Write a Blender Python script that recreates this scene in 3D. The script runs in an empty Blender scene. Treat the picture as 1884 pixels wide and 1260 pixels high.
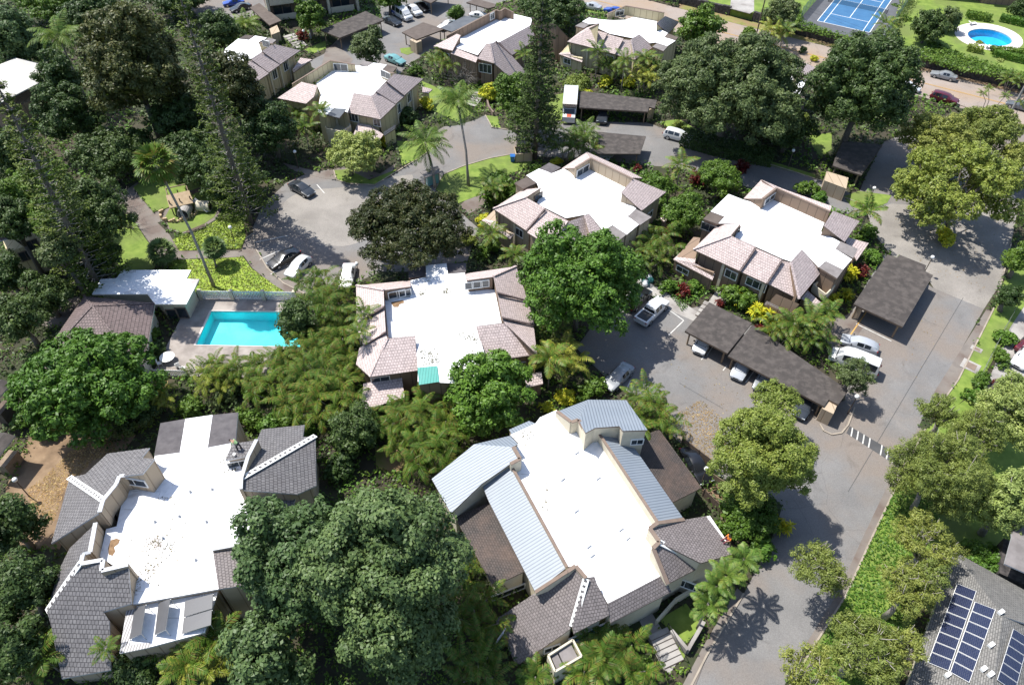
import bpy, math, random
import numpy as np
from mathutils import Vector, Matrix
from mathutils.bvhtree import BVHTree

R = math.radians
S = bpy.context.scene
COL = S.collection
# ------------------------------------------------------------------ camera
CF, PITCH, ROLL, CH = 1335.0, R(46.04), R(0.72), 63.0
_r = Vector((1, 0, 0)); _f = Vector((0, math.cos(PITCH), -math.sin(PITCH))); _u = _r.cross(_f)
CR = _r*math.cos(ROLL) + _u*math.sin(ROLL)
CU = -_r*math.sin(ROLL) + _u*math.cos(ROLL)
CFW = _f
cd = bpy.data.cameras.new("camera"); cam = bpy.data.objects.new("camera", cd); COL.objects.link(cam)
cd.sensor_width = 36.0; cd.lens = 36.0*CF/1884.0; cd.clip_start = 0.5; cd.clip_end = 3000
cam.matrix_world = Matrix(((CR.x, CU.x, -CFW.x, 0), (CR.y, CU.y, -CFW.y, 0), (CR.z, CU.z, -CFW.z, CH), (0, 0, 0, 1)))
S.camera = cam
# ------------------------------------------------------------------ sky, sun, exposure
SUN_EL, SUN_TO = R(61), R(-30)          # elevation; direction in which shadows fall (from +x)
W = bpy.data.worlds.new("World"); S.world = W; W.use_nodes = True
nt = W.node_tree; sky = nt.nodes.new('ShaderNodeTexSky'); sky.sky_type = 'NISHITA'; sky.sun_disc = False
sx, sy = -math.cos(SUN_TO), -math.sin(SUN_TO)
sky.sun_elevation = SUN_EL; sky.sun_rotation = math.atan2(sx, sy)
nt.links.new(sky.outputs[0], nt.nodes['Background'].inputs[0]); nt.nodes['Background'].inputs[1].default_value = 0.12
sd = bpy.data.lights.new("sun", 'SUN'); so = bpy.data.objects.new("sun", sd); COL.objects.link(so)
sd.energy = 4.4; sd.angle = R(0.5); sd.color = (1.0, 0.965, 0.9)
sdir = Vector((sx*math.cos(SUN_EL), sy*math.cos(SUN_EL), math.sin(SUN_EL)))
so.rotation_euler = sdir.to_track_quat('Z', 'Y').to_euler(); so.location = (0, 60, 120)
S.view_settings.view_transform = 'Standard'; S.view_settings.look = 'None'
S.view_settings.exposure = 0.72; S.view_settings.gamma = 1.0; S.view_settings.use_curve_mapping = False
S.cycles.max_bounces = 6; S.cycles.diffuse_bounces = 2; S.cycles.glossy_bounces = 2
S.cycles.transmission_bounces = 2; S.cycles.transparent_max_bounces = 6

# ------------------------------------------------------------------ survey helper: where a sight line meets height z
CAMP = Vector((0, 0, CH))
def sight(px, py): return (CFW + CR*((px-942)/CF) + CU*((630-py)/CF))
def G(px, py, z=0.0):
    d = sight(px, py); t = (z-CH)/d.z
    return Vector((d.x*t, d.y*t, z))
def onplane(px, py, p0, n):
    d = sight(px, py); t = (p0-CAMP).dot(n)/d.dot(n)
    return CAMP + d*t

# ------------------------------------------------------------------ materials
def M(name, col, rough=0.7, **k):
    m = bpy.data.materials.new(name); m.use_nodes = True
    b = m.node_tree.nodes['Principled BSDF']
    b.inputs['Base Color'].default_value = (*col, 1); b.inputs['Roughness'].default_value = rough
    for a, v in k.items(): b.inputs[a.replace('_', ' ')].default_value = v
    m.diffuse_color = (*col, 1)
    return m
def nodes(m): return m.node_tree.nodes, m.node_tree.links, m.node_tree.nodes['Principled BSDF']
def noise(m, scale, detail=5, coord='Object', rough=.6, dist=0.0):
    N, L, b = nodes(m); tc = N.new('ShaderNodeTexCoord'); n = N.new('ShaderNodeTexNoise')
    n.inputs['Scale'].default_value = scale; n.inputs['Detail'].default_value = detail
    n.inputs['Roughness'].default_value = rough; n.inputs['Distortion'].default_value = dist
    L.new(tc.outputs[coord], n.inputs['Vector']); return n
def ramp(m, src, stops, interp='LINEAR'):
    N, L, b = nodes(m); r = N.new('ShaderNodeValToRGB'); r.color_ramp.interpolation = interp
    while len(r.color_ramp.elements) < len(stops): r.color_ramp.elements.new(.5)
    for e, (p, c) in zip(r.color_ramp.elements, stops):
        e.position = p; e.color = (*c, 1) if len(c) == 3 else c
    L.new(src, r.inputs[0]); return r.outputs[0]
def mix(m, fac, a, b_, mode='MIX'):
    N, L, b = nodes(m); x = N.new('ShaderNodeMix'); x.data_type = 'RGBA'; x.blend_type = mode
    for s, v in ((0, fac), (6, a), (7, b_)):
        if hasattr(v, 'is_linked'): L.new(v, x.inputs[s])
        elif s == 0: x.inputs[0].default_value = v
        else: x.inputs[s].default_value = (*v, 1)
    return x.outputs[2]
def setcol(m, out): N, L, b = nodes(m); L.new(out, b.inputs['Base Color'])
def bump(m, src, dist=.02, strength=.6):
    N, L, b = nodes(m); n = N.new('ShaderNodeBump'); n.inputs['Distance'].default_value = dist
    n.inputs['Strength'].default_value = strength; L.new(src, n.inputs['Height']); L.new(n.outputs[0], b.inputs['Normal'])
def mottled(name, c1, c2, scale, rough=.85, c3=None, scale2=None, bmp=0.0, lo=.35, hi=.65):
    m = M(name, c1, rough); n = noise(m, scale, 6)
    out = ramp(m, n.outputs[0], [(lo, c1), (hi, c2)])
    if c3:
        n2 = noise(m, scale2, 4); f = ramp(m, n2.outputs[0], [(.45, (0, 0, 0)), (.62, (1, 1, 1))])
        out = mix(m, f, out, c3)
    setcol(m, out)
    if bmp: bump(m, n.outputs[0], bmp)
    return m
def tile_mat(name, c1, c2, mortar, bw=.33, bh=.40, dirt=(.1, .085, .08), dirtamt=.35, ms=.03):
    m = M(name, c1, .75); N, L, b = nodes(m)
    uv = N.new('ShaderNodeUVMap'); uv.uv_map = 'UVMap'
    br = N.new('ShaderNodeTexBrick'); br.offset = .5; br.inputs['Scale'].default_value = 1
    br.inputs['Brick Width'].default_value = bw; br.inputs['Row Height'].default_value = bh
    br.inputs['Mortar Size'].default_value = ms; br.inputs['Mortar Smooth'].default_value = .3; br.inputs['Bias'].default_value = 0
    br.inputs['Color1'].default_value = (*c1, 1); br.inputs['Color2'].default_value = (*c2, 1); br.inputs['Mortar'].default_value = (*mortar, 1)
    L.new(uv.outputs[0], br.inputs['Vector'])
    n = noise(m, .45, 6); f = ramp(m, n.outputs[0], [(.42, (0, 0, 0)), (.75, (dirtamt,)*3)])
    n2 = noise(m, 3.0, 3); f2 = ramp(m, n2.outputs[0], [(.3, (.74, .74, .74)), (.7, (1.12, 1.12, 1.12))])
    o = mix(m, f, br.outputs[0], dirt); o = mix(m, 1.0, o, f2, 'MULTIPLY'); setcol(m, o)
    bump(m, br.outputs[1], -.03, .8); return m
def stripe_mat(name, c1, c2, period, duty=.2, rough=.5, axis=0, dirt=None, dirtamt=.3, bmp=.03, metal=0):
    m = M(name, c1, rough, Metallic=metal); N, L, b = nodes(m)
    uv = N.new('ShaderNodeUVMap'); uv.uv_map = 'UVMap'; sp = N.new('ShaderNodeSeparateXYZ'); L.new(uv.outputs[0], sp.inputs[0])
    a = N.new('ShaderNodeMath'); a.operation = 'DIVIDE'; a.inputs[1].default_value = period; L.new(sp.outputs[axis], a.inputs[0])
    fr = N.new('ShaderNodeMath'); fr.operation = 'FRACT'; L.new(a.outputs[0], fr.inputs[0])
    o = ramp(m, fr.outputs[0], [(0, c2), (duty, c2), (min(duty+.06, .99), c1), (1, c1)])
    h = ramp(m, fr.outputs[0], [(0, (0, 0, 0)), (duty, (0, 0, 0)), (min(duty+.1, .99), (1, 1, 1)), (1, (1, 1, 1))])
    if dirt:
        n = noise(m, .5, 6); f = ramp(m, n.outputs[0], [(.45, (0, 0, 0)), (.75, (dirtamt,)*3)]); o = mix(m, f, o, dirt)
    setcol(m, o); bump(m, h, bmp, .7); return m
def leaf_mat(name, cols, rough=.42, trans=.25, spec=.5, gain=1.5):
    cols = [(r*gain*1.04, g_*gain*1.06, b_*gain*.8) for r, g_, b_ in cols]; rough = max(rough, .5); spec = min(spec, .32)
    m = M(name, cols[0], rough); N, L, b = nodes(m)
    g = N.new('ShaderNodeNewGeometry')
    o = ramp(m, g.outputs['Random Per Island'], [(i/(len(cols)-1), c) for i, c in enumerate(cols)])
    n = noise(m, .55, 3); f = ramp(m, n.outputs[0], [(.35, (.72, .76, .7)), (.65, (1.2, 1.16, 1.1))])
    o = mix(m, 1.0, o, f, 'MULTIPLY'); oi = N.new('ShaderNodeObjectInfo'); o = mix(m, 1.0, o, ramp(m, oi.outputs['Random'], [(0, (.80, .86, .82)), (.5, (1, 1, 1)), (1, (1.2, 1.12, 1.05))]), 'MULTIPLY'); setcol(m, o); b.inputs['Specular IOR Level'].default_value = spec
    t = N.new('ShaderNodeBsdfTranslucent'); L.new(o, t.inputs[0]); mx = N.new('ShaderNodeMixShader'); mx.inputs[0].default_value = trans
    L.new(b.outputs[0], mx.inputs[1]); L.new(t.outputs[0], mx.inputs[2]); L.new(mx.outputs[0], N['Material Output'].inputs[0]); return m

X = {}
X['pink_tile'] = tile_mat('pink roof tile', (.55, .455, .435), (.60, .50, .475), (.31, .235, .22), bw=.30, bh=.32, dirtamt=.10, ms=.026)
X['grey_tile'] = tile_mat('grey roof tile', (.150, .143, .147), (.18, .172, .174), (.045, .042, .045), bw=.30, bh=.36, dirtamt=.2, ms=.026)
X['mauve_tile'] = tile_mat('taupe roof tile', (.205, .18, .175), (.235, .205, .20), (.075, .062, .062), dirtamt=.2, bw=.27, bh=.27, ms=.024)
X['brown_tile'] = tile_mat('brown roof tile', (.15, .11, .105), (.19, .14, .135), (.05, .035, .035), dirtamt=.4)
X['porch_tile'] = tile_mat('porch roof tile', (.058, .047, .043), (.076, .061, .055), (.028, .023, .021), bw=.3, bh=.22, dirt=(.14, .09, .068), dirtamt=.65, ms=.03)
X['blue_metal'] = stripe_mat('blue grey metal roof', (.225, .26, .305), (.14, .165, .20), .30, .22, .5, 0, (.27, .30, .34), .3, .035)
X['corrugated'] = stripe_mat('corrugated sheet', (.40, .39, .40), (.12, .11, .11), .22, .4, .5, 0)
X['wall'] = stripe_mat('beige board wall', (.42, .335, .24), (.24, .18, .12), 1.22, .05, .85, 0, (.3, .23, .17), .35, .02)
X['wall_yellow'] = stripe_mat('pale yellow board wall', (.50, .43, .27), (.27, .21, .13), 1.22, .05, .85, 0, (.33, .28, .18), .3, .02)
X['wall_brown'] = stripe_mat('tan board wall', (.24, .165, .115), (.12, .085, .06), 1.22, .05, .85, 0, (.2, .15, .1), .3, .02)
X['trim'] = mottled('trim boards', (.17, .125, .10), (.21, .155, .12), 2)
X['grey_trim'] = mottled('grey metal trim', (.40, .41, .43), (.48, .49, .51), 2, .5)
X['cream'] = mottled('cream paint', (.52, .47, .36), (.60, .54, .42), 1.5)
def white_roof(name, lo, hi):
    m = M(name, (.82, .82, .83), .6); n = noise(m, .32, 9, rough=.72, dist=.6)
    n3 = noise(m, 2.2, 6); n2 = noise(m, .22, 2)
    base = ramp(m, n3.outputs[0], [(.3, (.74, .745, .76)), (.6, (.86, .86, .865))])
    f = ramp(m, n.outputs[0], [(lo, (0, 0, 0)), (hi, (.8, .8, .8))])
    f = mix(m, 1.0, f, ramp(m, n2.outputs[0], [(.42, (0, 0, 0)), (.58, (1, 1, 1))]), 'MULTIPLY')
    N, L, b = nodes(m); uv = N.new('ShaderNodeUVMap'); uv.uv_map = 'UVMap'; br = N.new('ShaderNodeTexBrick'); br.offset = .5; br.inputs['Scale'].default_value = 1; br.inputs['Brick Width'].default_value = 7.5; br.inputs['Row Height'].default_value = 1.9; br.inputs['Mortar Size'].default_value = .022
    L.new(uv.outputs[0], br.inputs['Vector']); n4 = noise(m, .7, 4); sm = mix(m, 1.0, ramp(m, br.outputs[1], [(0, (0, 0, 0)), (1, (.75, .75, .75))]), ramp(m, n4.outputs[0], [(.46, (0, 0, 0)), (.62, (1, 1, 1))]), 'MULTIPLY'); base = mix(m, sm, base, (.15, .145, .14))
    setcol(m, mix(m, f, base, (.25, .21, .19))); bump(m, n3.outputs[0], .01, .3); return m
X['white_roof'] = white_roof('white coated flat roof', .60, .70)
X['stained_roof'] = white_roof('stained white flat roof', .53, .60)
X['shingle'] = mottled('dark felt roofing', (.042, .036, .033), (.060, .051, .046), .5, .9, (.082, .070, .063), 1.3, .01)
X['shingle_tan'] = mottled('weathered brown roofing', (.085, .066, .056), (.115, .092, .078), .8, .9)
X['roof_panel'] = mottled('grey gravel roofing', (.15, .135, .13), (.22, .20, .195), .9, .9)
X['dark_panel'] = mottled('dark gravel roofing', (.075, .068, .072), (.115, .105, .108), 1.2, .9)
X['slate'] = mottled('blue grey sheet roofing', (.07, .08, .095), (.10, .11, .125), 1, .7)
X['grey_shingle'] = tile_mat('grey asphalt shingle', (.17, .165, .155), (.225, .215, .20), (.10, .098, .092), .35, .17, dirtamt=.2)
X['teal'] = stripe_mat('teal fibreglass sheet', (.075, .31, .265), (.05, .22, .19), .3, .2, .45, 0, (.16, .36, .32), .4)
X['glass'] = M('window glass', (.03, .04, .05), .08, Specular_IOR_Level=.8)
X['glass_blue'] = M('blue film window glass', (.05, .20, .38), .15)
X['white_paint'] = M('white paint', (.78, .78, .76), .5)
X['solar'] = None
X['collector'] = M('solar water collector glass', (.10, .10, .105), .3)
X['black'] = M('black', (.015, .015, .016), .5)
X['steel'] = M('galvanised steel', (.42, .43, .44), .45, Metallic=.6)
X['concrete'] = mottled('concrete', (.30, .285, .265), (.39, .37, .345), .7, .9, (.22, .20, .185), .35)
X['wood'] = mottled('weathered wood', (.19, .135, .09), (.28, .21, .145), 3, .85)
X['wood_dark'] = mottled('dark brown wood', (.085, .06, .045), (.13, .095, .07), 2, .85)
X['bark'] = mottled('grey brown bark', (.10, .085, .07), (.17, .15, .125), 4, .95, bmp=.03)
X['bark_pale'] = mottled('pale bark', (.38, .345, .31), (.22, .19, .165), 2.5, .9)
X['palm_trunk'] = mottled('palm trunk', (.20, .175, .15), (.28, .25, .215), 3, .9)
X['lava'] = mottled('lava rock', (.020, .018, .019), (.075, .066, .064), 2.2, .95, bmp=.15)

# ------------------------------------------------------------------ mesh builder
def cam_dist(v): return (v-CAMP).length
class MB:
    def __init__(s): s.v = []; s.f = []; s.mi = []
    def add(s, vs, fs, mi=0):
        o = len(s.v); s.v += [tuple(v) for v in vs]; s.f += [tuple(i+o for i in f) for f in fs]; s.mi += [mi]*len(fs); return s
    def poly(s, pts, mi=0): return s.add(pts, [tuple(range(len(pts)))], mi)
    def prism(s, top, bot, mi=0, side=None, cap=True):
        n = len(top)
        a = sum(top[i][0]*top[(i+1) % n][1]-top[(i+1) % n][0]*top[i][1] for i in range(n))
        if a < 0: top = top[::-1]; bot = bot[::-1]
        o = len(s.v); s.v += [tuple(p) for p in top]+[tuple(p) for p in bot]
        s.f.append(tuple(range(o, o+n))); s.mi.append(mi)
        for i in range(n):
            j = (i+1) % n; s.f.append((o+n+i, o+n+j, o+j, o+i)); s.mi.append(mi if side is None else side)
        if cap: s.f.append(tuple(range(o+2*n-1, o+n-1, -1))); s.mi.append(mi if side is None else side)
        return s
    def slab(s, pts, z0, z1, mi=0, side=None):
        return s.prism([(p[0], p[1], z1) for p in pts], [(p[0], p[1], z0) for p in pts], mi, side)
    def box(s, c, sx, sy, sz, rz=0.0, mi=0, ax=None):
        c = Vector(c)
        if ax: ex, ey, ez = ax
        else: ex = Vector((math.cos(rz), math.sin(rz), 0)); ey = Vector((-math.sin(rz), math.cos(rz), 0)); ez = Vector((0, 0, 1))
        P = [c+ex*(sx/2*a)+ey*(sy/2*b)+ez*(sz/2*d) for d in (-1, 1) for a, b in ((-1, -1), (1, -1), (1, 1), (-1, 1))]
        return s.add(P, [(3, 2, 1, 0), (4, 5, 6, 7), (0, 1, 5, 4), (1, 2, 6, 5), (2, 3, 7, 6), (3, 0, 4, 7)], mi)
    def bar(s, a, b, w, h, mi=0, up=(0, 0, 1)):
        a = Vector(a); b = Vector(b); d = b-a; L = d.length
        if L < 1e-6: return s
        ex = d/L; u = Vector(up); ey = u.cross(ex)
        ey = Vector((0, 1, 0)) if ey.length < 1e-4 else ey.normalized(); ez = ex.cross(ey)
        return s.box((a+b)/2, L, w, h, ax=(ex, ey, ez), mi=mi)
    def tube(s, pts, rad, n=8, mi=0, cap=True):
        pts = [Vector(p) for p in pts]; rad = rad if hasattr(rad, '__len__') else [rad]*len(pts)
        o = len(s.v); ref = Vector((0.31, 0.77, 0.55)).normalized()
        for i, p in enumerate(pts):
            d = (pts[min(i+1, len(pts)-1)]-pts[max(i-1, 0)]).normalized()
            a = d.cross(ref); a = a.normalized() if a.length > 1e-3 else d.orthogonal().normalized(); b = d.cross(a)
            for k in range(n):
                t = 2*math.pi*k/n; s.v.append(tuple(p+(a*math.cos(t)+b*math.sin(t))*rad[i]))
        for i in range(len(pts)-1):
            for k in range(n):
                j = (k+1) % n; s.f.append((o+i*n+k, o+(i+1)*n+k, o+(i+1)*n+j, o+i*n+j)); s.mi.append(mi)
        if cap:
            s.f.append(tuple(o+k for k in range(n))); s.mi.append(mi)
            e = o+(len(pts)-1)*n; s.f.append(tuple(e+n-1-k for k in range(n))); s.mi.append(mi)
        return s
    def lathe(s, c, prof, n=16, mi=0):
        c = Vector(c); o = len(s.v)
        for r, z in prof:
            for k in range(n):
                t = 2*math.pi*k/n; s.v.append((c.x+r*math.cos(t), c.y+r*math.sin(t), c.z+z))
        for i in range(len(prof)-1):
            for k in range(n):
                j = (k+1) % n; s.f.append((o+i*n+k, o+i*n+j, o+(i+1)*n+j, o+(i+1)*n+k)); s.mi.append(mi)
        s.f.append(tuple(o+k for k in range(n))[::-1]); s.mi.append(mi)
        e = o+(len(prof)-1)*n; s.f.append(tuple(e+k for k in range(n))); s.mi.append(mi)
        return s
    def ball(s, c, r, n=10, mi=0, sq=1.0):
        return s.lathe(c, [(max(r*math.sin(math.pi*i/n), .001), -r*sq*math.cos(math.pi*i/n)) for i in range(n+1)], n+4, mi)
    def build(s, name, mats, parent=None, loc=None, smooth=False, uv=True):
        L = Vector((0, 0, 0))
        if parent is not None:
            L = Vector(parent['_o'])
        elif loc is not None: L = Vector(loc)
        V = np.array(s.v, dtype=float).reshape(-1, 3) - np.array(L)
        me = bpy.data.meshes.new(name); me.from_pydata(V.tolist(), [], s.f)
        for m in (mats if isinstance(mats, (list, tuple)) else [mats]): me.materials.append(m)
        me.polygons.foreach_set('material_index', s.mi)
        if uv:
            ul = me.uv_layers.new(name='UVMap').data
            z = Vector((0, 0, 1))
            for p in me.polygons:
                n = p.normal; t = z.cross(n); t = Vector((1, 0, 0)) if t.length < .02 else t.normalized(); b = n.cross(t)
                for li in p.loop_indices:
                    co = me.vertices[me.loops[li].vertex_index].co; ul[li].uv = (co.dot(t), co.dot(b))
        if smooth:
            for p in me.polygons: p.use_smooth = True
            if smooth != True: me.set_sharp_from_angle(angle=R(smooth))
        me.update()
        o = bpy.data.objects.new(name, me); COL.objects.link(o)
        if parent is not None: o.parent = parent; o['_o'] = list(L)
        else: o.location = L; o['_o'] = list(L)
        return o
def tag(o, label, cat, group=None, kind=None):
    if label: o['label'] = label
    if cat: o['category'] = cat
    if group: o['group'] = group
    if kind: o['kind'] = kind
    return o
def thing(name, label, cat, loc, group=None):
    o = bpy.data.objects.new(name, None); COL.objects.link(o); o.location = loc; o['_o'] = list(Vector(loc)); o.empty_display_size = .3
    return tag(o, label, cat, group)
def copy_tree(o, parent=None):
    c = o.copy(); COL.objects.link(c)
    if parent is not None: c.parent = parent
    for ch in list(o.children): copy_tree(ch, c)
    return c
def struct(o, label=None, kind='structure'):
    o['kind'] = kind
    if label: o['label'] = label
    return o
rng = np.random.default_rng(7)
# ------------------------------------------------------------------ ground, roads, lawns
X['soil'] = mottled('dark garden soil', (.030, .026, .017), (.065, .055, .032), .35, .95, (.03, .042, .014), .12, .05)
X['lawn'] = mottled('lawn grass', (.105, .17, .022), (.19, .26, .045), .8, .95, (.13, .17, .04), .13, .05)
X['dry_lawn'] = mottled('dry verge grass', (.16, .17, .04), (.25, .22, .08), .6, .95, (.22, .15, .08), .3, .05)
X['lime_bed'] = mottled('yellow green ground cover bed', (.20, .29, .025), (.30, .38, .05), 2.2, .9, (.15, .24, .02), .7, .06)
X['dirt'] = mottled('orange brown dirt', (.19, .125, .075), (.26, .18, .11), .8, .95, (.13, .085, .05), .3, .03)
def asphalt_mat(name, c1, c2, c3, c4):
    m = mottled(name, c1, c2, .22, .9, c3, .09); N, L, b = nodes(m)
    src = b.inputs['Base Color'].links[0].from_socket
    n = noise(m, 9, 3); f = ramp(m, n.outputs[0], [(.3, (.82, .82, .82)), (.7, (1.16, 1.16, 1.16))]); n7 = noise(m, .34, 5, rough=.7, dist=.8); f = mix(m, 1, f, ramp(m, n7.outputs[0], [(.30, (.78, .77, .76)), (.42, (1, 1, 1)), (.62, (1, 1, 1)), (.74, (1.12, 1.1, 1.07))]), 'MULTIPLY')
    o = mix(m, 1, src, f, 'MULTIPLY')
    v = N.new('ShaderNodeTexVoronoi'); v.feature = 'DISTANCE_TO_EDGE'; v.inputs['Scale'].default_value = .35
    tc = N.new('ShaderNodeTexCoord'); nd = noise(m, .5, 4); mv = N.new('ShaderNodeMix'); mv.data_type = 'VECTOR'; mv.inputs[0].default_value = .32
    L.new(tc.outputs['Object'], mv.inputs[4]); L.new(nd.outputs['Color'], mv.inputs[5]); L.new(mv.outputs[1], v.inputs['Vector'])
    cr = ramp(m, v.outputs['Distance'], [(.0, (.5, .5, .5)), (.002, (.5, .5, .5)), (.006, (0, 0, 0))])
    n5 = noise(m, .11, 2); cr = mix(m, 1, cr, ramp(m, n5.outputs[0], [(.5, (0, 0, 0)), (.6, (.75, .75, .75))]), 'MULTIPLY')
    o = mix(m, cr, o, c4); setcol(m, o); return m
X['asphalt'] = asphalt_mat('worn asphalt', (.148, .144, .142), (.188, .182, .177), (.19, .162, .14), (.05, .048, .046))
X['asphalt_old'] = asphalt_mat('old pale asphalt', (.225, .207, .186), (.285, .262, .236), (.19, .174, .157), (.11, .10, .09))
X['asphalt_street'] = asphalt_mat('brownish street asphalt', (.26, .215, .185), (.31, .26, .225), (.30, .225, .165), (.16, .13, .11))
X['asphalt_new'] = mottled('dark asphalt patch', (.055, .056, .058), (.075, .075, .077), .7, .9)
X['pave'] = mottled('brown grey footpath', (.155, .135, .12), (.215, .19, .165), .6, .9, (.13, .10, .085), .3)
X['deck'] = mottled('pool deck concrete', (.22, .19, .17), (.30, .265, .24), .5, .9, (.36, .32, .29), .25)
X['line_white'] = mottled('worn white road paint', (.62, .61, .58), (.42, .41, .39), 2.5, .7)
X['line_yellow'] = mottled('yellow road paint', (.55, .33, .08), (.45, .27, .09), 1.5, .7)
X['kerb'] = mottled('kerb concrete', (.27, .23, .185), (.36, .31, .25), 1, .9)

def PX(pts, z=0.0): return [G(x, y, z) for x, y in pts]
def sheet(name, pts, z, mat, kind='structure', smooth=0, thick=.3):
    P = PX(pts)
    if smooth:
        for _ in range(smooth):
            P = [q for i in range(len(P)) for q in (P[i]*.75+P[(i+1) % len(P)]*.25, P[i]*.25+P[(i+1) % len(P)]*.75)]
    m = MB(); m.prism([(p.x, p.y, z) for p in P], [(p.x, p.y, z-thick) for p in P]); o = m.build(name, X[mat]); return struct(o, kind=kind)
def keyhole(outer, inner, z):
    area = lambda P: sum(P[i][0]*P[(i+1) % len(P)][1]-P[(i+1) % len(P)][0]*P[i][1] for i in range(len(P)))
    if area(outer) < 0: outer = outer[::-1]
    if area(inner) > 0: inner = inner[::-1]
    i, j = min(((i, j) for i in range(len(outer)) for j in range(len(inner))), key=lambda t: (outer[t[0]][0]-inner[t[1]][0])**2+(outer[t[0]][1]-inner[t[1]][1])**2)
    loop = outer[i:]+outer[:i]+[outer[i]]+inner[j:]+inner[:j]+[inner[j]]
    return [(p[0], p[1], z) for p in loop]
pool_rim = [G(*p) for p in ((386.3, 571.8), (542, 573.5), (556, 640), (356.6, 636))]
_c = sum(pool_rim, Vector())/4
pool_deck = [G(*p) for p in ((352, 548), (575, 553), (600, 700), (280, 690))]
def oval(cx, cy, a, b, tilt, z, n=32):
    out = []
    for k in range(n):
        t = 2*math.pi*k/n; x, y = a*math.cos(t), b*math.sin(t); out.append(G(cx+x*math.cos(tilt)-y*math.sin(tilt), cy+x*math.sin(tilt)+y*math.cos(tilt), z))
    return out
TZ = 1.6   # raised terrace of the court and the oval pool
oval_rim = oval(1821, 70, 43, 15, .17, TZ); oval_deck = oval(1819, 69, 64, 24, .17, TZ)
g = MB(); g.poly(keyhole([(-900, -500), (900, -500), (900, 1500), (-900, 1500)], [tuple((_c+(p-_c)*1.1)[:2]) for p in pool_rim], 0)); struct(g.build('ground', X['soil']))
wl = PX([(1225, 2), (1300, 20), (1375, 36), (1462, 62), (1526, 79), (1608, 100), (1684, 120), (1765, 140), (1865, 163), (1960, 186)])
tp = [(p.x, p.y) for p in wl]+[(260, 140), (300, 420), (0, 420), (15, 190)]
_c2 = sum(oval_rim, Vector())/len(oval_rim)
g = MB(); g.poly(keyhole(tp, [tuple((_c2+(p-_c2)*1.06)[:2]) for p in oval_rim], TZ))
for a, b in zip(wl, wl[1:]): g.add([(a.x, a.y, -.4), (b.x, b.y, -.4), (b.x, b.y, TZ), (a.x, a.y, TZ)], [(0, 1, 2, 3)])
struct(g.build('terrace_ground', X['lawn']))

# asphalt and paths (pixels of the survey, met with the ground)
sheet('road', [(465, 420), (480, 385), (500, 362), (525, 338), (560, 322), (605, 312), (614, 330), (640, 340), (690, 341), (718, 326), (773, 292), (812, 262), (806, 240), (818, 233),
    (838, 232), (875, 221), (893, 212), (905, 235), (935, 240), (985, 238), (1030, 224), (1062, 224), (1190, 226), (1245, 245), (1300, 268), (1380, 292), (1470, 320), (1545, 345), (1590, 370),
    (1560, 394), (1500, 380), (1440, 366), (1330, 330), (1240, 308), (1190, 305), (1090, 292), (1010, 290), (946, 284), (902, 292), (854, 306), (815, 322), (800, 350), (880, 420), (860, 480), (760, 500),
    (700, 500), (655, 520), (620, 535), (560, 540), (520, 520), (492, 492), (470, 455)], .02, 'asphalt')
sheet('old_road_surface', [(640, 345), (740, 322), (770, 322), (700, 420), (640, 460), (560, 440), (520, 400), (520, 370), (560, 350)], .026, 'asphalt_old', smooth=2)
sheet('street', [(1000, -45), (1100, -23), (1327, 36), (1462, 70), (1675, 124), (1815, 157), (1884, 174), (2100, 228), (2100, 298), (1884, 236), (1848, 226), (1762, 198), (1694, 178), (1462, 118), (1327, 82), (1100, 24), (1000, -2)], .02, 'asphalt_street')
sheet('verge', [(1250, 8), (1310, 22), (1420, 50), (1526, 79), (1608, 101), (1700, 125), (1765, 141), (1765, 146), (1700, 131), (1600, 106), (1526, 87), (1400, 56), (1327, 37), (1250, 16)], .05, 'dry_lawn')
sheet('street_verge', [(1684, 121), (1765, 141), (1884, 168), (1990, 194), (1990, 202), (1884, 175), (1765, 146), (1684, 127)], .056, 'dirt')
sheet('car_park_surface', [(1625, 262), (1655, 250), (1760, 250), (1848, 227), (1890, 236), (1960, 262), (1905, 330), (1872, 385), (1790, 380), (1690, 372), (1600, 388), (1566, 396), (1590, 330)], .026, 'asphalt')
sheet('pale_road_surface', [(1596, 392), (1640, 375), (1720, 380), (1800, 372), (1872, 386), (1862, 440), (1842, 520), (1810, 569), (1718, 531), (1700, 500), (1640, 470), (1607, 430)], .032, 'asphalt_old')
sheet('drive', [(1060, 640), (1090, 600), (1165, 530), (1240, 575), (1300, 560), (1385, 600), (1560, 720), (1545, 660), (1535, 615), (1562, 575), (1628, 466), (1718, 531), (1810, 569), (1770, 640), (1722, 716), (1690, 785),
    (1640, 880), (1590, 985), (1545, 1085), (1480, 1190), (1435, 1275), (1255, 1290), (1300, 1200), (1368, 1093), (1420, 990), (1440, 930), (1400, 900), (1330, 880), (1235, 800), (1220, 740), (1150, 720), (1110, 690)], .022, 'asphalt')
sheet('parking_bay', [(1562, 577), (1592, 556), (1725, 620), (1650, 655), (1598, 640), (1536, 612)], .028, 'asphalt_new') if False else None
sheet('upper_car_park', [(596, 100), (622, 72), (700, 45), (700, 12), (760, -10), (1010, -20), (905, 10), (840, 60), (800, 90), (752, 118), (735, 138), (640, 125), (598, 135), (560, 118)], .02, 'asphalt')
sheet('upper_drive', [(345, 10), (380, -15), (470, -20), (520, 8), (470, 30), (400, 42), (360, 30)], .02, 'asphalt')
sheet('gutter', [(1815, 569), (1826, 572), (1760, 700), (1735, 735), (1716, 730), (1722, 716), (1770, 640)], .03, 'pave')
sheet('gutter', [(1690, 785), (1702, 792), (1652, 888), (1602, 992), (1556, 1095), (1492, 1196), (1478, 1192), (1543, 1087), (1588, 987), (1638, 882)], .03, 'pave')
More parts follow.
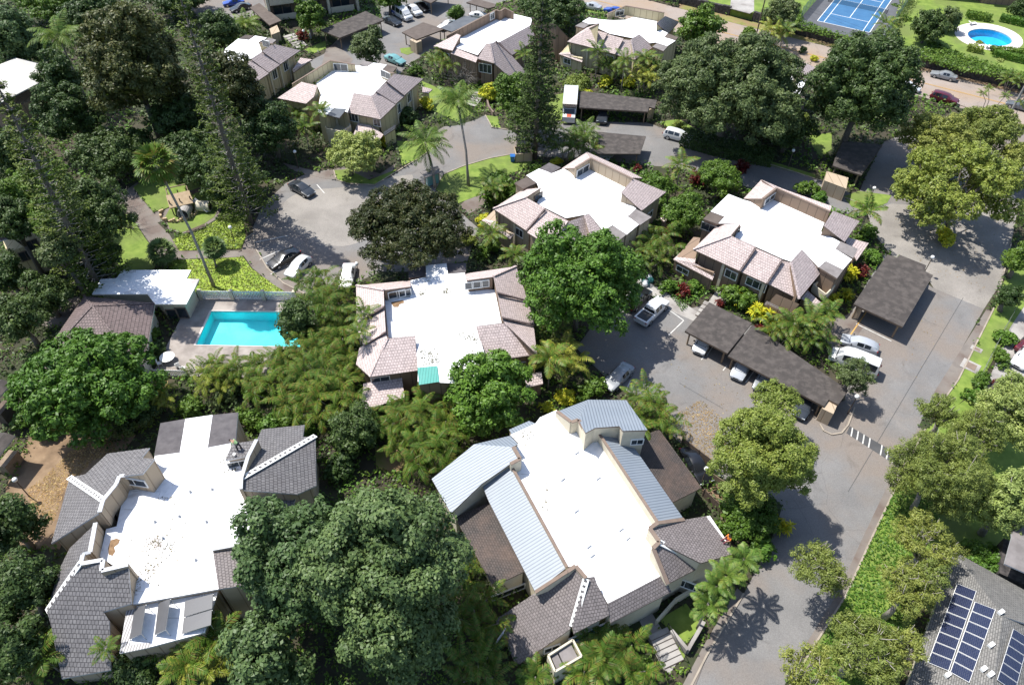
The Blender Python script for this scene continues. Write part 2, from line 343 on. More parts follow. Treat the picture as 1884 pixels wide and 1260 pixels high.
# footpaths
sheet('footpath', [(165, 330), (232, 350), (255, 335), (248, 352), (283, 392), (300, 388), (338, 372), (400, 372), (409, 378), (400, 402), (372, 420), (335, 430), (310, 422), (305, 405), (290, 410), (312, 432), (330, 462), (445, 462), (452, 440), (466, 430), (470, 460), (492, 495), (525, 524), (560, 542), (530, 540), (500, 522), (465, 494), (450, 473), (332, 477), (300, 478), (270, 440), (240, 395), (200, 360)], .04, 'pave')
sheet('footpath', [(520, 300), (590, 318), (640, 305), (700, 320), (730, 300), (720, 318), (680, 330), (600, 330), (540, 315)], .04, 'pave')
sheet('footpath', [(880, 345), (905, 330), (930, 345), (890, 380), (860, 395), (845, 380)], .04, 'pave')
sheet('footpath', [(1300, 560), (1318, 535), (1348, 540), (1322, 575), (1305, 590)], .04, 'concrete')
sheet('footpath', [(1165, 520), (1180, 512), (1262, 560), (1300, 585), (1290, 597), (1240, 575)], .036, 'concrete')
sheet('footpath', [(1500, 600), (1572, 575), (1590, 600), (1560, 640), (1530, 640)], .04, 'pave')
sheet('footpath', [(600, 90), (618, 80), (650, 110), (640, 125), (590, 128)], .04, 'pave')
sheet('footpath', [(1166, 1120), (1195, 1120), (1250, 1212), (1232, 1240), (1218, 1228)], .06, 'concrete')
sheet('sidewalk', [(1368, 1093), (1356, 1082), (1290, 1195), (1240, 1290), (1268, 1290), (1300, 1207)], .08, 'pave')
sheet('courtyard', [(1884, 540), (1950, 560), (1990, 700), (1884, 760), (1812, 716), (1835, 660), (1858, 600)], .03, 'concrete')
sheet('driveway', [(1345, -15), (1384, -15), (1384, 35), (1376, 40), (1340, 30)], TZ+.03, 'concrete', thick=.1)
# lawns, beds and bare ground
sheet('lawn', [(802, 350), (815, 322), (854, 306), (902, 292), (946, 284), (985, 286), (975, 305), (920, 330), (880, 360), (840, 376)], .06, 'lawn')
sheet('lawn', [(245, 345), (262, 335), (330, 330), (410, 352), (400, 372), (338, 371), (300, 386), (282, 390)], .06, 'lawn')
sheet('lawn', [(304, 400), (315, 380), (345, 374), (395, 374), (404, 380), (394, 400), (370, 416), (335, 428), (312, 420)], .065, 'lawn')
sheet('lawn', [(205, 392), (240, 396), (268, 440), (296, 478), (280, 500), (228, 498), (180, 440)], .06, 'lawn')
sheet('flower_bed', [(330, 462), (318, 442), (340, 432), (372, 424), (402, 404), (410, 384), (440, 390), (448, 402), (452, 438), (443, 458)], .08, 'lime_bed')
sheet('flower_bed', [(306, 480), (448, 474), (462, 494), (500, 522), (535, 545), (360, 540), (340, 500), (312, 496)], .08, 'lime_bed')
sheet('lawn', [(614, 314), (640, 312), (680, 332), (730, 312), (716, 326), (690, 340), (643, 338), (622, 332)], .06, 'lawn')
sheet('lawn', [(730, 260), (790, 262), (812, 262), (773, 291), (740, 305)], .06, 'lawn')
sheet('lawn', [(776, 150), (800, 160), (830, 180), (870, 210), (840, 225), (790, 200)], .06, 'lawn')
sheet('lawn', [(893, 213), (915, 215), (922, 238), (905, 234)], .06, 'lawn')
sheet('lawn', [(1010, 180), (1040, 170), (1052, 215), (1030, 222), (1010, 222)], .06, 'lawn')
sheet('lawn', [(1210, 225), (1250, 220), (1300, 250), (1290, 262), (1245, 244)], .06, 'lawn')
sheet('lawn', [(1300, 263), (1400, 292), (1500, 322), (1500, 329), (1400, 300), (1300, 271)], .06, 'lawn')
sheet('lawn', [(560, 92), (600, 75), (600, 90), (575, 100)], .06, 'lawn')
sheet('lawn', [(736, 90), (755, 88), (765, 96), (750, 102), (738, 98)], .06, 'lawn')
sheet('lawn', [(1490, 250), (1530, 245), (1530, 275), (1510, 290), (1495, 270)], .06, 'lawn')
sheet('lawn', [(1552, 362), (1580, 352), (1640, 360), (1632, 374), (1592, 390), (1566, 380)], .06, 'lawn')
sheet('lawn', [(1070, 10), (1130, 20), (1130, 28), (1060, 22)], .06, 'lawn')
sheet('verge_lawn', [(1862, 480), (1880, 470), (1900, 540), (1860, 600), (1800, 712), (1745, 760), (1738, 735), (1762, 700), (1826, 572)], .06, 'lawn')
sheet('verge_lawn', [(1702, 792), (1740, 760), (1800, 720), (1830, 760), (1884, 900), (1884, 990), (1740, 1010), (1660, 1200), (1560, 1300), (1440, 1290), (1492, 1196), (1556, 1095), (1602, 992), (1652, 888)], .06, 'lawn')
sheet('back_lawn', [(1800, 780), (1990, 700), (2050, 1000), (1884, 1060), (1800, 1000)], .066, 'lawn')
sheet('entry_lawn', [(1212, 1140), (1262, 1110), (1290, 1150), (1262, 1185)], .07, 'lawn')
sheet('entry_lawn', [(1235, 1180), (1262, 1205), (1250, 1222)], .07, 'lawn')
sheet('dirt_yard', [(60, 790), (200, 780), (250, 800), (215, 850), (150, 880), (110, 1010), (40, 1010), (10, 900)], .05, 'dirt')
sheet('dirt_yard', [(1290, 875), (1345, 905), (1350, 925), (1330, 935), (1292, 905)], .05, 'dirt')
sheet('garden_path', [(80, 560), (150, 545), (130, 600), (60, 600)], .05, 'pave')
sheet('yard_lawn', [(690, 822), (735, 815), (760, 850), (720, 875), (692, 860)], .05, 'dry_lawn')  # lawn laid only at the sun dapple; palm shade drawn as dark soil, undergrowth
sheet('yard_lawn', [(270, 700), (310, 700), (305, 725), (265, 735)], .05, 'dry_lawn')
sheet('lawn_bank', [(1480, -10), (1520, -10), (1490, 30), (1470, 35)], TZ+.02, 'lawn', thick=.1)

# kerbs
def kerb(pts, w=.16, h=.13, name='kerb'):
    P = PX(pts); m = MB()
    for a, b in zip(P, P[1:]): m.bar(a+Vector((0, 0, h/2+.01)), b+Vector((0, 0, h/2+.01)), w, h)
    return struct(m.build(name, X['kerb']))
kerb([(452, 440), (466, 430), (470, 457), (492, 494), (522, 522), (560, 541)])
kerb([(614, 313), (619, 332), (643, 339), (690, 341), (716, 325), (773, 291), (812, 262)])
kerb([(800, 350), (815, 322), (854, 306), (902, 292), (946, 284), (985, 286)])
kerb([(893, 213), (905, 235), (935, 240), (960, 239)]); kerb([(1240, 244), (1300, 268), (1380, 292), (1470, 320), (1545, 345)])
kerb([(1500, 349), (1540, 360), (1578, 373), (1600, 386)]); kerb([(1862, 440), (1842, 520), (1826, 572), (1762, 700), (1735, 737)]); kerb([(1702, 790), (1652, 888), (1602, 992), (1556, 1095), (1492, 1196), (1445, 1275)])
kerb([(1508, 781), (1515, 793), (1530, 800), (1548, 797), (1560, 782), (1572, 750)]); kerb([(1368, 1092), (1300, 1205), (1262, 1280)])
kerb([(1700, 174), (1762, 193), (1848, 222)])
# painted markings
mk = MB()
def stripe(m, a, b, w, z=.042):
    A = G(*a); B = G(*b); d = (B-A); n = Vector((-d.y, d.x, 0)).normalized()*w/2
    m.poly([(q.x, q.y, z) for q in (A-n, B-n, B+n, A+n)])
for a, b in (((470, 446), (530, 434)), ((478, 478), (515, 461)), ((498, 505), (540, 478)), ((583, 340), (597, 356)), ((560, 345), (575, 362)), ((1230, 570), (1258, 590)), ((1230, 617), (1258, 590)), ((1300, 655), (1330, 610)),
             ((1372, 704), (1398, 668)), ((1290, 662), (1295, 657)), ((1330, 682), (1337, 673)), ((1575, 596), (1640, 628)), ((1152, 718), (1160, 700)), ((741, 114), (766, 128)), ((1172, 700), (1160, 718))):
    stripe(mk, a, b, .13)
struct(mk.build('road_marking', X['line_white']))
mk = MB(); A = G(1000, -23); 
for d in (-.13, .13):
    a = G(1000, -23); b = G(2050, 242); n = (b-a).normalized(); n = Vector((-n.y, n.x, 0))*d; m_ = n.normalized()*.055
    mk.poly([(q.x, q.y, .046) for q in (a+n-m_, b+n-m_, b+n+m_, a+n+m_)])
struct(mk.build('road_centre_line', X['line_yellow']))
mk = MB(); stripe(mk, (1562, 620), (1600, 565), .15); struct(mk.build('yellow_kerb_line', X['line_yellow']))
mk = MB(); stripe(mk, (1772, 548), (1560, 905), .05, .04); stripe(mk, (1250, 705), (1330, 752), .05, .04); struct(mk.build('asphalt_seam', X['asphalt_new']))
# speed hump: dark band with white bars
A, B = G(1563, 784), G(1662, 842); C, D = G(1557, 797), G(1655, 860)
sh = thing('speed_hump', 'dark speed hump with white bars crossing the drive', 'speed hump', (A+D)/2)
m = MB(); q = [A, B, D, C]; mid = [(A+C)/2, (B+D)/2]
m.add([(p.x, p.y, .03) for p in (A, B)]+[(p.x, p.y, .09) for p in mid]+[(p.x, p.y, .03) for p in (C, D)], [(0, 2, 3, 1), (2, 4, 5, 3)]); m.build('hump', X['asphalt_new'], sh)
for k in range(9):
    if k == 4: continue
    t = (k+.5)/9; m = MB(); a = A.lerp(B, t); b = C.lerp(D, t+.035); c = (a+b)/2; n = (B-A).normalized()*.07
    m.add([(p.x, p.y, z) for p, z in ((a-n, .036), (a+n, .036), (c+n, .097), (c-n, .097), (b+n, .036), (b-n, .036))], [(0, 3, 2, 1), (3, 5, 4, 2)]); m.build('white_bar', X['line_white'], sh)
for k, (px, py, w, l, lab) in enumerate(((1796, 643, 1.1, .7, 'small concrete utility cover in the verge grass above a larger one'), (1785, 674, 1.7, 1.5, 'large brown utility cover set in the verge grass'))):
    p = G(px, py); ax = (G(1822, 590)-G(1735, 735)).normalized(); rz = math.atan2(ax.y, ax.x)
    t = thing('utility_cover', lab, 'utility cover', p); m = MB(); m.box(p+Vector((0, 0, .05)), l*1.15, w*1.15, .1, rz); m.build('frame', X['concrete'], t)
    m = MB(); m.box(p+Vector((0, 0, .105)), l*.7, w*.7, .03, rz); m.build('lid', X['trim'], t)

# ------------------------------------------------------------------ pools
X['pool_tile'] = mottled('pool plaster turquoise', (.03, .66, .74), (.10, .76, .80), .25, .5)
X['pool_tile2'] = mottled('pool plaster blue', (.01, .42, .70), (.015, .50, .78), .5, .5)
X['pool_pale'] = mottled('pale pool coping', (.55, .50, .48), (.64, .59, .56), 1, .8)
def water_mat(name, tint):
    m = M(name, tint, .05); N, L, b = nodes(m)
    t = N.new('ShaderNodeBsdfTransparent'); t.inputs[0].default_value = (*tint, 1)
    g_ = N.new('ShaderNodeBsdfGlossy'); g_.inputs['Roughness'].default_value = .04; fr = N.new('ShaderNodeFresnel'); fr.inputs[0].default_value = 1.33
    n = noise(m, 1.6, 3); bp = N.new('ShaderNodeBump'); bp.inputs['Distance'].default_value = .004; L.new(n.outputs[0], bp.inputs['Height']); L.new(bp.outputs[0], g_.inputs['Normal']); L.new(bp.outputs[0], fr.inputs['Normal'])
    mx = N.new('ShaderNodeMixShader'); L.new(fr.outputs[0], mx.inputs[0]); L.new(t.outputs[0], mx.inputs[1]); L.new(g_.outputs[0], mx.inputs[2]); L.new(mx.outputs[0], N['Material Output'].inputs[0]); return m
X['water'] = water_mat('pool water', (.86, .985, .99)); X['water2'] = water_mat('deep pool water', (.72, .94, .99))
def pool(name, label, rim, z, depth, mats, deck, deckmat):
    c = sum(rim, Vector())/len(rim)
    root = thing(name, label, 'swimming pool', (c.x, c.y, z)); n = len(rim)
    inn = [c+(p-c)*.965 for p in rim]
    m = MB(); m.add([(p.x, p.y, z+.06) for p in deck]+[(p.x, p.y, z+.06) for p in rim]+[(p.x, p.y, z-.1) for p in deck], [(i, (i+1) % n, n+(i+1) % n, n+i) for i in range(n)]+[(2*n+i, 2*n+(i+1) % n, (i+1) % n, i) for i in range(n)])
    m.build('pool_deck', X[deckmat], root)
    m = MB(); m.add([(p.x, p.y, z+.1) for p in rim]+[(p.x, p.y, z+.1) for p in inn]+[(p.x, p.y, z-.12) for p in inn]+[(p.x, p.y, z) for p in rim], [(i, (i+1) % n, n+(i+1) % n, n+i) for i in range(n)]+[(n+i, n+(i+1) % n, 2*n+(i+1) % n, 2*n+i) for i in range(n)]+[(3*n+i, 3*n+(i+1) % n, (i+1) % n, i) for i in range(n)])
    m.build('coping', X['pool_pale'], root)
    m = MB(); m.add([(p.x, p.y, z-.05) for p in inn]+[(p.x, p.y, z-depth) for p in inn], [(i, (i+1) % n, n+(i+1) % n, n+i) for i in range(n)]+[tuple(range(n, 2*n))]); m.build('basin', X[mats[0]], root)
    w_ = [(p.x, p.y, z-.12) for p in inn]; w_ = w_ if sum(w_[i][0]*w_[(i+1) % n][1]-w_[(i+1) % n][0]*w_[i][1] for i in range(n)) > 0 else w_[::-1]; m = MB(); m.poly(w_); m.build('water', X[mats[1]], root); return root
pool('swimming_pool', 'rectangular turquoise swimming pool with pale coping behind the slatted white fence', pool_rim, 0, 1.5, ('pool_tile', 'water'), pool_deck, 'deck')
pool('swimming_pool', 'oval blue swimming pool in its pale round deck among clipped hedges', oval_rim, TZ, 1.3, ('pool_tile2', 'water2'), oval_deck, 'pool_pale')
# ------------------------------------------------------------------ buildings
def newell(P):
    n = Vector((0, 0, 0))
    for i in range(len(P)):
        a, b = P[i], P[(i+1) % len(P)]; n += Vector(((a.y-b.y)*(a.z+b.z), (a.z-b.z)*(a.x+b.x), (a.x-b.x)*(a.y+b.y)))
    return n.normalized()
def fit_face(pts):
    """pixels with heights; a point given without a height is laid on the plane of the first three that have one"""
    k = [G(*p) for p in pts if len(p) == 3]
    if all(len(p) == 3 for p in pts): return k
    n = (k[1]-k[0]).cross(k[2]-k[0]).normalized()
    return [G(*p) if len(p) == 3 else onplane(p[0], p[1], k[0], n) for p in pts]
def inset2(P, offs):
    n = len(P); out = []
    a = sum(P[i].x*P[(i+1) % n].y-P[(i+1) % n].x*P[i].y for i in range(n))
    sg = 1 if a > 0 else -1
    for i in range(n):
        p0, p1, p2 = P[i-1], P[i], P[(i+1) % n]
        d1 = Vector((p1.x-p0.x, p1.y-p0.y)); d2 = Vector((p2.x-p1.x, p2.y-p1.y))
        if d1.length < 1e-4 or d2.length < 1e-4: out.append(Vector((p1.x, p1.y))); continue
        d1.normalize(); d2.normalize(); n1 = Vector((-d1.y, d1.x))*sg; n2 = Vector((-d2.y, d2.x))*sg
        o1, o2 = offs[i-1], offs[i]; cr = d1.x*d2.y-d1.y*d2.x; c = Vector((p1.x, p1.y))
        if abs(cr) < .12: out.append(c+(n1*o1+n2*o2)/2); continue
        A = c+n1*o1; B = c+n2*o2; t = ((B.x-A.x)*d2.y-(B.y-A.y)*d2.x)/cr; q = A+d1*t
        if (q-c).length > 3*max(o1, o2, .05): q = c+(q-c).normalized()*3*max(o1, o2, .05)
        out.append(q)
    return out
class House:
    def __init__(s, name, label, cat, base_px, wall='wall', trim='trim'):
        s.root = thing(name, label, cat, G(*base_px)); s.wm = MB(); s.wall = wall; s.trim = trim; s.bv = None; s.tm = MB(); s.cap = {}
    def block(s, P, zb, offs, top=None, drop=.2):
        q = inset2(P, offs); n = newell(P); n = n if n.z > 0 else -n
        tops = [Vector((v.x, v.y, P[0].z-((v.x-P[0].x)*n.x+(v.y-P[0].y)*n.y)/max(n.z, .15)-drop)) for v in q]
        s.wm.prism(tops, [Vector((v.x, v.y, min(zb, t.z-.05))) for v, t in zip(q, tops)])
    def roof(s, pts, mat, zb=0.0, name='tiled_roof', eave=.5, th=.17, walls=True, side=None):
        P = fit_face(pts); n = len(P); zs = [p.z for p in P]; lo, hi = min(zs), max(zs); offs = []
        for i in range(n):
            a, b = P[i], P[(i+1) % n]; flat = abs(a.z-b.z) < .35*(hi-lo)+.05
            offs.append(.06 if hi-lo < .3 else (eave if flat and (a.z+b.z)/2 < (lo+hi)/2 else .06 if flat else .12))
        m = MB(); m.prism(P, [p-Vector((0, 0, th)) for p in P], 0, 1); m.build(name, [X[mat], X[side or s.trim]], s.root)
        if walls: s.block(P, zb, offs, drop=th-.02)
        return P
    def flat(s, pts, z, mat='white_roof', zb=0.0, name='flat_roof', th=.22, walls=True, inset=.15):
        P = [G(p[0], p[1], z) for p in pts]; m = MB(); m.prism(P, [p-Vector((0, 0, th)) for p in P], 0, 1); m.build(name, [X[mat], X[s.trim]], s.root)
        if walls: s.block(P, zb, [inset]*len(P), drop=th-.02)
        return P
    def parapet(s, pts, zb, w=.28, cap=None, capw=.34):
        """pixels with top heights; a thin upright wall from height zb with a coping"""
        P = [G(*p) for p in pts]; tm = MB()
        for a, b in zip(P, P[1:]):
            d = (b-a); d.z = 0; n = Vector((-d.y, d.x, 0)).normalized()*w/2
            s.wm.prism([a-n, b-n, b+n, a+n], [Vector((q.x, q.y, zb)) for q in (a-n, b-n, b+n, a+n)])
            tm.bar(a+Vector((0, 0, .04)), b+Vector((0, 0, .04)), capw, .09)
        tm.build('roof_edge_trim', X[s.trim], s.root)
    def hip(s, a, b, mat, w=.3, h=.1):
        A = a if isinstance(a, Vector) else G(*a); B = b if isinstance(b, Vector) else G(*b)
        MB().bar(A+Vector((0, 0, .04)), B+Vector((0, 0, .04)), w, h).build('hip_capping', X[mat], s.root)
    def finish(s):
        if s.wm.v: s.walls = s.wm.build('wall', X[s.wall], s.root)
        for k, m in s.cap.items(): m.build('hip_capping', X[k], s.root)
        vs, fs = [], []
        for o in s.root.children:
            if o.type != 'MESH': continue
            b = len(vs); L = Vector(o['_o']); vs += [v.co+L for v in o.data.vertices]; fs += [tuple(i+b for i in p.vertices) for p in o.data.polygons]
        s.bv = BVHTree.FromPolygons(vs, fs); return s
    def hit(s, px, py):
        d = sight(px, py).normalized(); h, n, i, t = s.bv.ray_cast(CAMP, d); 
        return (h, n) if h else (None, None)
    def window(s, px, py, w, h, name='window', glass='glass', frame='white_paint', bars=1):
        p, n = s.hit(px, py)
        if p is None or abs(n.z) > .5: return None
        n = Vector((n.x, n.y, 0)).normalized(); t = Vector((-n.y, n.x, 0)); z = Vector((0, 0, 1)); m = MB(); fw = .09
        for sx_, sz, ww, hh in ((0, h/2, w+fw, fw), (0, -h/2, w+fw, fw), (-w/2, 0, fw, h-fw), (w/2, 0, fw, h-fw)): m.box(p+t*sx_+z*sz+n*.05, ww, .12, hh, ax=(t, n, z))
        for k in range(bars): m.box(p+t*(-w/2+w*(k+1)/(bars+1))+n*.045, .05, .09, h-fw, ax=(t, n, z))
        f = m.build(name, X[frame], s.root); g_ = MB(); g_.box(p+n*.03, w-.02, .05, h-.02, ax=(t, n, z)); g_.build('pane', X[glass], f); return f
    def post(s, px, py, w=.3, z0=0, z1=4.6):
        p, n = s.hit(px, py)
        if p is None: return
        m = MB(); m.box(Vector((p.x, p.y, (z0+z1)/2))+Vector((n.x, n.y, 0))*.08, w, w, z1-z0, math.atan2(n.y, n.x)); m.build('post', X['cream'], s.root)
def white_hip(h, a, b, n):
    """painted hip capping: a white strip with a row of unpainted squares"""
    A, B = G(*a)+Vector((0, 0, .05)), G(*b)+Vector((0, 0, .05)); m = MB(); m.bar(A, B, .55, .1); o = m.build('hip_capping', X['white_paint'], h.root)
    d = (B-A)/n; m = MB()
    for k in range(n): m.bar(A+d*(k+.28)+Vector((0, 0, .045)), A+d*(k+.72)+Vector((0, 0, .045)), .26, .04)
    m.build('unpainted_square', X['grey_tile'], o)
ZF, ZE, ZT = 5.4, 4.6, 7.3

# ---- A: grey tiled house, bottom left
h = House('townhouse', 'grey tiled house with stained white flat roof and solar water heaters', 'townhouse', (330, 960), 'wall', 'grey_trim')
h.flat([(285, 838), (382, 823), (433, 813), (458, 926), (466.6, 929.5), (466, 968), (437, 986), (440, 1002), (391, 1010), (402, 1083), (233.4, 1113), (246.9, 1052), (207, 1039), (183.5, 1023.5), (195.4, 972.5), (214.6, 967.8), (230.5, 894.5), (274.3, 887.3)], ZF, 'stained_roof')
h.flat([(295, 778.2), (341, 770.3), (330.8, 832), (283.5, 838)], ZF+.03, 'dark_panel'); h.flat([(341, 770.3), (391, 763.1), (382.2, 822.8), (330.8, 832)], ZF+.05, 'white_roof'); h.flat([(391, 763.1), (437.9, 758.3), (433.2, 813.2), (382.2, 822.8)], ZF+.03, 'dark_panel')
T = 7.6
h.roof([(127.8, 878.5, ZE), (156.4, 872.2), (197.8, 834), (275, 823.6), (260, 842), (284.6, 843.5), (262.3, 871.4), (220.1, 876.1, T-.2), (213.8, 891.3), (189.9, 920, T)], 'grey_tile')
h.roof([(127.8, 878.5, ZE), (189.9, 920, T), (183.5, 942.3, T), (94.3, 999.6)], 'grey_tile')
h.roof([(176, 962, 6.6), (166, 1016, 6.6), (149, 1037), (107, 1051), (128, 1008, 4.4)], 'grey_tile')
h.roof([(148.5, 1036, T), (86.3, 1125, ZE), (107, 1051, 4.5)], 'grey_tile')
h.roof([(148.5, 1036, T), (189.9, 1030), (187, 1050), (236, 1038.6, T), (241.6, 1109.5), (190.2, 1125), (201, 1141), (203.7, 1231.7, 3.0), (113.3, 1247.9), (93, 1146.7), (86.3, 1125)], 'grey_tile')
h.roof([(445.1, 880.1, T), (580.4, 802.1, ZE), (557.4, 803.7), (560.5, 781.4), (481.7, 789.4, ZE), (472.2, 810.1)], 'grey_tile')
h.roof([(445.1, 880.1, T), (580.4, 802.1, ZE), (582, 893), (547, 908.8), (445, 900.8, T)], 'grey_tile')
h.flat([(426.8, 816.4), (470.6, 809.3), (454.6, 838.7), (414.8, 845.9)], 6.8, 'grey_tile', name='dormer_roof')
h.roof([(470.6, 908.8, 5.7), (545, 911), (530, 965, 4.6), (466.8, 965, 5.7)], 'grey_tile'); h.roof([(437.5, 985, 5.7), (474, 975.5), (510, 1045, 4.6), (450, 1062), (440, 1002, 5.7)], 'grey_tile')
h.roof([(391.3, 1010, 6.2), (438.5, 1001.5, 6.0), (448, 1076.5, 6.0), (402, 1083.2)], 'mauve_tile')
h.flat([(233.4, 1117), (219.9, 1200.6), (275.2, 1189.8), (377, 1163), (402, 1085)], 4.7, 'white_roof'); h.flat([(233.4, 1118), (219.9, 1202), (275.2, 1190.5), (277, 1181), (238, 1185), (247, 1117)], 4.76, 'corrugated', walls=False, th=.1)
h.parapet([(262.3, 871.4, T-.2), (220.1, 876.1, T-.1), (213.8, 891.3, T), (189.9, 920, T+.1), (183.5, 942.3, T+.1)], ZF); h.parapet([(176, 962, 6.9), (166, 1016, 6.9), (153, 1020, 7.2), (149, 1037, T+.1), (189.9, 1030, T+.1), (187, 1050, T+.1), (236, 1038.6, T+.1)], ZF)
h.parapet([(472.2, 809, 7.1), (456.5, 840, T), (444, 880, T+.2), (443, 900, T+.2)], ZF); h.parapet([(391.3, 1010, 6.4), (438.5, 1001.5, 6.3), (438, 985, 6.3), (474, 975, 6.3)], ZF); h.parapet([(466.8, 922, 6), (466.2, 965, 6)], ZF)
h.finish(); A_ = h
white_hip(h, (127.8, 878.5, ZE), (189.9, 920, T), 14); white_hip(h, (445.1, 880.1, T), (580.4, 802.1, ZE), 15); white_hip(h, (148.5, 1036, T), (86.3, 1125, ZE), 9)
h.window(247, 886, 2.4, 1.0); h.window(440, 853, 2.0, 1.0)
for k, q in enumerate((((247.8, 1118.7, 0), (267.7, 1111.6, 1), (259.7, 1164.9, 1), (238.2, 1175.3, 0)), ((291.6, 1108.4, 0), (313, 1101.2, 1), (304.3, 1157.7, 1), (284.4, 1167.3, 0)), ((340.1, 1105.2, 0), (391.9, 1091.7, 1), (390.3, 1118.7, 1), (337.7, 1133.9, 0)), ((337.7, 1137, 0), (389.5, 1121, 1), (387.9, 1149, 1), (334.6, 1164.9, 0)))):
    up = .95 if k < 2 else .5
    P = [G(a, b, 4.95+up*c) for a, b, c in q]; m = MB(); m.prism(P, [p-Vector((0, 0, .1)) for p in P], 0, 1); s_ = m.build('solar_collector', [X['collector'], X['steel']], h.root)
    m = MB()
    for i in (1, 2): m.bar(P[i]-Vector((0, 0, .1)), Vector((P[i].x, P[i].y, 4.7)), .05, .05)
    for i in (0, 3): m.bar(P[i]-Vector((0, 0, .1)), Vector((P[i].x, P[i].y, 4.7)), .05, .05)
    m.build('mount', X['steel'], s_)
m = MB()
for px, py in ((330, 950), (350, 905), (300, 990), (285, 960), (380, 960), (360, 1030), (390, 900)):
    MB().lathe(G(px, py, ZF), [(.14, 0), (.14, .12), (.07, .14), (.07, .3)], 8).build('roof_vent', X['grey_trim'], h.root)
X['leaf_litter'] = mottled('brown leaf litter', (.16, .095, .05), (.26, .165, .09), 3, .95)
def patch(h, pts, z, mat, name, th=.012):
    P = [G(a, b, z) for a, b in pts]; m = MB(); m.prism(P, [p-Vector((0, 0, th)) for p in P]); return m.build(name, X[mat], h.root)
patch(h, [(204, 993), (214, 990), (221, 992), (218, 1000), (210, 1006), (212, 1014), (207, 1022), (200, 1020), (199, 1008)], ZF+.02, 'leaf_litter', 'leaf_litter')

# ---- B: blue metal and grey tile house, bottom centre
h = House('townhouse', 'long white flat roofed house half blue metal and half grey tile', 'townhouse', (1080, 930), 'cream', 'trim'); T = 7.0
h.flat([(985, 779), (993.4, 767.8), (1023.6, 754.2), (1051, 776.5), (1065, 790), (1076.5, 806.8), (1100, 812), (1179, 920), (1211, 962), (1195, 976), (1212, 1003), (1203, 1010), (1221.5, 1057), (1118, 1109.5), (1098.6, 1074.2), (1093.8, 1060), (1079.5, 1062.3), (1058.8, 1040), (1042, 1043), (945.6, 864.9), (957.5, 858.5), (954.4, 844.2), (944, 821), (953.6, 815.5), (939.2, 799.6)], ZF)
h.roof([(872.4, 817.1), (944, 821.9, T), (956.8, 844.2, T), (939.2, 853), (886, 890), (829.6, 943.8), (794.3, 880.8, ZE)], 'blue_metal', name='metal_roof'); h.roof([(872.4, 817.1, ZE), (939.2, 801.2, ZE+.6), (952.8, 817.1, T), (944, 821.9, T)], 'blue_metal', name='metal_roof')
h.roof([(886, 890), (939.2, 853.8, 6.2), (1042.9, 1043.3, 6.2), (984.8, 1088.7, 5.0), (899.6, 922.3)], 'blue_metal', name='metal_roof')
h.roof([(985.5, 1089.4), (1058.8, 1041.6, T), (1077.9, 1063.9, T), (1052.4, 1151.5, ZE), (1047.6, 1157.8), (950.5, 1224.7), (911.5, 1139.5)], 'mauve_tile', name='tiled_roof')
h.roof([(1077.9, 1063.9, T), (1093.8, 1060), (1099, 1076), (1117, 1110, 5.7), (1121, 1131), (1055.6, 1165, ZE), (1052.4, 1151.5)], 'mauve_tile')
h.roof([(1118, 1110, 5.6), (1221, 1056, 5.6), (1235.2, 1087.9, ZE), (1123.3, 1145.9)], 'mauve_tile')
h.roof([(1212.9, 997.1, T), (1201.7, 1008.3, T), (1228.8, 1073.6), (1293.3, 1040.1, ZE), (1289.3, 1035.4)], 'mauve_tile')
h.roof([(1212.9, 997.1, T), (1195.4, 971.7, T), (1259, 955.7), (1306, 947.8, ZE), (1351.4, 1017.8), (1289.3, 1035.4)], 'mauve_tile')
h.roof([(1094.8, 788, 6.4), (1140, 784), (1259, 955.7, 5.1), (1210.5, 962, 6.4)], 'blue_metal', name='metal_roof')
h.roof([(1082, 735.1, ZE), (1152.2, 735.9, ZE), (1191.2, 790.9), (1145.8, 792.5), (1139.4, 783.7), (1094.8, 786.9), (1077.3, 796.4), (1064.6, 772.5, T)], 'blue_metal', name='metal_roof')
h.roof([(1082, 735.1, ZE), (1064.6, 772.5, T), (1051, 776.5, T), (1025, 757)], 'blue_metal', name='metal_roof')
h.roof([(1159.3, 811.6, 3.6), (1212.7, 789.3), (1290.7, 896.8, 3.1), (1237.5, 923.9, 3.6)], 'porch_tile', name='porch_roof', zb=0)
h.roof([(836.7, 951, 3.1), (899.6, 923.9, 3.6), (964.1, 1051.3, 3.6), (907.6, 1077.5)], 'porch_tile', name='porch_roof')
h.roof([(936.8, 790, 5.1), (973.5, 774, 5.1), (985.4, 779, 5.3), (941.6, 800.4)], 'blue_metal', name='metal_roof')
h.parapet([(944, 822, T+.1), (957, 844.2, T+.1), (939.2, 853.5, T+.1)], ZF); h.parapet([(939.5, 854.5, 6.35), (1043, 1043.5, 6.35)], ZF, .2, capw=.26); h.parapet([(1044, 1051, 7.0), (1059, 1041, T+.12), (1078.2, 1063.5, T+.12)], ZF)
h.parapet([(1095, 787, 6.5), (1210.5, 962, 6.5)], ZF, .2, capw=.26); h.parapet([(1025, 757, 6.2), (1051, 776.5, T+.1), (1064.6, 772.5, T+.1), (1077.3, 796.4, T+.1), (1094.8, 787, T+.1)], ZF)
h.parapet([(1259, 955.5, 5.6), (1210, 962, 7.0), (1195.4, 971.7, T+.12), (1213, 997, T+.12), (1201.7, 1008.3, T+.12), (1228.8, 1074.5, 5.6)], ZF); h.parapet([(985, 1089, 5.3), (1044, 1051, 7.0)], 4.8, .2, capw=.3)
h.finish(); B_ = h
white_hip(h, (1078.5, 1064.5, T), (1053, 1153, ZE), 9); white_hip(h, (1213.5, 998, T), (1290.5, 1036.5, ZE), 9)
patch(h, [(1280.5, 954.5), (1306, 948.3), (1338, 995.5), (1322, 997.5)], 4.75, 'white_paint', 'roof_coating')
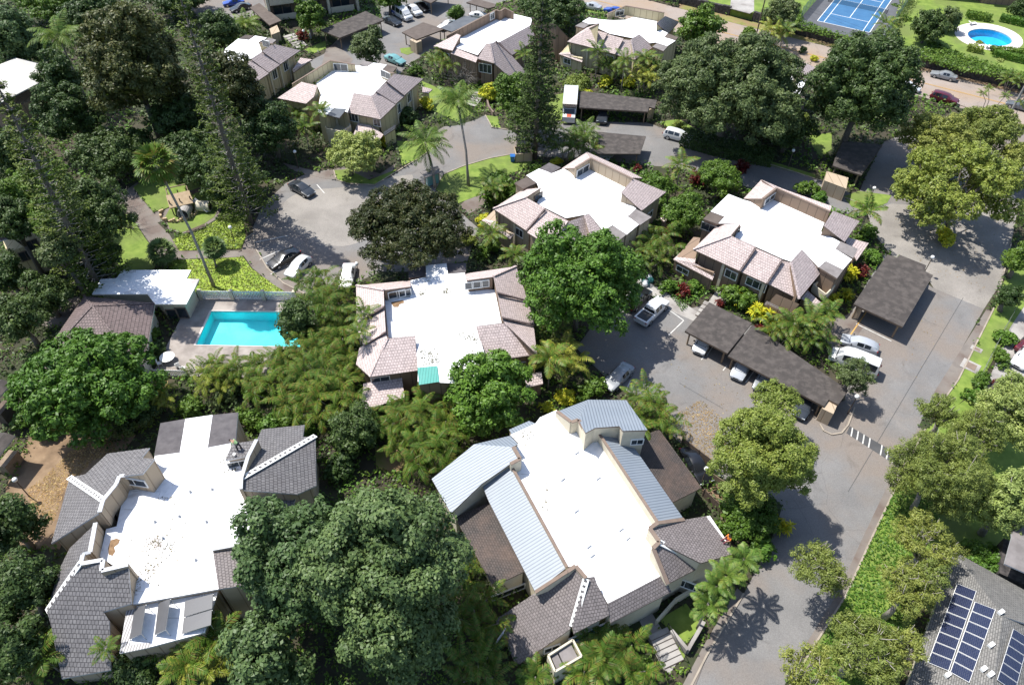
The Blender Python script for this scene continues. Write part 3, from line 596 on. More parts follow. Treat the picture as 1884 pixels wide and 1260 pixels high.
bpy.data.objects.remove(h.root.children[-1]) if False else None
h.window(1082.7, 1163, 3.8, 1.1, glass='glass_blue'); h.window(1260, 1073, 3.4, 1.2, bars=3); h.window(1172, 812, 1.2, .8); h.window(935, 1088, 3.2, .9, bars=2); h.window(1015, 1192, 1.4, 1.0); h.window(975, 1222, 1.6, .8)
m = MB(); P = [G(1008.6, 1205, 3.3), G(1054, 1176, 3.3), G(1070, 1206, 3.3), G(1021.4, 1234.3, 3.3)]
for a, b in zip(P, P[1:]+P[:1]): m.bar(a-Vector((0, 0, .55)), b-Vector((0, 0, .55)), .16, 1.1)
m.slab(P, 2.1, 2.3); m.slab([P[0].lerp(P[2], .06), P[1].lerp(P[3], .06), P[2].lerp(P[0], .06), P[3].lerp(P[1], .06)], 0, 2.1); m.build('balcony', X['cream'], h.root)
m = MB(); m.slab([P[0].lerp(P[2], .1), P[0].lerp(P[2], .1).lerp(P[1].lerp(P[3], .1), .3), P[3].lerp(P[1], .1).lerp(P[2].lerp(P[0], .1), .3), P[3].lerp(P[1], .1)], 2.3, 2.95); m.slab([P[0].lerp(P[2], .1).lerp(P[1].lerp(P[3], .1), .36), P[1].lerp(P[3], .1), P[2].lerp(P[0], .1), P[3].lerp(P[1], .1).lerp(P[2].lerp(P[0], .1), .36)], 2.3, 3.0); m.build('balcony_cabinet', X['roof_panel'], h.root)
m = MB()
for px, py in ((1061, 833), (1035, 882), (1083, 1005), (1142, 974), (1155, 990), (1060, 940), (1100, 880), (1089, 1022)): MB().box(G(px, py, ZF)+Vector((0, 0, .07)), .5, .18, .14, .7).build('roof_vent', X['grey_trim'], h.root)

# ---- C: pink tiled house by the pool
h = House('townhouse', 'pink tiled house beside the turquoise pool with teal lean-to sheet', 'townhouse', (820, 600), 'wall_brown', 'trim')
h.flat([(755.6, 515.9), (784.3, 509.2), (783.3, 488.2), (821.5, 484.3), (824.4, 504.4), (855, 501.5), (861.7, 532.1), (910.4, 533), (922.8, 594.2), (876, 599.9), (894, 659), (905, 690), (840, 705), (768.5, 702), (769, 681), (764.2, 617.1), (712.6, 621.9), (706, 552.2), (754.7, 546.4)], ZF)
patch(h, [(783.3, 488.4), (821.5, 484.6), (824.4, 504), (822, 522), (800, 530), (784, 512)], ZF+.016, 'stained_roof', 'stained_patch')
T = 7.1
h.roof([(655.3, 525.4, ZE), (754.7, 515.9, ZE), (755.6, 527.3), (705.9, 534, T)], 'pink_tile'); h.roof([(655.3, 525.4, ZE), (705.9, 534, T), (706.9, 563.6, T), (656.2, 595.2)], 'pink_tile')
h.roof([(706.9, 565.5, T-.4), (709.7, 610.5, T-.4), (668.7, 635.3), (655.3, 600, ZE-.2)], 'pink_tile'); h.roof([(709.7, 612, T-.7), (712.6, 622.9, T-.7), (681, 693.6), (655, 670), (661, 640, ZE-.4)], 'pink_tile')
h.roof([(712.6, 622.9, T-.7), (763.3, 617.1, T-.7), (769, 681.2, ZE-.1), (681, 693.6)], 'pink_tile')
h.roof([(855.9, 503.4, ZE), (949.6, 490.1, ZE), (907.5, 508.2, T), (906.5, 509.5), (858.8, 515.9)], 'pink_tile')
h.roof([(907.5, 508.2, T), (949.6, 490.1, ZE), (971.5, 553.1), (914.2, 537.8, T)], 'pink_tile'); h.roof([(915.2, 541, T-.4), (971.5, 556, ZE-.2), (976.3, 569.4), (983, 597), (923.8, 583.7, T-.4)], 'pink_tile')
h.roof([(923.8, 586.9, T-.7), (982, 600, ZE-.4), (988, 652), (928.5, 594.2, T-.7)], 'pink_tile'); h.roof([(876, 599.9, T-.7), (928.5, 594.2, T-.7), (988, 652, ZE-.4), (920.9, 661), (894, 664)], 'pink_tile')
h.roof([(668.7, 705.2, 3.1), (739.4, 693.8, 3.1), (744.1, 730, 2.4), (663.9, 756.8)], 'pink_tile', name='porch_roof'); h.roof([(966, 690, 2.9), (996, 684, 2.9), (999, 706, 2.4), (968, 713)], 'pink_tile', name='porch_roof')
h.flat([(768, 676.4), (804.3, 672.6), (808.2, 702.2), (770.9, 707.9)], ZF+.12, 'teal', walls=False, th=.08, name='lean_to_sheet')
h.flat([(751, 487.5), (783, 488), (784, 508), (752, 512)], ZF-.3, 'dark_panel'); h.flat([(822, 485), (858, 484), (857, 500), (826, 504)], ZF-.3, 'dark_panel')
h.parapet([(706, 552, 6.2), (712.6, 622.9, 6.2)], ZF, .2, capw=.26); h.finish(); C_ = h
for px, py in ((728, 541), (869, 524)): h.window(px+2, py, 2.0, 1.0)
h.window(745, 539, 1.4, 1.0); h.window(884, 522, 2, 1.0)
for px, py in ((955, 672), (700, 698)): h.window(px, py, 2, 1)
patch(h, [(719, 556), (742, 552), (744, 557), (735, 560), (733, 565), (724, 565)], ZF+.02, 'leaf_litter', 'leaf_litter')
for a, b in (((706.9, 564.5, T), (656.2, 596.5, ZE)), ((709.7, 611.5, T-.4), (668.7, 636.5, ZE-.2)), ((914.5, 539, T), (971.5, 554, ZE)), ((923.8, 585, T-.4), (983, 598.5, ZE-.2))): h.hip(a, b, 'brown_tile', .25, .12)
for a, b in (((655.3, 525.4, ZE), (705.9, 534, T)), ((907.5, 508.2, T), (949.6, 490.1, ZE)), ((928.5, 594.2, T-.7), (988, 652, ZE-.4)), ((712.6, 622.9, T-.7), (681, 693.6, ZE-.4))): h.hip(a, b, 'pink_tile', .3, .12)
for k, mm in h.cap.items(): mm.build('hip_capping', X[k], h.root)

# ---- D: pink tiled house, upper centre
h = House('townhouse', 'pink tiled house behind the big breadfruit like tree, upper centre', 'townhouse', (1060, 400), 'wall', 'trim')
h.flat([(968.2, 323), (991.8, 310.3), (1015.3, 319.1), (1037, 310.3), (1058.5, 322), (1088, 308.3), (1158.7, 343.6), (1143, 364.3), (1170.5, 383.9), (1154.8, 398.6), (1176.4, 412.4), (1152.8, 432), (1127.3, 414.3), (1109.6, 425.1), (1084, 393.7), (1040.9, 401.6), (997.7, 380), (987.8, 373.1), (995.7, 359.4), (987.8, 336.8)], ZF)
for q, mt in ((((946.6, 336.8), (968.2, 326), (987.8, 336.8), (962.3, 347.6)), 'shingle_tan'), (((993.7, 309.3), (1010.4, 299.5), (1032, 308.3), (1014.3, 319.1)), 'dark_panel'), (((1154.8, 397.6), (1170.5, 384.9), (1199, 399.6), (1177.3, 414.3)), 'roof_panel'), (((1109.6, 426.1), (1128.2, 415.3), (1152.8, 431), (1139, 442.8)), 'roof_panel')): h.flat(q, ZF+.03, mt)
T = 7.0
h.roof([(907.3, 383.9, ZE), (962, 349, ZE), (995.7, 345.6), (968.2, 363.3, T)], 'pink_tile'); h.roof([(907.3, 383.9, ZE), (968.2, 363.3, T), (1003.5, 382.9, T), (968.2, 424.2)], 'pink_tile')
h.roof([(1004, 385.5, T-.3), (1046, 407, T-.3), (1010, 452), (970, 428, ZE-.1)], 'pink_tile'); h.roof([(1046, 408, T-.5), (1078, 396, T-.2), (1094, 456), (1012, 454, ZE-.2)], 'pink_tile'); h.roof([(1083, 393.7, T), (1109, 427), (1094, 456, ZE), (1076, 397, T)], 'pink_tile')
h.roof([(1033, 310.3), (1080.1, 279.8, ZE), (1087, 291.6, T), (1058.5, 309.3, T)], 'pink_tile'); h.roof([(1080.1, 279.8, 5.0), (1145.9, 309.3, 5.0), (1182.3, 328), (1158.7, 327, 7.1), (1087, 291.6, 7.1)], 'pink_tile')
h.roof([(1143, 354.4, T), (1164.6, 328.9, T), (1225.5, 353.5, ZE), (1180.3, 387.8)], 'pink_tile')
h.roof([(885.7, 405.5, 2.4), (911.2, 390.8, 3.0), (914, 412, 3.0), (946, 431, 3.0), (938.7, 440, 2.4)], 'pink_tile', name='porch_roof', eave=.3); h.roof([(1214.7, 401.6, 2.5), (1227.4, 387.8, 2.9), (1237.2, 397.7, 2.9), (1223.5, 409.4)], 'pink_tile', name='porch_roof')
h.parapet([(1058.5, 309.3, T+.05), (1087, 291.6, 7.15), (1158.7, 327, 7.15), (1164, 330, 7.1)], ZF, .2, capw=.26); h.finish(); D_ = h
h.window(1072, 314, 2.6, 1.1); h.window(990, 362, 1.6, .9, frame='trim'); h.window(956, 428, 1.4, 1.2); h.window(1195, 395, 1.4, 1.0)
for a in ((948, 424),): h.post(*a)
for a, b in (((907.3, 383.9, ZE), (968.2, 363.3, T)), ((1076, 396, T), (1094, 456, ZE))): h.hip(a, b, 'pink_tile', .28, .1)
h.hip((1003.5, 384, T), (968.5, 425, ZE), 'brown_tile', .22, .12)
for k, mm in h.cap.items(): mm.build('hip_capping', X[k], h.root)

# ---- E: pink tiled house, right
h = House('townhouse', 'pink tiled house above the long carport, white flat roof', 'townhouse', (1430, 460), 'wall_brown', 'trim')
h.flat([(1307.5, 389), (1340.4, 357.2), (1368, 367.8), (1404, 377.3), (1427.5, 361.4), (1520.9, 399.6), (1510.3, 426.2), (1546.3, 445.3), (1536.8, 458), (1567.6, 477.1), (1550.6, 496.2), (1517.7, 481.4), (1506, 492), (1475.2, 459), (1455, 481.4), (1439.1, 476), (1357.4, 438.9), (1345, 434), (1361.6, 426.2), (1361.6, 411.3), (1321.3, 411.3), (1333, 398.6)], ZF)
for q, mt in ((((1293.7, 402.8), (1307.5, 390), (1333, 398.6), (1320.2, 412.4)), 'shingle_tan'), (((1536.8, 458), (1546.3, 444.2), (1578.2, 458), (1569.7, 475)), 'roof_panel'), (((1507, 492), (1519.8, 480.3), (1551.7, 496.2), (1540, 512.1)), 'roof_panel')): h.flat(q, ZF+.03, mt)
h.roof([(1275.6, 459, ZE), (1321.3, 413.4, ZE), (1362.7, 411.3), (1344.6, 433.6, T)], 'pink_tile'); h.roof([(1275.6, 459, ZE), (1344.6, 433.6, T), (1390.3, 454.8, T), (1360.6, 498.3)], 'pink_tile')
h.roof([(1391.4, 457, T-.25), (1439.1, 478, T-.25), (1410.5, 521.6), (1362.7, 499.4, ZE-.1)], 'pink_tile'); h.roof([(1440.2, 480, T-.5), (1455, 483.5, T-.5), (1469.9, 550.4), (1412.6, 521.7, ZE-.2)], 'pink_tile')
h.roof([(1475.2, 459, T), (1510.3, 501.5), (1469.9, 550.4, ZE), (1455, 482.4, T)], 'pink_tile')
h.roof([(1368, 365.6), (1400.9, 330.6, ZE), (1428.5, 346.5, T), (1404, 365.6, T)], 'pink_tile'); h.roof([(1400.9, 330.6, 5.2), (1440.2, 347.6, 5.8), (1530, 379.4), (1527.2, 389.9, 7.1), (1428, 348.7, 7.1)], 'pink_tile')
h.roof([(1515.6, 415.5, T), (1532.5, 387.9, T), (1581.4, 407, ZE), (1553.8, 445.3)], 'pink_tile'); h.roof([(1553, 440, 3.6), (1560, 437), (1598.4, 447.4, 2.9), (1576, 479.2, 2.9)], 'pink_tile', name='porch_roof')
h.roof([(1238.5, 477.1, 2.4), (1272.5, 445.3, 2.9), (1287, 447.4, 3.1), (1278, 484, 3.1), (1315, 504, 3.0), (1310.7, 515.3, 2.4)], 'pink_tile', name='porch_roof', eave=.3)
h.roof([(1410.5, 553.5, 3.0), (1459.3, 576.9, 3.0), (1455, 583.3, 2.4), (1406.2, 560)], 'pink_tile', name='porch_roof', eave=.3); h.roof([(1485.8, 534.4, 3.0), (1516.6, 562, 2.4), (1506, 572.6), (1474, 549.3, 3.0)], 'pink_tile', name='porch_roof', eave=.3)
h.parapet([(1404, 365.6, T+.05), (1428.5, 346.5, 7.15), (1527.2, 389.9, 7.15)], ZF, .2, capw=.26); h.finish(); E_ = h
h.window(1416, 366, 2.6, .9); h.window(1356, 427, 1.6, .9, frame='trim'); h.window(1345, 505, 1.6, 1.2); h.window(1391, 523, 2.6, 1.2, bars=2); h.window(1305, 419, 2.2, 1.1, frame='steel')
h.window(1256, 497, 1.8, .8); h.post(1327, 505, .35); h.post(1400, 540, .35)
m = MB(); P = [G(1497, 523, 3.4), G(1516, 511, 3.4), G(1536, 524, 3.4), G(1520, 541, 3.4)]
for a, b in zip(P, P[1:]+P[:1]): m.bar(a-Vector((0, 0, .5)), b-Vector((0, 0, .5)), .14, 1.0)
m.slab(P, 2.2, 2.45); m.build('balcony', X['cream'], h.root)
for a, b in (((1275.6, 459, ZE), (1344.6, 433.6, T)), ((1455, 482.4, T), (1469.9, 550.4, ZE))): h.hip(a, b, 'pink_tile', .28, .1)
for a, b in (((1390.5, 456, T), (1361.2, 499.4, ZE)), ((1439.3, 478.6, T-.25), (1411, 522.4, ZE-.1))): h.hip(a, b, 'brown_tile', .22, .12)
for k, mm in h.cap.items(): mm.build('hip_capping', X[k], h.root)

# ---- F: pale yellow house, upper left of centre
h = House('townhouse', 'pale yellow walled pink tiled house behind two coconut palms', 'townhouse', (650, 200), 'wall_yellow', 'trim')
h.flat([(581.7, 153.7), (614, 128.2), (646.3, 133.3), (653.9, 120.6), (676, 123.1), (685.3, 115.5), (711.7, 119.7), (700.6, 130.8), (702.3, 142.7), (712.5, 147.7), (684.5, 176.6), (650.5, 171.5), (639.5, 207.2), (615.7, 198.7), (600.4, 212.3), (583.4, 207.2), (590.2, 173.2)], ZF)
h.flat([(602, 211.4), (615.7, 199.6), (637.8, 200.4), (624.2, 217.4)], ZF+.03, 'slate', walls=False); h.flat([(675, 123), (663, 119), (668, 112), (687, 115.5)], ZF+.03, 'roof_panel'); h.flat([(704, 130), (712.5, 119.7), (730.3, 124), (722.7, 133.3)], ZF+.03, 'shingle_tan')
h.roof([(510.4, 180.9, ZE), (554.5, 151.1, 6.6), (584.3, 157.9, 6.8), (577.5, 178.3), (563, 191.1)], 'pink_tile'); h.roof([(650.5, 171.5, T), (682.8, 176.6, T), (699.8, 220, ZE), (639.5, 207.2)], 'pink_tile')
h.roof([(683.6, 176.6, T), (692.1, 170.6, T), (727.8, 192.8), (699.8, 220, ZE)], 'pink_tile'); h.roof([(691.3, 168.9, T+.15), (710, 151.9, T+.15), (743.9, 177.5), (727, 192, ZE+.1)], 'pink_tile'); h.roof([(710.8, 150.3, T+.3), (725.2, 135.9, T+.3), (778.7, 145.2), (743.9, 175.8, ZE+.2)], 'pink_tile')
h.roof([(658.2, 226.7, 3.0), (682, 231, 3.0), (693.8, 262.4, 2.2), (648, 253)], 'pink_tile', name='porch_roof'); h.roof([(682, 231, 3.0), (705.7, 248), (693.8, 262.4, 2.2), (690, 245, 2.6)], 'pink_tile', name='porch_roof', walls=False); h.roof([(705.7, 242.9, 3.0), (727.8, 229.3, 3.0), (727, 237, 2.5), (707, 250)], 'pink_tile', name='porch_roof', eave=.2); h.roof([(777, 159.6, 3.0), (795.7, 164.7), (788, 171.5, 2.5), (777, 169.8, 2.9)], 'pink_tile', name='porch_roof')
h.parapet([(537.6, 155.4, 6.0), (563, 140, 7.0), (607.2, 112.1, 7.1), (653.1, 119.7, 6.6)], ZF, .22, capw=.3); h.parapet([(700.6, 130.8, 6.6), (725.2, 135.9, 7.2)], ZF, .2, capw=.26); h.finish(); F_ = h
h.window(627, 124, 2.4, 1.2); h.window(710, 138, 2.4, 1.2); h.window(650, 215, 1.8, 1.6, bars=2); h.window(694, 226, 1.2, 1.2); h.window(733, 200, 1.2, 1.6); h.window(752, 180, 1.2, 1.6)
for px, py in ((730, 208), (739, 196), (748, 188), (757, 176)): h.post(px, py, .3)
m = MB(); P = [G(598, 224, 3.3), G(632, 218, 3.3), G(645, 230, 3.3), G(630, 242, 3.3), G(600, 236, 3.3)]
for a, b in zip(P, P[1:]+P[:1]): m.bar(a-Vector((0, 0, .5)), b-Vector((0, 0, .5)), .14, 1.0)
m.slab(P, 2.1, 2.35); m.slab([p*.98+P[0]*.02 for p in P], 0, 2.1); m.build('balcony', X['cream'], h.root)
h.hip((682.8, 176.6, T), (699.8, 220, ZE), 'pink_tile', .28, .1)
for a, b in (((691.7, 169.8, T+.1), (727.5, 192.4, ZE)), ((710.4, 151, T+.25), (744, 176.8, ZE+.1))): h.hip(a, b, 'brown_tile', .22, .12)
for k, mm in h.cap.items(): mm.build('hip_capping', X[k], h.root)

# ---- G: pink tiled house under the dark mango, top left
h = House('townhouse', 'yellowish walled pink tiled house partly under a dark spreading tree', 'townhouse', (480, 130), 'wall_yellow', 'trim')
h.flat([(438.1, 71.7), (458, 74), (469.2, 66.1), (491.5, 70), (475.5, 78), (482, 95.5), (462.8, 108.3), (427.8, 121), (400, 118), (415, 90)], ZF); h.flat([(440.5, 70.5), (451.7, 64.5), (466.8, 66), (457, 73.6)], ZF+.03, 'porch_tile'); h.flat([(484, 78), (494.6, 69.3), (508.2, 74), (501, 80)], ZF+.03, 'roof_panel')
h.roof([(481.9, 94.7, T), (502.6, 81.2, T), (552, 93.2, ZE), (515.4, 118.6)], 'pink_tile'); h.roof([(461.2, 109, T-.2), (481.5, 96, T-.2), (515.4, 119.5, ZE-.1), (494.6, 133.8)], 'pink_tile'); h.roof([(445, 122, T-.4), (461.2, 110.5, T-.4), (494.6, 135.4, ZE-.2), (470, 152)], 'pink_tile')
h.roof([(400, 121, T-.4), (444, 122.5, T-.4), (469, 153, ZE-.2), (390, 146)], 'pink_tile'); h.roof([(552.8, 106.7, 2.9), (574.3, 109.9, 2.4), (540, 134, 2.4), (538, 129, 2.9)], 'pink_tile', name='porch_roof', eave=.2); h.roof([(425, 173, 2.9), (462, 168, 2.9), (480, 190, 2.3), (436, 198)], 'white_roof', name='porch_roof')
h.parapet([(478, 80, 6.5), (502.6, 81.2, T+.1)], ZF, .2, capw=.26); h.finish()
h.window(525, 122, 1.2, 1.6); h.window(505, 137, 1.2, 1.6); h.window(490, 80.5, 1.6, 1.1)
for px, py in ((515, 130), (530, 118), (497, 143)): h.post(px, py, .3)

# ---- H: tan house with the long swept roof, top
h = House('townhouse', 'tan walled pink tiled house with long swept roof behind the tall pine', 'townhouse', (920, 90), 'wall_brown', 'trim')
h.flat([(837.3, 87.6), (848.5, 63.7), (915.4, 31.8), (929.7, 29.5), (945.6, 26.3), (979, 34.2), (975.9, 47.8), (918.5, 78), (894.6, 81.2), (878.7, 101.9)], ZF)
h.roof([(797.5, 85.2, ZE), (840.5, 62.9, 6.8), (847.7, 65.3, 6.9), (832.5, 93.9)], 'pink_tile'); h.roof([(838.9, 87.6, ZF-.02), (881.9, 99.5, ZF-.02), (875.5, 115.4, 4.5), (829.4, 98.7)], 'pink_tile'); h.roof([(894.6, 80.4, T), (901.8, 81.2, T), (909, 117, ZE), (878.7, 108.3)], 'pink_tile')
h.roof([(902.6, 81.2, T), (912.2, 76.4, T), (940.8, 101.9), (967.9, 132.2), (944, 148), (909, 117, ZE)], 'pink_tile', eave=.3); h.roof([(918.5, 78, 6.6), (977.5, 46.2, 6.6), (985.4, 73.2, ZE), (942.4, 101.9)], 'pink_tile')
h.roof([(977.5, 31.8, 7.0), (1023.6, 46.2, 7.0), (1045.9, 70, ZE), (1031.6, 95.5), (985.4, 73)], 'pink_tile'); h.parapet([(821.4, 66.9, 6.0), (850, 52, 7.0), (913, 19.1, 7.1), (920, 21.5, 7.1), (928.9, 15.9, 7.1), (945, 24, 6.6)], ZF, .22, capw=.3); h.finish()
h.window(893, 126, 2.4, 1.6, bars=2); h.window(820, 103, 2.0, 1.2); h.window(905, 30, 1.2, 1.2)
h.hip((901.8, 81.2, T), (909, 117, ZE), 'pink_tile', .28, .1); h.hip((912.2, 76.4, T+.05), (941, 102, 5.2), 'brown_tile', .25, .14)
for k, mm in h.cap.items(): mm.build('hip_capping', X[k], h.root)

# ---- I: top right house
h = House('townhouse', 'olive walled pink tiled house behind the moving truck carport', 'townhouse', (1140, 90), 'wall_yellow', 'trim')
h.flat([(1071, 40.3), (1083.7, 33), (1104.4, 36.3), (1130, 38), (1150.6, 37), (1172.9, 29.1), (1207.9, 39.5), (1207.9, 51.4), (1228.6, 61), (1222.2, 68.9), (1242.9, 75.3), (1227, 85.6), (1206.3, 78.5), (1195.2, 80), (1176.8, 64.1), (1163.3, 70.5), (1121.9, 62.5), (1101.2, 53), (1102.8, 43.4), (1085.3, 45)], ZF)
for q, mt in ((((1058.2, 48.2), (1069.4, 41.8), (1085.3, 45), (1074.1, 52.2)), 'roof_panel'), (((1200, 86.4), (1209.5, 79.3), (1228.6, 85.6), (1220.6, 94.4)), 'roof_panel'), (((1222, 69), (1228.6, 61.8), (1247.7, 68.9), (1243, 74.5)), 'shingle_tan')): h.flat(q, ZF+.03, mt)
h.roof([(1043.9, 76.9, ZE), (1083.7, 52.2, T), (1117.9, 61.8, T), (1101.2, 91.2)], 'pink_tile'); h.roof([(1043.9, 76.9, ZE), (1074.9, 53, ZE), (1102.8, 43.4), (1083.7, 52.2, T)], 'pink_tile'); h.roof([(1118.7, 63.5, T-.25), (1147.4, 71.5, T-.25), (1131.5, 100), (1102, 92.5, ZE-.1)], 'pink_tile')
h.roof([(1147.4, 73, T-.5), (1160.9, 74.5, T-.5), (1168, 110.3), (1131.5, 100.5, ZE-.2)], 'pink_tile'); h.roof([(1176, 63.3, T), (1200.7, 88), (1168, 110.3, ZE), (1160.9, 72.9, T)], 'pink_tile'); h.roof([(1207.9, 43.4, T), (1223.8, 29.9, T), (1249.3, 40.3, ZE), (1230.2, 62.5)], 'pink_tile')
h.roof([(1028, 100, 2.5), (1045, 86, 3.0), (1050, 100, 3.0), (1073, 108.3, 2.8), (1070.6, 115, 2.4)], 'pink_tile', name='porch_roof', eave=.3); h.parapet([(1117.9, 26, 6.2), (1151.4, 11.6, 7.1), (1222.2, 24.3, 7.1)], ZF, .22, capw=.3); h.finish()
h.window(1122, 110, 1.4, 1.5); h.window(1140, 24, 1.8, 1.0); h.window(1044, 113, 1.5, 1)
h.post(1081, 100, .3); h.hip((1160.9, 73.5, T), (1168, 110.3, ZE), 'pink_tile', .28, .1)
for k, mm in h.cap.items(): mm.build('hip_capping', X[k], h.root)

# ---- J: only glimpsed between the two big trees at right
h = House('townhouse', 'pink tiled house glimpsed between the two largest crowns at right', 'townhouse', (1450, 140), 'wall_yellow', 'trim'); h.flat([(1400, 110), (1462, 120), (1488, 140), (1470, 175), (1390, 160)], ZF); h.roof([(1472, 112, 6.8), (1499, 124, 5), (1488, 150), (1462, 138, 6.8)], 'pink_tile'); h.roof([(1385, 165, 6.6), (1480, 178, 6.6), (1478, 205, ZE), (1370, 195)], 'pink_tile'); h.finish()

# ---- O: pool cabana
h = House('pool_house', 'low pool house with stained and shade mottled flat roof and brown tiled hip roof', 'pool house', (220, 560), 'cream', 'cream')
h.flat([(169.2, 541.3), (185.1, 513.4), (213.8, 511.8), (225.7, 496.7), (351.5, 496.7), (342.7, 513.4), (366.6, 513.4), (342.7, 559.6), (285.4, 559.6), (271, 541)], 3.1, 'stained_roof', inset=.7)  # stains serve as roof dirt and as pine shade put into the colour
P0 = (169.2, 562.8, 5.0)
for a, b in (((154.8, 544.5, 3.0), (285.4, 558, 3.0)), ((285.4, 558, 3.0), (262, 690, 3.0)), ((262, 690, 3.0), (50, 695, 3.0)), ((50, 695, 3.0), (154.8, 544.5, 3.0))): h.roof([P0, a, b], 'brown_tile', name='hip_roof')
h.finish()
for px, py in ((298, 573), (318, 578), (335, 575)): h.window(px, py, 1.3, 1.6, frame='trim', bars=0)
for q in ((285.4, 558, 3.0), (262, 690, 3.0), (50, 695, 3.0), (154.8, 544.5, 3.0)): h.hip(P0, q, 'brown_tile', .25, .1)
for k, mm in h.cap.items(): mm.build('hip_capping', X[k], h.root)

# ---- N: grey shingle house with solar panels
h = House('house', 'grey shingled house with two arrays of solar panels, bottom right', 'house', (1830, 1200), 'cream', 'grey_trim')
h.roof([(1756.4, 1014.4, 3.0), (1845.4, 1133.2, 5.6), (1826, 1260, 5.6), (1812, 1340), (1640, 1340), (1683.5, 1220.9, 3.0)], 'grey_shingle', name='shingle_roof'); h.roof([(1756.4, 1014.4, 3.0), (1960, 1126, 3.0), (1960, 1170), (1845.4, 1133.2, 5.6)], 'grey_shingle', name='shingle_roof')
h.roof([(1845.4, 1133.2, 5.6), (1960, 1160, 3.6), (1990, 1340), (1812, 1340), (1826, 1260, 5.6)], 'grey_shingle', name='shingle_roof'); h.finish(); N_ = h
def solar_mat():
    m = M('blue black solar cells', (.012, .018, .05), .18); N, L, b = nodes(m); uv = N.new('ShaderNodeUVMap'); uv.uv_map = 'UVMap'
    br = N.new('ShaderNodeTexBrick'); br.offset = 0; br.inputs['Scale'].default_value = 1; br.inputs['Brick Width'].default_value = .135; br.inputs['Row Height'].default_value = .135; br.inputs['Mortar Size'].default_value = .007
    for k, c in (('Color1', (.010, .015, .045)), ('Color2', (.016, .022, .06)), ('Mortar', (.085, .095, .12))): br.inputs[k].default_value = (*c, 1)
    L.new(uv.outputs[0], br.inputs['Vector']); setcol(m, br.outputs[0]); return m
X['solar'] = solar_mat()
def array(q, nr, nc):
    Q = []
    for a, b in q:
        p, n = N_.hit(a, b)
        Q.append(p+Vector((0, 0, .12)) if p else G(a, b, 4))
    for i in range(nr):
        for j in range(nc):
            f = lambda u, v: Q[0].lerp(Q[1], u).lerp(Q[3].lerp(Q[2], u), v)
            c = [f((j+.015)/nc, (i+.025)/nr), f((j+.985)/nc, (i+.025)/nr), f((j+.985)/nc, (i+.975)/nr), f((j+.015)/nc, (i+.975)/nr)]
            cc = sum(c, Vector())/4; up = Vector((0, 0, .06)); m = MB(); m.prism([p+up for p in c], c); s_ = m.build('solar_panel', X['white_paint'], N_.root)
            m = MB(); ins = [cc+(p-cc)*.955+up*1.12 for p in c]; m.prism(ins, [p-up*.3 for p in ins]); m.build('solar_cells', X['solar'], s_)
array(((1759, 1074), (1795.5, 1088.6), (1744.2, 1235.7), (1704, 1219.5)), 8, 1); array(((1791.4, 1107.5), (1830.6, 1122.4), (1782, 1257.3), (1745.6, 1237)), 7, 1)
array(((1862, 1157), (1892, 1176), (1866, 1275), (1832, 1251)), 6, 1)
for px, py in ((1840, 1127), (1822, 1187), (1808, 1231), (1821, 1241), (1742, 1242)):
    p, n = h.hit(px, py)
    if p: m = MB(); m.box(p+Vector((0, 0, .15)), .5, .3, .3, .5); m.build('roof_vent', X['white_paint'], h.root)

# ---- plain houses at the margins
def gable(name, label, cat, c_px, rz, lx, ly, ze, zr, roofmat, wall='cream', hipd=0.0):
    h = House(name, label, cat, c_px, wall, 'grey_trim'); c = G(*c_px); ex = Vector((math.cos(rz), math.sin(rz), 0)); ey = Vector((-math.sin(rz), math.cos(rz), 0))
    A, B, C, D = [c+ex*(lx/2*a)+ey*(ly/2*b)+Vector((0, 0, ze)) for a, b in ((-1, -1), (1, -1), (1, 1), (-1, 1))]; r0 = c-ex*(lx/2-hipd)+Vector((0, 0, zr)); r1 = c+ex*(lx/2-hipd)+Vector((0, 0, zr))
    for f in ((A, B, r1, r0), (C, D, r0, r1))+(((D, A, r0), (B, C, r1)) if hipd else ()):
        m = MB(); m.prism(list(f), [p-Vector((0, 0, .15)) for p in f], 0, 1); m.build('roof', [X[roofmat], X['grey_trim']], h.root)
    off = Vector((0, 0, 0)); q = [c+ex*((lx/2-.5)*a)+ey*((ly/2-.5)*b) for a, b in ((-1, -1), (1, -1), (1, 1), (-1, 1))]; h.wm.slab(q, 0, ze-.1)
    h.finish(); return h
X['pale_roof'] = mottled('pale cream roofing', (.50, .475, .435), (.60, .575, .53), .5, .8)
h = gable('house', 'pale cream roofed house between dark trees at far left', 'house', (30, 183, 2), R(66), 13, 12, 3.6, 5.6, 'pale_roof', 'wall_brown', 3)
h = gable('house', 'tan walled dwelling deep in shade under the left pines', 'house', (64, 462, 2), R(35), 6.2, 5.6, 4.6, 5.6, 'brown_tile', 'wall_yellow')
for px, py in ((60, 450), (48, 470), (78, 478)): h.window(px, py, 1.4, 1.4, frame='trim')
m = MB(); c = G(52, 492); m.box(c+Vector((0, 0, 2.6)), 4, 1.6, .2, R(35)); m.box(c+Vector((0, 0, 3.0))+Vector((.45, -.6, 0)), 4, .12, .9, R(35)); m.build('balcony', X['wood'], h.root)
h = gable('house', 'white roofed brick house above the oval pool at top right', 'house', (1862, -12, 3), R(-12), 14, 8, 4.4, 5.4, 'pale_roof', 'wall_brown'); h.window(1858, 20, 2, 1)
h = gable('house', 'dark green roofed garden house at the top of the lawn', 'house', (1775, -22, 3), R(-12), 20, 7, 4.4, 6, 'slate', 'wall_brown')
h = gable('shed', 'small grey roofed shed at the right frame edge', 'shed', (1905, 1055, 2), R(-30), 7, 5, 2.6, 3.4, 'roof_panel', 'lava')
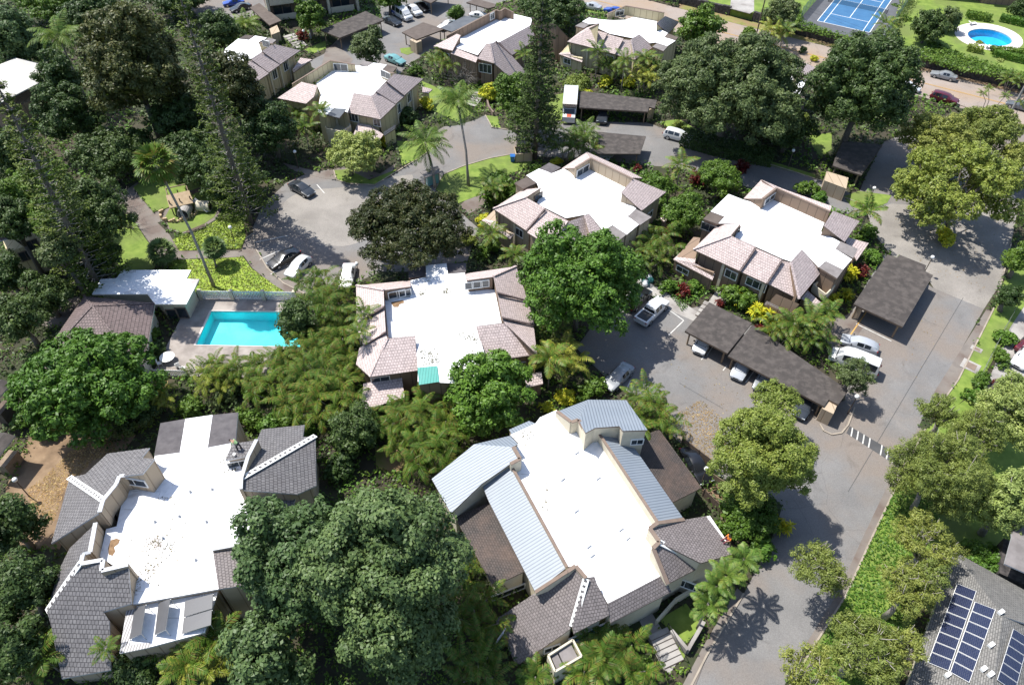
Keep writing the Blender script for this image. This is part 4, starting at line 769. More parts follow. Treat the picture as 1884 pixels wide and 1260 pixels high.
h = gable('shelter', 'small dark timber shelter at the left frame edge', 'shelter', (5, 745, 2), R(80), 3.2, 2.0, 2.0, 2.4, 'shingle', 'wood_dark')
h = gable('shelter', 'low timber fenced hut beside the dirt yard, far left', 'shelter', (8, 838, 2), R(80), 3, 2, 1.6, 1.9, 'shingle', 'wood')
# apartment block at the top
root = thing('apartment_block', 'grey brown apartment block with cream balconies at the top', 'apartment block', G(580, 5)); a, b = G(500, 42), G(660, 20); ex = (b-a).normalized(); ey = Vector((-ex.y, ex.x, 0)); L_ = (b-a).length
m = MB(); m.slab([a+ey*1.6, b+ey*1.6, b+ey*14, a+ey*14], 0, 10); m.build('wall', X['trim'], root)
m = MB(); m.slab([a+ey*.5-ex*.5, b+ey*.5+ex*.5, b+ey*14.5+ex*.5, a+ey*14.5-ex*.5], 10, 10.3); m.build('roof', X['shingle'], root)
for fl in (0, 1, 2):
    for k in range(3):
        u0 = L_*(k+.06)/3; u1 = L_*(k+.86)/3; z = .3+3.1*fl; p = a+ex*((u0+u1)/2); m = MB(); m.box(p+ey*.8+Vector((0, 0, z)), u1-u0, 1.7, .2, ax=(ex, ey, Vector((0, 0, 1)))); m.box(p+Vector((0, 0, z+.6)), u1-u0, .14, 1.0, ax=(ex, ey, Vector((0, 0, 1)))); m.build('balcony', X['cream'], root)
        m = MB(); m.box(p+ey*1.58+Vector((0, 0, z+1.3)), (u1-u0)*.8, .08, 2.1, ax=(ex, ey, Vector((0, 0, 1)))); f = m.build('window', X['trim'], root)
        for s_ in (-1, 1): m = MB(); m.box(p+ey*1.53+ex*(s_*(u1-u0)*.19)+Vector((0, 0, z+1.3)), (u1-u0)*.35, .06, 1.9, ax=(ex, ey, Vector((0, 0, 1)))); m.build('pane', X['glass'], f)
for k in range(4):
    p = a+ex*(L_*k/3); m = MB(); m.box(p+ey*.75+Vector((0, 0, 5)), .5, 1.8, 10, ax=(ex, ey, Vector((0, 0, 1)))); m.build('pier', X['cream'] if k != 1 else X['trim'], root)

# ------------------------------------------------------------------ carports
def carport(label, pts, mat='shingle', z=2.35, slope=.25, posts=(), store=None, brow=None):
    P = [G(x, y, zz) for (x, y), zz in zip(pts, [z]*len(pts))]; c = sum(P, Vector())/len(P); root = thing('carport', label, 'carport', (c.x, c.y, 0))
    m = MB(); m.prism(P, [p-Vector((0, 0, .24)) for p in P], 0, 1); m.build('roof', [X[mat], X['wood_dark']], root)
    q = inset2(P, [.5]*len(P)); n = len(q); done = 0
    for i in range(n):
        a, b = q[i], q[(i+1) % n]; k = max(1, int((b-a).length/5.5))
        if (b-a).length < 1.5: continue
        for j in range(k):
            p = a.lerp(b, j/k); m = MB(); m.box((p.x, p.y, (z-.24)/2), .17, .17, z-.24); m.build('post', X['wood'], root)
    if store:
        s_ = [G(x, y, 2.0) for x, y in store]; m = MB(); m.slab(s_, 0, z-.24); m.build('store_room', X['wall'], root)
    return root
carport('shorter left section of the long dark carport beside the parked cars', [(1260, 608.8), (1305, 556.2), (1383.3, 594.5), (1338.4, 649.9)], z=2.4)
carport('longer right section of the dark carport next to the white van', [(1339.4, 654.7), (1384.3, 597.3), (1561, 717.7), (1542, 744.5), (1524.7, 734.9), (1516, 747.3)], z=2.3, store=[(1516, 738), (1525, 733), (1542, 741), (1533, 762), (1512, 752)])
carport('brown free standing carport below the pale tree shadow at right', [(1570.4, 559.4), (1632.6, 468.3), (1650, 474), (1655, 468.8), (1704.4, 488.3), (1701.6, 498.7), (1716.8, 506.3), (1660.9, 601.6)], 'porch_tile' if False else 'shingle', 2.5, store=[(1577, 562), (1588, 567), (1596, 552), (1585, 548)])
carport('dark carport beside the white moving truck', [(1063.8, 166.8), (1208.7, 184.4), (1204.7, 199.5), (1194, 197), (1192, 206), (1065.4, 197.9)], z=2.4, store=[(1192, 206), (1204, 199), (1206, 190), (1196, 188)])
carport('small dark carport below the road bend with a green shrub on it', [(1090, 283), (1099.4, 242.8), (1188.5, 251), (1177.7, 283.3)], z=2.4)
carport('brown carport under the dark layered tree with tan store room', [(1537.8, 286), (1551.3, 259), (1624, 267), (1585, 322.4), (1532, 305)], z=2.5, store=[(1520, 318), (1560, 330), (1556, 350), (1516, 335)])
carport('wide dark carport by the grey parked cars at the top', [(590, 56), (673, 20.7), (706, 37.4), (625, 70)], z=2.5)
carport('small brown carport in the middle of the upper car park', [(739.5, 59.7), (778.5, 41.4), (816.8, 54.1), (765.8, 73.2)], 'shingle_tan', 2.5, store=[(754, 76), (766, 82), (776, 78), (766, 72)])
carport('blue grey carport against the tan house parapet', [(810.4, 51.8), (855, 29.5), (885, 35), (831, 58.9)], 'slate', 2.6)
carport('tan carport at the end of the upper car park', [(858, 4.8), (875.7, -2), (912, 8), (910.7, 12.7), (898, 16)], 'shingle_tan', 2.5)
carport('brown carport cut by the top edge of the picture', [(740, -14), (770, -24), (830, -16), (793, 6)], 'shingle_tan', 2.6)
carport('old brown carport beside the apartment block steps', [(459.6, 14.3), (477, 6), (517.7, 38.2), (496, 47)], 'shingle_tan', 2.4, store=[(496, 55), (510, 48), (515, 60), (500, 66)])
# ------------------------------------------------------------------ foliage
X['lf_dark'] = leaf_mat('dark green leaves', [(.026, .048, .016), (.042, .070, .024), (.034, .060, .022), (.062, .094, .034)])
X['lf_mango'] = leaf_mat('dark brownish green leaves', [(.026, .034, .012), (.042, .046, .017), (.022, .036, .014), (.062, .056, .022)], spec=.35)
X['lf_rust'] = leaf_mat('olive brown leaves', [(.046, .056, .020), (.068, .074, .028), (.032, .046, .018), (.088, .084, .032)], spec=.35)
X['lf_deep'] = leaf_mat('deep blue green leaves', [(.050, .082, .040), (.070, .108, .052), (.058, .094, .046), (.09, .13, .06)], .36)
X['lf_mid'] = leaf_mat('mid green leaves', [(.045, .085, .014), (.070, .125, .020), (.055, .10, .018), (.10, .15, .03)])
X['lf_bright'] = leaf_mat('bright green leaves', [(.042, .092, .014), (.064, .13, .022), (.05, .105, .018), (.095, .165, .035)], .35)
X['lf_lime'] = leaf_mat('yellow green leaves', [(.100, .135, .032), (.135, .17, .045), (.115, .15, .036), (.175, .195, .065)])
X['lf_yellow'] = leaf_mat('yellow croton leaves', [(.30, .30, .02), (.42, .38, .03), (.16, .22, .02), (.50, .42, .05)])
X['lf_pale'] = leaf_mat('pale green leaves', [(.15, .19, .07), (.21, .25, .10), (.12, .16, .05), (.25, .28, .13)])
X['lf_grey'] = leaf_mat('grey green leaves', [(.062, .086, .040), (.092, .118, .056), (.05, .072, .032), (.13, .15, .08)])
X['lf_olive'] = leaf_mat('fine olive green leaves', [(.115, .135, .040), (.15, .175, .055), (.09, .115, .032), (.19, .21, .075)])
X['lf_red'] = leaf_mat('dark red leaves', [(.07, .010, .014), (.12, .016, .022), (.05, .012, .012), (.16, .03, .03)])
X['lf_palm'] = leaf_mat('palm frond', [(.055, .10, .022), (.075, .13, .028), (.095, .14, .035), (.13, .15, .045)], .38)
X['lf_areca'] = leaf_mat('areca palm frond', [(.040, .080, .014), (.062, .11, .018), (.05, .095, .016), (.085, .13, .024), (.11, .12, .03), (.10, .07, .025)], .4)
X['lf_areca_y'] = leaf_mat('yellowish areca palm frond', [(.13, .17, .03), (.18, .21, .04), (.15, .15, .035), (.23, .23, .06)], .4)
X['lf_fan'] = leaf_mat('blue green fan palm leaf', [(.060, .10, .045), (.085, .13, .055), (.11, .15, .075), (.05, .08, .035)], .38)
X['lf_pine'] = leaf_mat('dark pine needles', [(.020, .034, .010), (.030, .050, .014), (.042, .064, .018)], .6, .1, .2)
X['lf_pine2'] = leaf_mat('yellow green pine needles', [(.050, .070, .014), (.075, .10, .020), (.035, .052, .012)], .6, .1, .2)
X['twig'] = mottled('bare grey twigs', (.26, .24, .22), (.34, .31, .285), 3, .9)

def unit(a): return a/np.maximum(np.linalg.norm(a, axis=-1, keepdims=True), 1e-9)
def quads(c, n, L, asp=.5):
    N = len(c); t = unit(np.cross(n, rng.normal(size=(N, 3)))); b = np.cross(n, t); L = np.broadcast_to(np.asarray(L, float), (N,))[:, None]
    w = L*asp
    return np.stack([c-t*L*.5, c+b*w*.5+n*L*.06, c+t*L*.5, c-b*w*.5+n*L*.06], 1).reshape(-1, 3)
def qmesh(name, V, mat):
    V = np.asarray(V, np.float32); n = len(V)//4; me = bpy.data.meshes.new(name)
    me.vertices.add(len(V)); me.vertices.foreach_set('co', V.ravel()); me.loops.add(len(V)); me.loops.foreach_set('vertex_index', np.arange(len(V), dtype=np.int32))
    me.polygons.add(n); me.polygons.foreach_set('loop_start', np.arange(0, len(V), 4, dtype=np.int32)); me.update(calc_edges=True); me.materials.append(mat); return me
def qobj(name, V, mat, parent=None, loc=None):
    L = np.array(parent['_o'] if parent is not None else (loc if loc is not None else (0, 0, 0)), float)
    o = bpy.data.objects.new(name, qmesh(name, np.asarray(V)-L, mat)); COL.objects.link(o)
    if parent is not None: o.parent = parent
    else: o.location = L
    o['_o'] = list(L); return o
def crown(lobes, leaf, cover=1.6, asp=.5, clump=.9, tight=.5, under=.25):
    """lobes: (centre, (rx,ry,rz)); leaf clumps through each lobe's outer layer"""
    out = []; C = np.array([l[0] for l in lobes], float); Rr = np.array([l[1] for l in lobes], float)
    for c, r in zip(C, Rr):
        area = 2*math.pi*(r[0]*r[1]+r[2]*(r[0]+r[1]))/3*1.6
        nc = max(5, int(area/(math.pi*clump**2)*1.5)); d = unit(rng.normal(size=(nc*2, 3))); d = d[d[:, 2] > -under-.25*rng.random(len(d))][:nc]
        cc = c+d*r*rng.uniform(.72, 1.0, (len(d), 1)); rc = clump*rng.uniform(.55, 1.15, len(d))
        nl = np.maximum(4, (cover*2.2*math.pi*rc**2/(leaf*leaf*asp*.5)*.5).astype(int)); idx = np.repeat(np.arange(len(d)), nl)
        u = unit(rng.normal(size=(len(idx), 3))+d[idx]*.8+np.array([0, 0, .35])); p = cc[idx]+u*rc[idx][:, None]*(rng.random((len(idx), 1))**tight)*np.array([1, 1, .75])
        keep = np.ones(len(p), bool)
        for c2, r2 in zip(C, Rr):
            if c2 is c: continue
            keep &= (((p-c2)/r2)**2).sum(1) > .5
        p = p[keep]; u = u[keep]; n = unit(u+rng.normal(size=u.shape)*.45+np.array([0, 0, .35])); out.append(quads(p, n, leaf*rng.uniform(.65, 1.2, len(p)), asp))
        ni = int(area*.5/(leaf*leaf*asp)); d = unit(rng.normal(size=(ni, 3))); p = c+d*r*rng.uniform(.45, .72, (ni, 1)); out.append(quads(p, unit(d+rng.normal(size=d.shape)*.4), leaf*1.5, asp))
    return np.concatenate(out)
def depth(P): return (Vector(P)-CAMP).dot(CFW)
NT = [0]
def tree(label, cx, cy, rx, ry, mat='lf_mid', leaf=.32, cover=1.5, n=9, lob=.46, bark='bark', name='tree', base=None, zc=None, asp=.5, clump=.9, gap=0.0, limbs=6, trunk=.28, seed=None, cat='tree', group=None, flat=1.0, clear=2.2, branchy=0):
    NT[0] += 1; rs = np.random.default_rng(seed or NT[0]*13)
    z = zc or 5.0
    for _ in range(4):
        P = G(cx, cy, z); a = rx/CF*depth(P); b = ry/CF*depth(P); e = math.asin((CH-z)/cam_dist(P))
        c = math.sqrt(max(b*b-(a*math.sin(e))**2, 0))/math.cos(e); c = min(max(c, .38*a), 1.3*a)*flat
        if not zc: z = c*.95+clear
    lobes = []
    for k in range(n):
        t = 2.399*k+rs.random()*.8; zz = 1-1.55*(k+.5)/n; rr = math.sqrt(max(1-zz*zz, 0)); q = np.array([rr*math.cos(t)*a, rr*math.sin(t)*a, zz*c])*(1-lob)*rs.uniform(.85, 1.15)
        s = lob*rs.uniform(.8, 1.2); lobes.append((np.array(P)+q, np.array([a*s, a*s, max(c*s*1.05, a*s*.55)])))
    if not gap: lobes.append((np.array(P), np.array([a*.62, a*.62, c*.7])))
    B = G(*base) if base else Vector((P.x, P.y, 0)); root = thing(name, label, cat, B, group)
    qobj('crown', crown(lobes, leaf, cover, asp, clump), X[mat], root)
    m = MB(); fork = B.lerp(P, .45)+Vector((rs.normal()*.2, rs.normal()*.2, 0)); fork.z = max(min(P.z-c*.45, P.z*.6), .8)
    m.tube([B-Vector((0, 0, .1)), B.lerp(fork, .5)+Vector((rs.normal()*.12, rs.normal()*.12, 0)), fork], [trunk*1.35, trunk, trunk*.8], 9)
    for (q, r) in lobes[:limbs]:
        q = Vector(q); mid = fork.lerp(q, .55)+Vector((rs.normal()*.25, rs.normal()*.25, .2*c)); tip = q+Vector((0, 0, r[2]*.5)); m.tube([fork-Vector((0, 0, .1)), mid, tip], [trunk*.55, trunk*.34, trunk*.10], 6)
        for j in range(branchy):
            dd = Vector(rs.normal(size=3)); dd.z = abs(dd.z)*.6; dd.normalize(); s0 = mid.lerp(tip, rs.random()); m.tube([s0, s0+dd*r[0]*.55+Vector((0, 0, .15)), s0+dd*r[0]*1.0+Vector((0, 0, .5))], [trunk*.2, trunk*.13, trunk*.05], 5)
    m.build('trunk', X[bark], root, smooth=True, uv=False); return root

# ---- big crowns
tree('huge dark green broad leaved tree between the two lower houses, right half', 722, 1066, 152, 214, 'lf_deep', .34, 1.7, 16, .36, clump=1.15, clear=1.2, asp=.62)
tree('huge dark green broad leaved tree touching the grey tiled house, left half', 545, 1030, 112, 165, 'lf_deep', .36, 1.7, 13, .38, clump=1.1, clear=1.2, asp=.62)
tree('dark green broad leaved tree at the bottom edge beside the grey house', 490, 1210, 70, 80, 'lf_deep', .42, 1.6, 7, clump=1.0, clear=.8, asp=.62)
tree('dark brownish mango like tree overhanging the cul de sac and parked cars', 752, 420, 118, 80, 'lf_mango', .34, 1.5, 15, .36, base=(775, 492), clump=.85, zc=7.0, limbs=9)
tree('large green lobed tree between the pink house and the pick up truck', 1068, 520, 118, 112, 'lf_bright', .40, 1.4, 14, .36, clump=.85, clear=1.5, asp=.55)
tree('round glossy bright green tree beside the dirt yard', 160, 708, 122, 100, 'lf_bright', .48, 1.6, 16, .33, clump=.95, clear=1.0, asp=.5)
tree('glossy bright green tree beside the teal lean-to sheet', 903, 722, 80, 76, 'lf_bright', .44, 1.6, 13, .35, clump=.85, clear=1.0, asp=.5)
tree('feathery yellow green tree casting shade across the right drive', 1402, 845, 90, 140, 'lf_lime', .24, 1.5, 14, .36, clump=.75, clear=1.6, limbs=10)
tree('feathery yellow green crown reaching over the long carport roof edge', 1428, 738, 46, 34, 'lf_lime', .24, 1.3, 8, .42, clump=.7, zc=6)
tree('green leafy tree below the feathery tree by the roof worker', 1385, 950, 58, 48, 'lf_mid', .26, 1.5, 9, .42, clump=.7, clear=.8)
tree('very wide grey green dome shaped monkeypod like tree near the street', 1345, 172, 134, 100, 'lf_grey', .46, 1.6, 20, .34, clump=1.15, clear=2.0, limbs=10, trunk=.5)
tree('tall dark green layered tree covering the brown carport at right', 1588, 168, 100, 105, 'lf_dark', .46, 1.6, 18, .34, clump=1.25, clear=2.5, trunk=.5)
tree('open yellow leaved tree casting dappled shade on the pale road', 1752, 352, 112, 92, 'lf_lime', .38, 1.05, 15, .30, base=(1742, 428), clump=.7, gap=1, limbs=12, zc=6.5, branchy=2)
tree('olive green tree by the parked white cars near the street', 1722, 262, 64, 58, 'lf_olive', .32, 1.3, 9, .40, clump=.8, zc=6, limbs=8, branchy=1, base=(1690, 306))
tree('olive green tree overhanging the street verge beside the palm stakes', 1815, 240, 62, 48, 'lf_olive', .32, 1.3, 9, .40, clump=.8, zc=6)
tree('olive leaved street tree at the right frame edge', 1880, 290, 42, 28, 'lf_olive', .32, 1.3, 7, .42, clump=.8, zc=5)
tree('tall brown leaved tree filling the gap between the two left pines', 250, 135, 92, 128, 'lf_rust', .50, 1.6, 15, .38, clump=1.3, clear=3, trunk=.5)
tree('dark spreading tree covering the left end of the yellowish pink house', 430, 180, 62, 95, 'lf_mango', .46, 1.35, 12, .36, clump=1.05, clear=3)
tree('round grey green tree in front of the wide carport', 678, 88, 34, 35, 'lf_grey', .46, 1.6, 8, .45, clump=.95, clear=1.2)
tree('big leaved green tree at the gable of the olive walled house', 1288, 52, 42, 36, 'lf_mid', .55, 1.3, 10, .40, clump=1.0, clear=2.0, asp=.6)
tree('light green bushy tree beside the central pine and yellow croton', 955, 188, 44, 50, 'lf_mid', .42, 1.5, 9, .42, clump=.95, clear=1.5)
tree('pale flowering low tree in front of the pale yellow house', 655, 282, 58, 40, 'lf_pale', .34, 1.3, 12, .36, clump=.62, clear=1.4, branchy=1, base=(646, 322))
tree('small airy tree over the end of the long carport by the white van', 1572, 690, 34, 36, 'lf_grey', .20, .9, 8, .38, clump=.5, zc=4, gap=1, branchy=2)
# paperbark like trees along the right drive
PB = 'paperbark trees along the right hand drive'
for lab, cx, cy, rx, ry, k, bs in (('tall paperbark tree leaning out beside the white bars of the hump', 1722, 880, 92, 110, 9, None), ('wispy paperbark with white trunk topmost along the drive', 1722, 760, 34, 56, 6, (1712, 800)), ('bushy paperbark tree beyond the kerb beside the lava edged garden', 1790, 815, 56, 70, 7, None),
        ('paperbark tree with green crown low in the verge row', 1705, 1000, 64, 56, 8, None), ('paperbark with bare bent white limbs above the verge', 1672, 1085, 56, 54, 8, None), ('small paperbark overhanging the lower drive surface', 1508, 1045, 56, 52, 8, (1545, 1078)),
        ('paperbark crown at the bottom edge beside the drive', 1590, 1195, 82, 64, 9, None), ('lowest paperbark spilling over the kerb at the bottom edge', 1490, 1232, 58, 42, 7, None), ('paperbark crown against the solar panel roof', 1662, 1195, 42, 66, 7, None), ('paperbark crown shading the ground cover above the grey roof', 1712, 1065, 32, 42, 6, None)):
    tree(lab, cx, cy, rx*.95, ry*.95, 'lf_olive', .22, .62, k+3, .34, 'bark_pale', base=bs, clump=.55, zc=5.5, gap=1, limbs=11, branchy=4, trunk=.24, asp=.34, group=PB)
for lab, cx, cy, rx, ry in (('pale leaved tree over the back lawn at right, upper one', 1850, 765, 62, 60), ('pale leaved garden tree by the right frame edge, lower one', 1858, 925, 56, 70), ('pale leaved tree arching above the white driveway', 1875, 715, 36, 30)):
    tree(lab, cx, cy, rx, ry, 'lf_pale', .26, 1.2, 10, .38, 'bark_pale', clump=.65, clear=2.2, gap=1, branchy=2)
tree('round bright green hedge like shrub tree above the solar house', 1820, 1030, 44, 30, 'lf_bright', .28, 1.6, 8, .45, clump=.6, clear=.4)
tree('dense green tree at the right edge below the pale road', 1875, 480, 24, 36, 'lf_mid', .35, 1.6, 7, .45, clump=.7, clear=.8)
tree('clipped round dark shrub tree at the head of the chain link fence', 1855, 550, 22, 28, 'lf_dark', .22, 1.8, 7, .5, clump=.5, clear=.3)
# left and top masses of trees one can tell apart
for lab, cx, cy, rx, ry, mt, lf in (('dark glossy tree in the far top left corner', 28, 80, 62, 70, 'lf_deep', .5), ('dark tree right of the coconut palm at top left', 175, 40, 60, 50, 'lf_dark', .48), ('deep shade tree below the cream roof at left', 130, 215, 60, 60, 'lf_dark', .45), ('dark green tree at the foot of the tall left pine', 215, 285, 70, 45, 'lf_dark', .42), ('very dark tree at the left edge below the cream roof', 25, 290, 42, 60, 'lf_dark', .42),
        ('olive green tree between the leftmost pine and the tan dwelling', 75, 345, 55, 50, 'lf_mid', .36), ('olive tinted tree beside the tan dwelling roof', 20, 390, 45, 50, 'lf_mid', .36), ('dark tree between the tan dwelling and the play lawn', 165, 400, 70, 68, 'lf_dark', .38), ('grey green flowering bush tree beside the tan dwelling', 108, 465, 34, 38, 'lf_grey', .32), ('dark tree behind the pool house roof', 170, 470, 52, 44, 'lf_dark', .36),
        ('very dark tree at the left edge level with the pool house', 15, 510, 36, 60, 'lf_dark', .36), ('dark tree left of the pool house hip roof', 40, 590, 42, 52, 'lf_dark', .36), ('dark tree in deep shade beyond the cul de sac edge', 420, 320, 66, 52, 'lf_dark', .42), ('dark tree left of the flowering tree and path', 500, 240, 48, 52, 'lf_dark', .42), ('dark tree between the left pine and the yellow house', 350, 285, 62, 50, 'lf_dark', .42),
        ('dark tree beyond the play lawn under the tall pine', 330, 225, 55, 55, 'lf_dark', .45), ('very dark tree at the lower left frame edge', 22, 970, 48, 60, 'lf_dark', .36), ('dark tree shading the long grey tile slope', 35, 1085, 62, 75, 'lf_dark', .36), ('lowest dark tree in the bottom left corner', 30, 1200, 52, 60, 'lf_dark', .36), ('green viny tree in front of the apartment block', 570, 32, 26, 46, 'lf_mid', .5), ('tree at the top edge right of the apartment block', 715, -4, 26, 24, 'lf_mid', .5), ('tree mass along the top edge left of the street', 1010, 12, 70, 28, 'lf_dark', .5),
        ('green tree before the old brown carport at the top', 405, 60, 40, 40, 'lf_dark', .5), ('bright small tree beside the blue grey carport', 840, 27, 11, 16, 'lf_mid', .4), ('dark green garden tree beside the oval pool', 1708, 55, 32, 32, 'lf_dark', .45), ('grey green garden tree next to the oval pool deck', 1745, 42, 20, 22, 'lf_grey', .4), ('dark green tree at the top right corner house', 1876, 20, 16, 20, 'lf_dark', .4), ('green bush tree in front of the olive house ladder', 1060, 158, 26, 16, 'lf_lime', .35),
        ('shade tree beside the lower left of the glossy tree', 245, 765, 42, 30, 'lf_dark', .34), ('dark leafy tree at the bottom between grey house and huge crown', 250, 1235, 48, 34, 'lf_dark', .32), ('dark green tree behind the layered tree at the road', 1450, 240, 50, 40, 'lf_dark', .42), ('bushy dark green tree left of the white driveway hedge', 1200, 350, 40, 28, 'lf_mid', .36), ('green garden tree between the two pink houses', 1258, 395, 38, 36, 'lf_mid', .34), ('light green bushy tree above the right pink house', 1325, 330, 42, 34, 'lf_mid', .34),
        ('pinkish tinted bush tree beside the tennis court', 1440, 30, 30, 30, 'lf_grey', .42), ('dark tree at the top edge left of the upper drive', 330, -5, 60, 30, 'lf_dark', .5), ('dark tree on the top edge above the coconut palm', 110, -5, 70, 26, 'lf_mid', .5)):
    tree(lab, cx, cy, rx, ry, mt, lf, 1.45, 9, .42, clump=.95, clear=1.0, zc=8.5 if 'dwelling' in lab or 'cream roof from' in lab else None)

# ---- bare twiggy shrubs
def bare(label, px, py, h, col='twig', n=26, seed=1):
    rs = np.random.default_rng(seed); B = G(px, py); m = MB()
    for k in range(n):
        d = Vector(rs.normal(size=3)); d.z = abs(d.z)+.5; d.normalize(); p1 = B+d*h*.5+Vector((0, 0, .1)); p2 = p1+(d+Vector(rs.normal(size=3))*.4)*h*.35; m.tube([B, p1, p2], [.04, .025, .008], 5)
        for j in range(4):
            q = p1.lerp(p2, rs.random()); m.tube([q, q+(d+Vector(rs.normal(size=3))*.8)*h*.3], [.015, .006], 4)
    return tag(m.build('bare_shrub', X[col], loc=B, smooth=True, uv=False), label, 'shrub')
bare('grey leafless shrub beside the pink house corner, upper centre', 850, 152, 3.6, n=60, seed=3); bare('bare branching shrub at the edge of the play lawn', 240, 420, 3.2, seed=4); bare('bare grey shrub beside the wide footpath', 222, 385, 2.4, seed=6)

# ---- norfolk pines
def pine(label, base, top, h, w, mat, dense=1.0, bare_=0.0, seed=5, leaf=.5, step=.8, nb=6):
    rs = np.random.default_rng(seed); B = G(*base); d = sight(*top); t = ((B-CAMP).xy.length)/d.xy.length; T = CAMP+d*t; T.z = h; T.x = B.x+(T.x-B.x)*.6; T.y = B.y+(T.y-B.y)*.6
    root = thing('norfolk_pine', label, 'tree', B); m = MB(); m.tube([B-Vector((0, 0, .2)), B.lerp(T, .5), T], [.42, .28, .05], 10); out = []
    z = 2.0
    while z < h-.4:
        f = z/h; L = w*(1-f)**.75*(.85+.3*rs.random())+.25; c = B.lerp(T, f); a0 = rs.random()*6
        for k in range(nb):
            a = a0+k*2*math.pi/nb+rs.normal()*.18; l = L*rs.uniform(.7, 1.1); dv = Vector((math.cos(a), math.sin(a), .12)); p1 = c+dv*l*.55; p2 = c+dv*l+Vector((0, 0, .12*l)); m.tube([c, p1, p2], [.05, .035, .012], 4, 1, cap=False)
            n = int((26 if leaf > .4 else 40)*dense*l/2+6); s = bare_+(1-bare_)*rs.random(n)**.7; pts = np.array(c)[None]+np.array(dv)[None]*(l*s)[:, None]; sd = np.array([-math.sin(a), math.cos(a), 0]); off = rs.normal(size=n)*.17*l**.5*(.4+s); pts = pts+sd*off[:, None]+np.array([0, 0, 1])*(rs.normal(size=n)*.12+.08*l*s)[:, None]
            nn = unit(np.array([0, 0, 1.0])+rs.normal(size=(n, 3))*.55); out.append(quads(pts, nn, leaf*rs.uniform(.6, 1.2, n), .42))
        z += step*rs.uniform(.8, 1.2)
    m.build('trunk', [X['bark'], X['twig'] if bare_ > .3 else X['bark']], root, smooth=True, uv=False); qobj('foliage', np.concatenate(out), X[mat], root); return root
pine('tall sparse norfolk pine with pale dead inner twigs at upper left', (462, 412), (322, -30), 33, 4.3, 'lf_pine2', 1.0, .40, 5, .48, 1.1, 7)
pine('leaning norfolk pine at the left frame edge over the tan dwelling', (190, 545), (-4, 140), 30, 4.4, 'lf_pine2', 1.0, .38, 8, .48, 1.1, 7)
pine('dense dark norfolk pine in the centre beside the road bend', (984, 290), (1003, -30), 26, 4.6, 'lf_pine', 1.5, .1, 11, .5, 1.05, 7)

# ---- palms
def frond(L, e0, droop, l, n=18, w=.08, az=0.0, twist=0.0, hang=.35):
    t = np.linspace(0.10, 1, n); s = np.linspace(0, 1, 30); ang = e0-droop*s**1.3; dx = np.cumsum(np.cos(ang))/30*L; dz = np.cumsum(np.sin(ang))/30*L
    px_ = np.interp(t, s, dx); pz = np.interp(t, s, dz); a = np.interp(t, s, ang); out = []
    ll = l*np.sin(np.pi*(.16+.80*t))**.7
    fw = np.stack([np.cos(a), 0*a, np.sin(a)], 1); P = np.stack([px_, 0*px_, pz], 1)
    for sg in (-1, 1):
        d = unit(np.stack([fw[:, 0]*.55, sg*np.ones(n)*.85, fw[:, 2]*.55-hang], 1)+rng.normal(size=(n, 3))*.06); e = P+d*ll[:, None]; mid = P+d*ll[:, None]*.45+np.array([0, 0, .06])*ll[:, None]; wv = fw*w*.5
        out.append(np.stack([P, mid-wv, e, mid+wv], 1))
    r = np.stack([px_, 0*px_, pz], 1); sd = np.array([0, .022, 0]); out.append(np.stack([r[:-1]-sd, r[:-1]+sd, r[1:]+sd, r[1:]-sd], 1))
    V = np.concatenate(out).reshape(-1, 3); ca, sa = math.cos(az), math.sin(az); return V@np.array([[ca, sa, 0], [-sa, ca, 0], [0, 0, 1]])
def palm_crown(n, L, l, nl=18, w=.09, e=(1.25, -.35), droop=(1.0, 1.5), seed=1, hang=.35):
    rs = np.random.default_rng(seed); return np.concatenate([frond(L*rs.uniform(.85, 1.1), e[0]+(e[1]-e[0])*(k+.5)/n+rs.normal()*.08, rs.uniform(*droop), l, nl, w, k*2.399+rs.normal()*.15, 0, hang) for k in range(n)])
def fan_crown(n, r, seed=1, pet=.9):
    rs = np.random.default_rng(seed); out = []
    for k in range(n):
        az = k*2.399; el = 1.35-2.0*(k+.5)/n; d = np.array([math.cos(az)*math.cos(el), math.sin(az)*math.cos(el), math.sin(el)]); c = d*pet; s = unit(np.cross(d, [0, 0, 1.0])[None])[0]; u = np.cross(s, d); sw = s*.03
        out.append(np.stack([-sw*0, -sw, c+sw, sw]).reshape(4, 3))
        for j in range(15):
            a = -1.9+3.8*j/14; v = d*math.cos(a)+s*math.sin(a)+u*(-.18+rs.normal()*.05); v /= np.linalg.norm(v); tip = c+v*r*rs.uniform(.85, 1.05)-np.array([0, 0, .18*r]); wv = np.cross(v, u); wv = wv/np.linalg.norm(wv)*r*.085; m_ = c+v*r*.55; out.append(np.stack([c, m_-wv, tip, m_+wv]))
    return np.concatenate(out)
PM = {'coconut': [qmesh('crown', palm_crown(20, 4.4, 1.15, 24, .15, seed=s, hang=.55), X['lf_palm']) for s in (1, 2)], 'small': [qmesh('crown', palm_crown(11, 2.1, .6, 16, .14, (1.2, .0), (.8, 1.3), seed=s), X['lf_areca']) for s in (3, 4)],
      'fan': [qmesh('crown', fan_crown(46, 1.0, 5, 1.15), X['lf_fan'])], 'fanbig': [qmesh('crown', fan_crown(40, 1.25, 6, 1.3), X['lf_areca'])], 'manila': [qmesh('crown', palm_crown(13, 2.0, .6, 18, .15, (1.3, .2), (1.0, 1.5), seed=9), X['lf_palm'])]}
NP_ = [0]
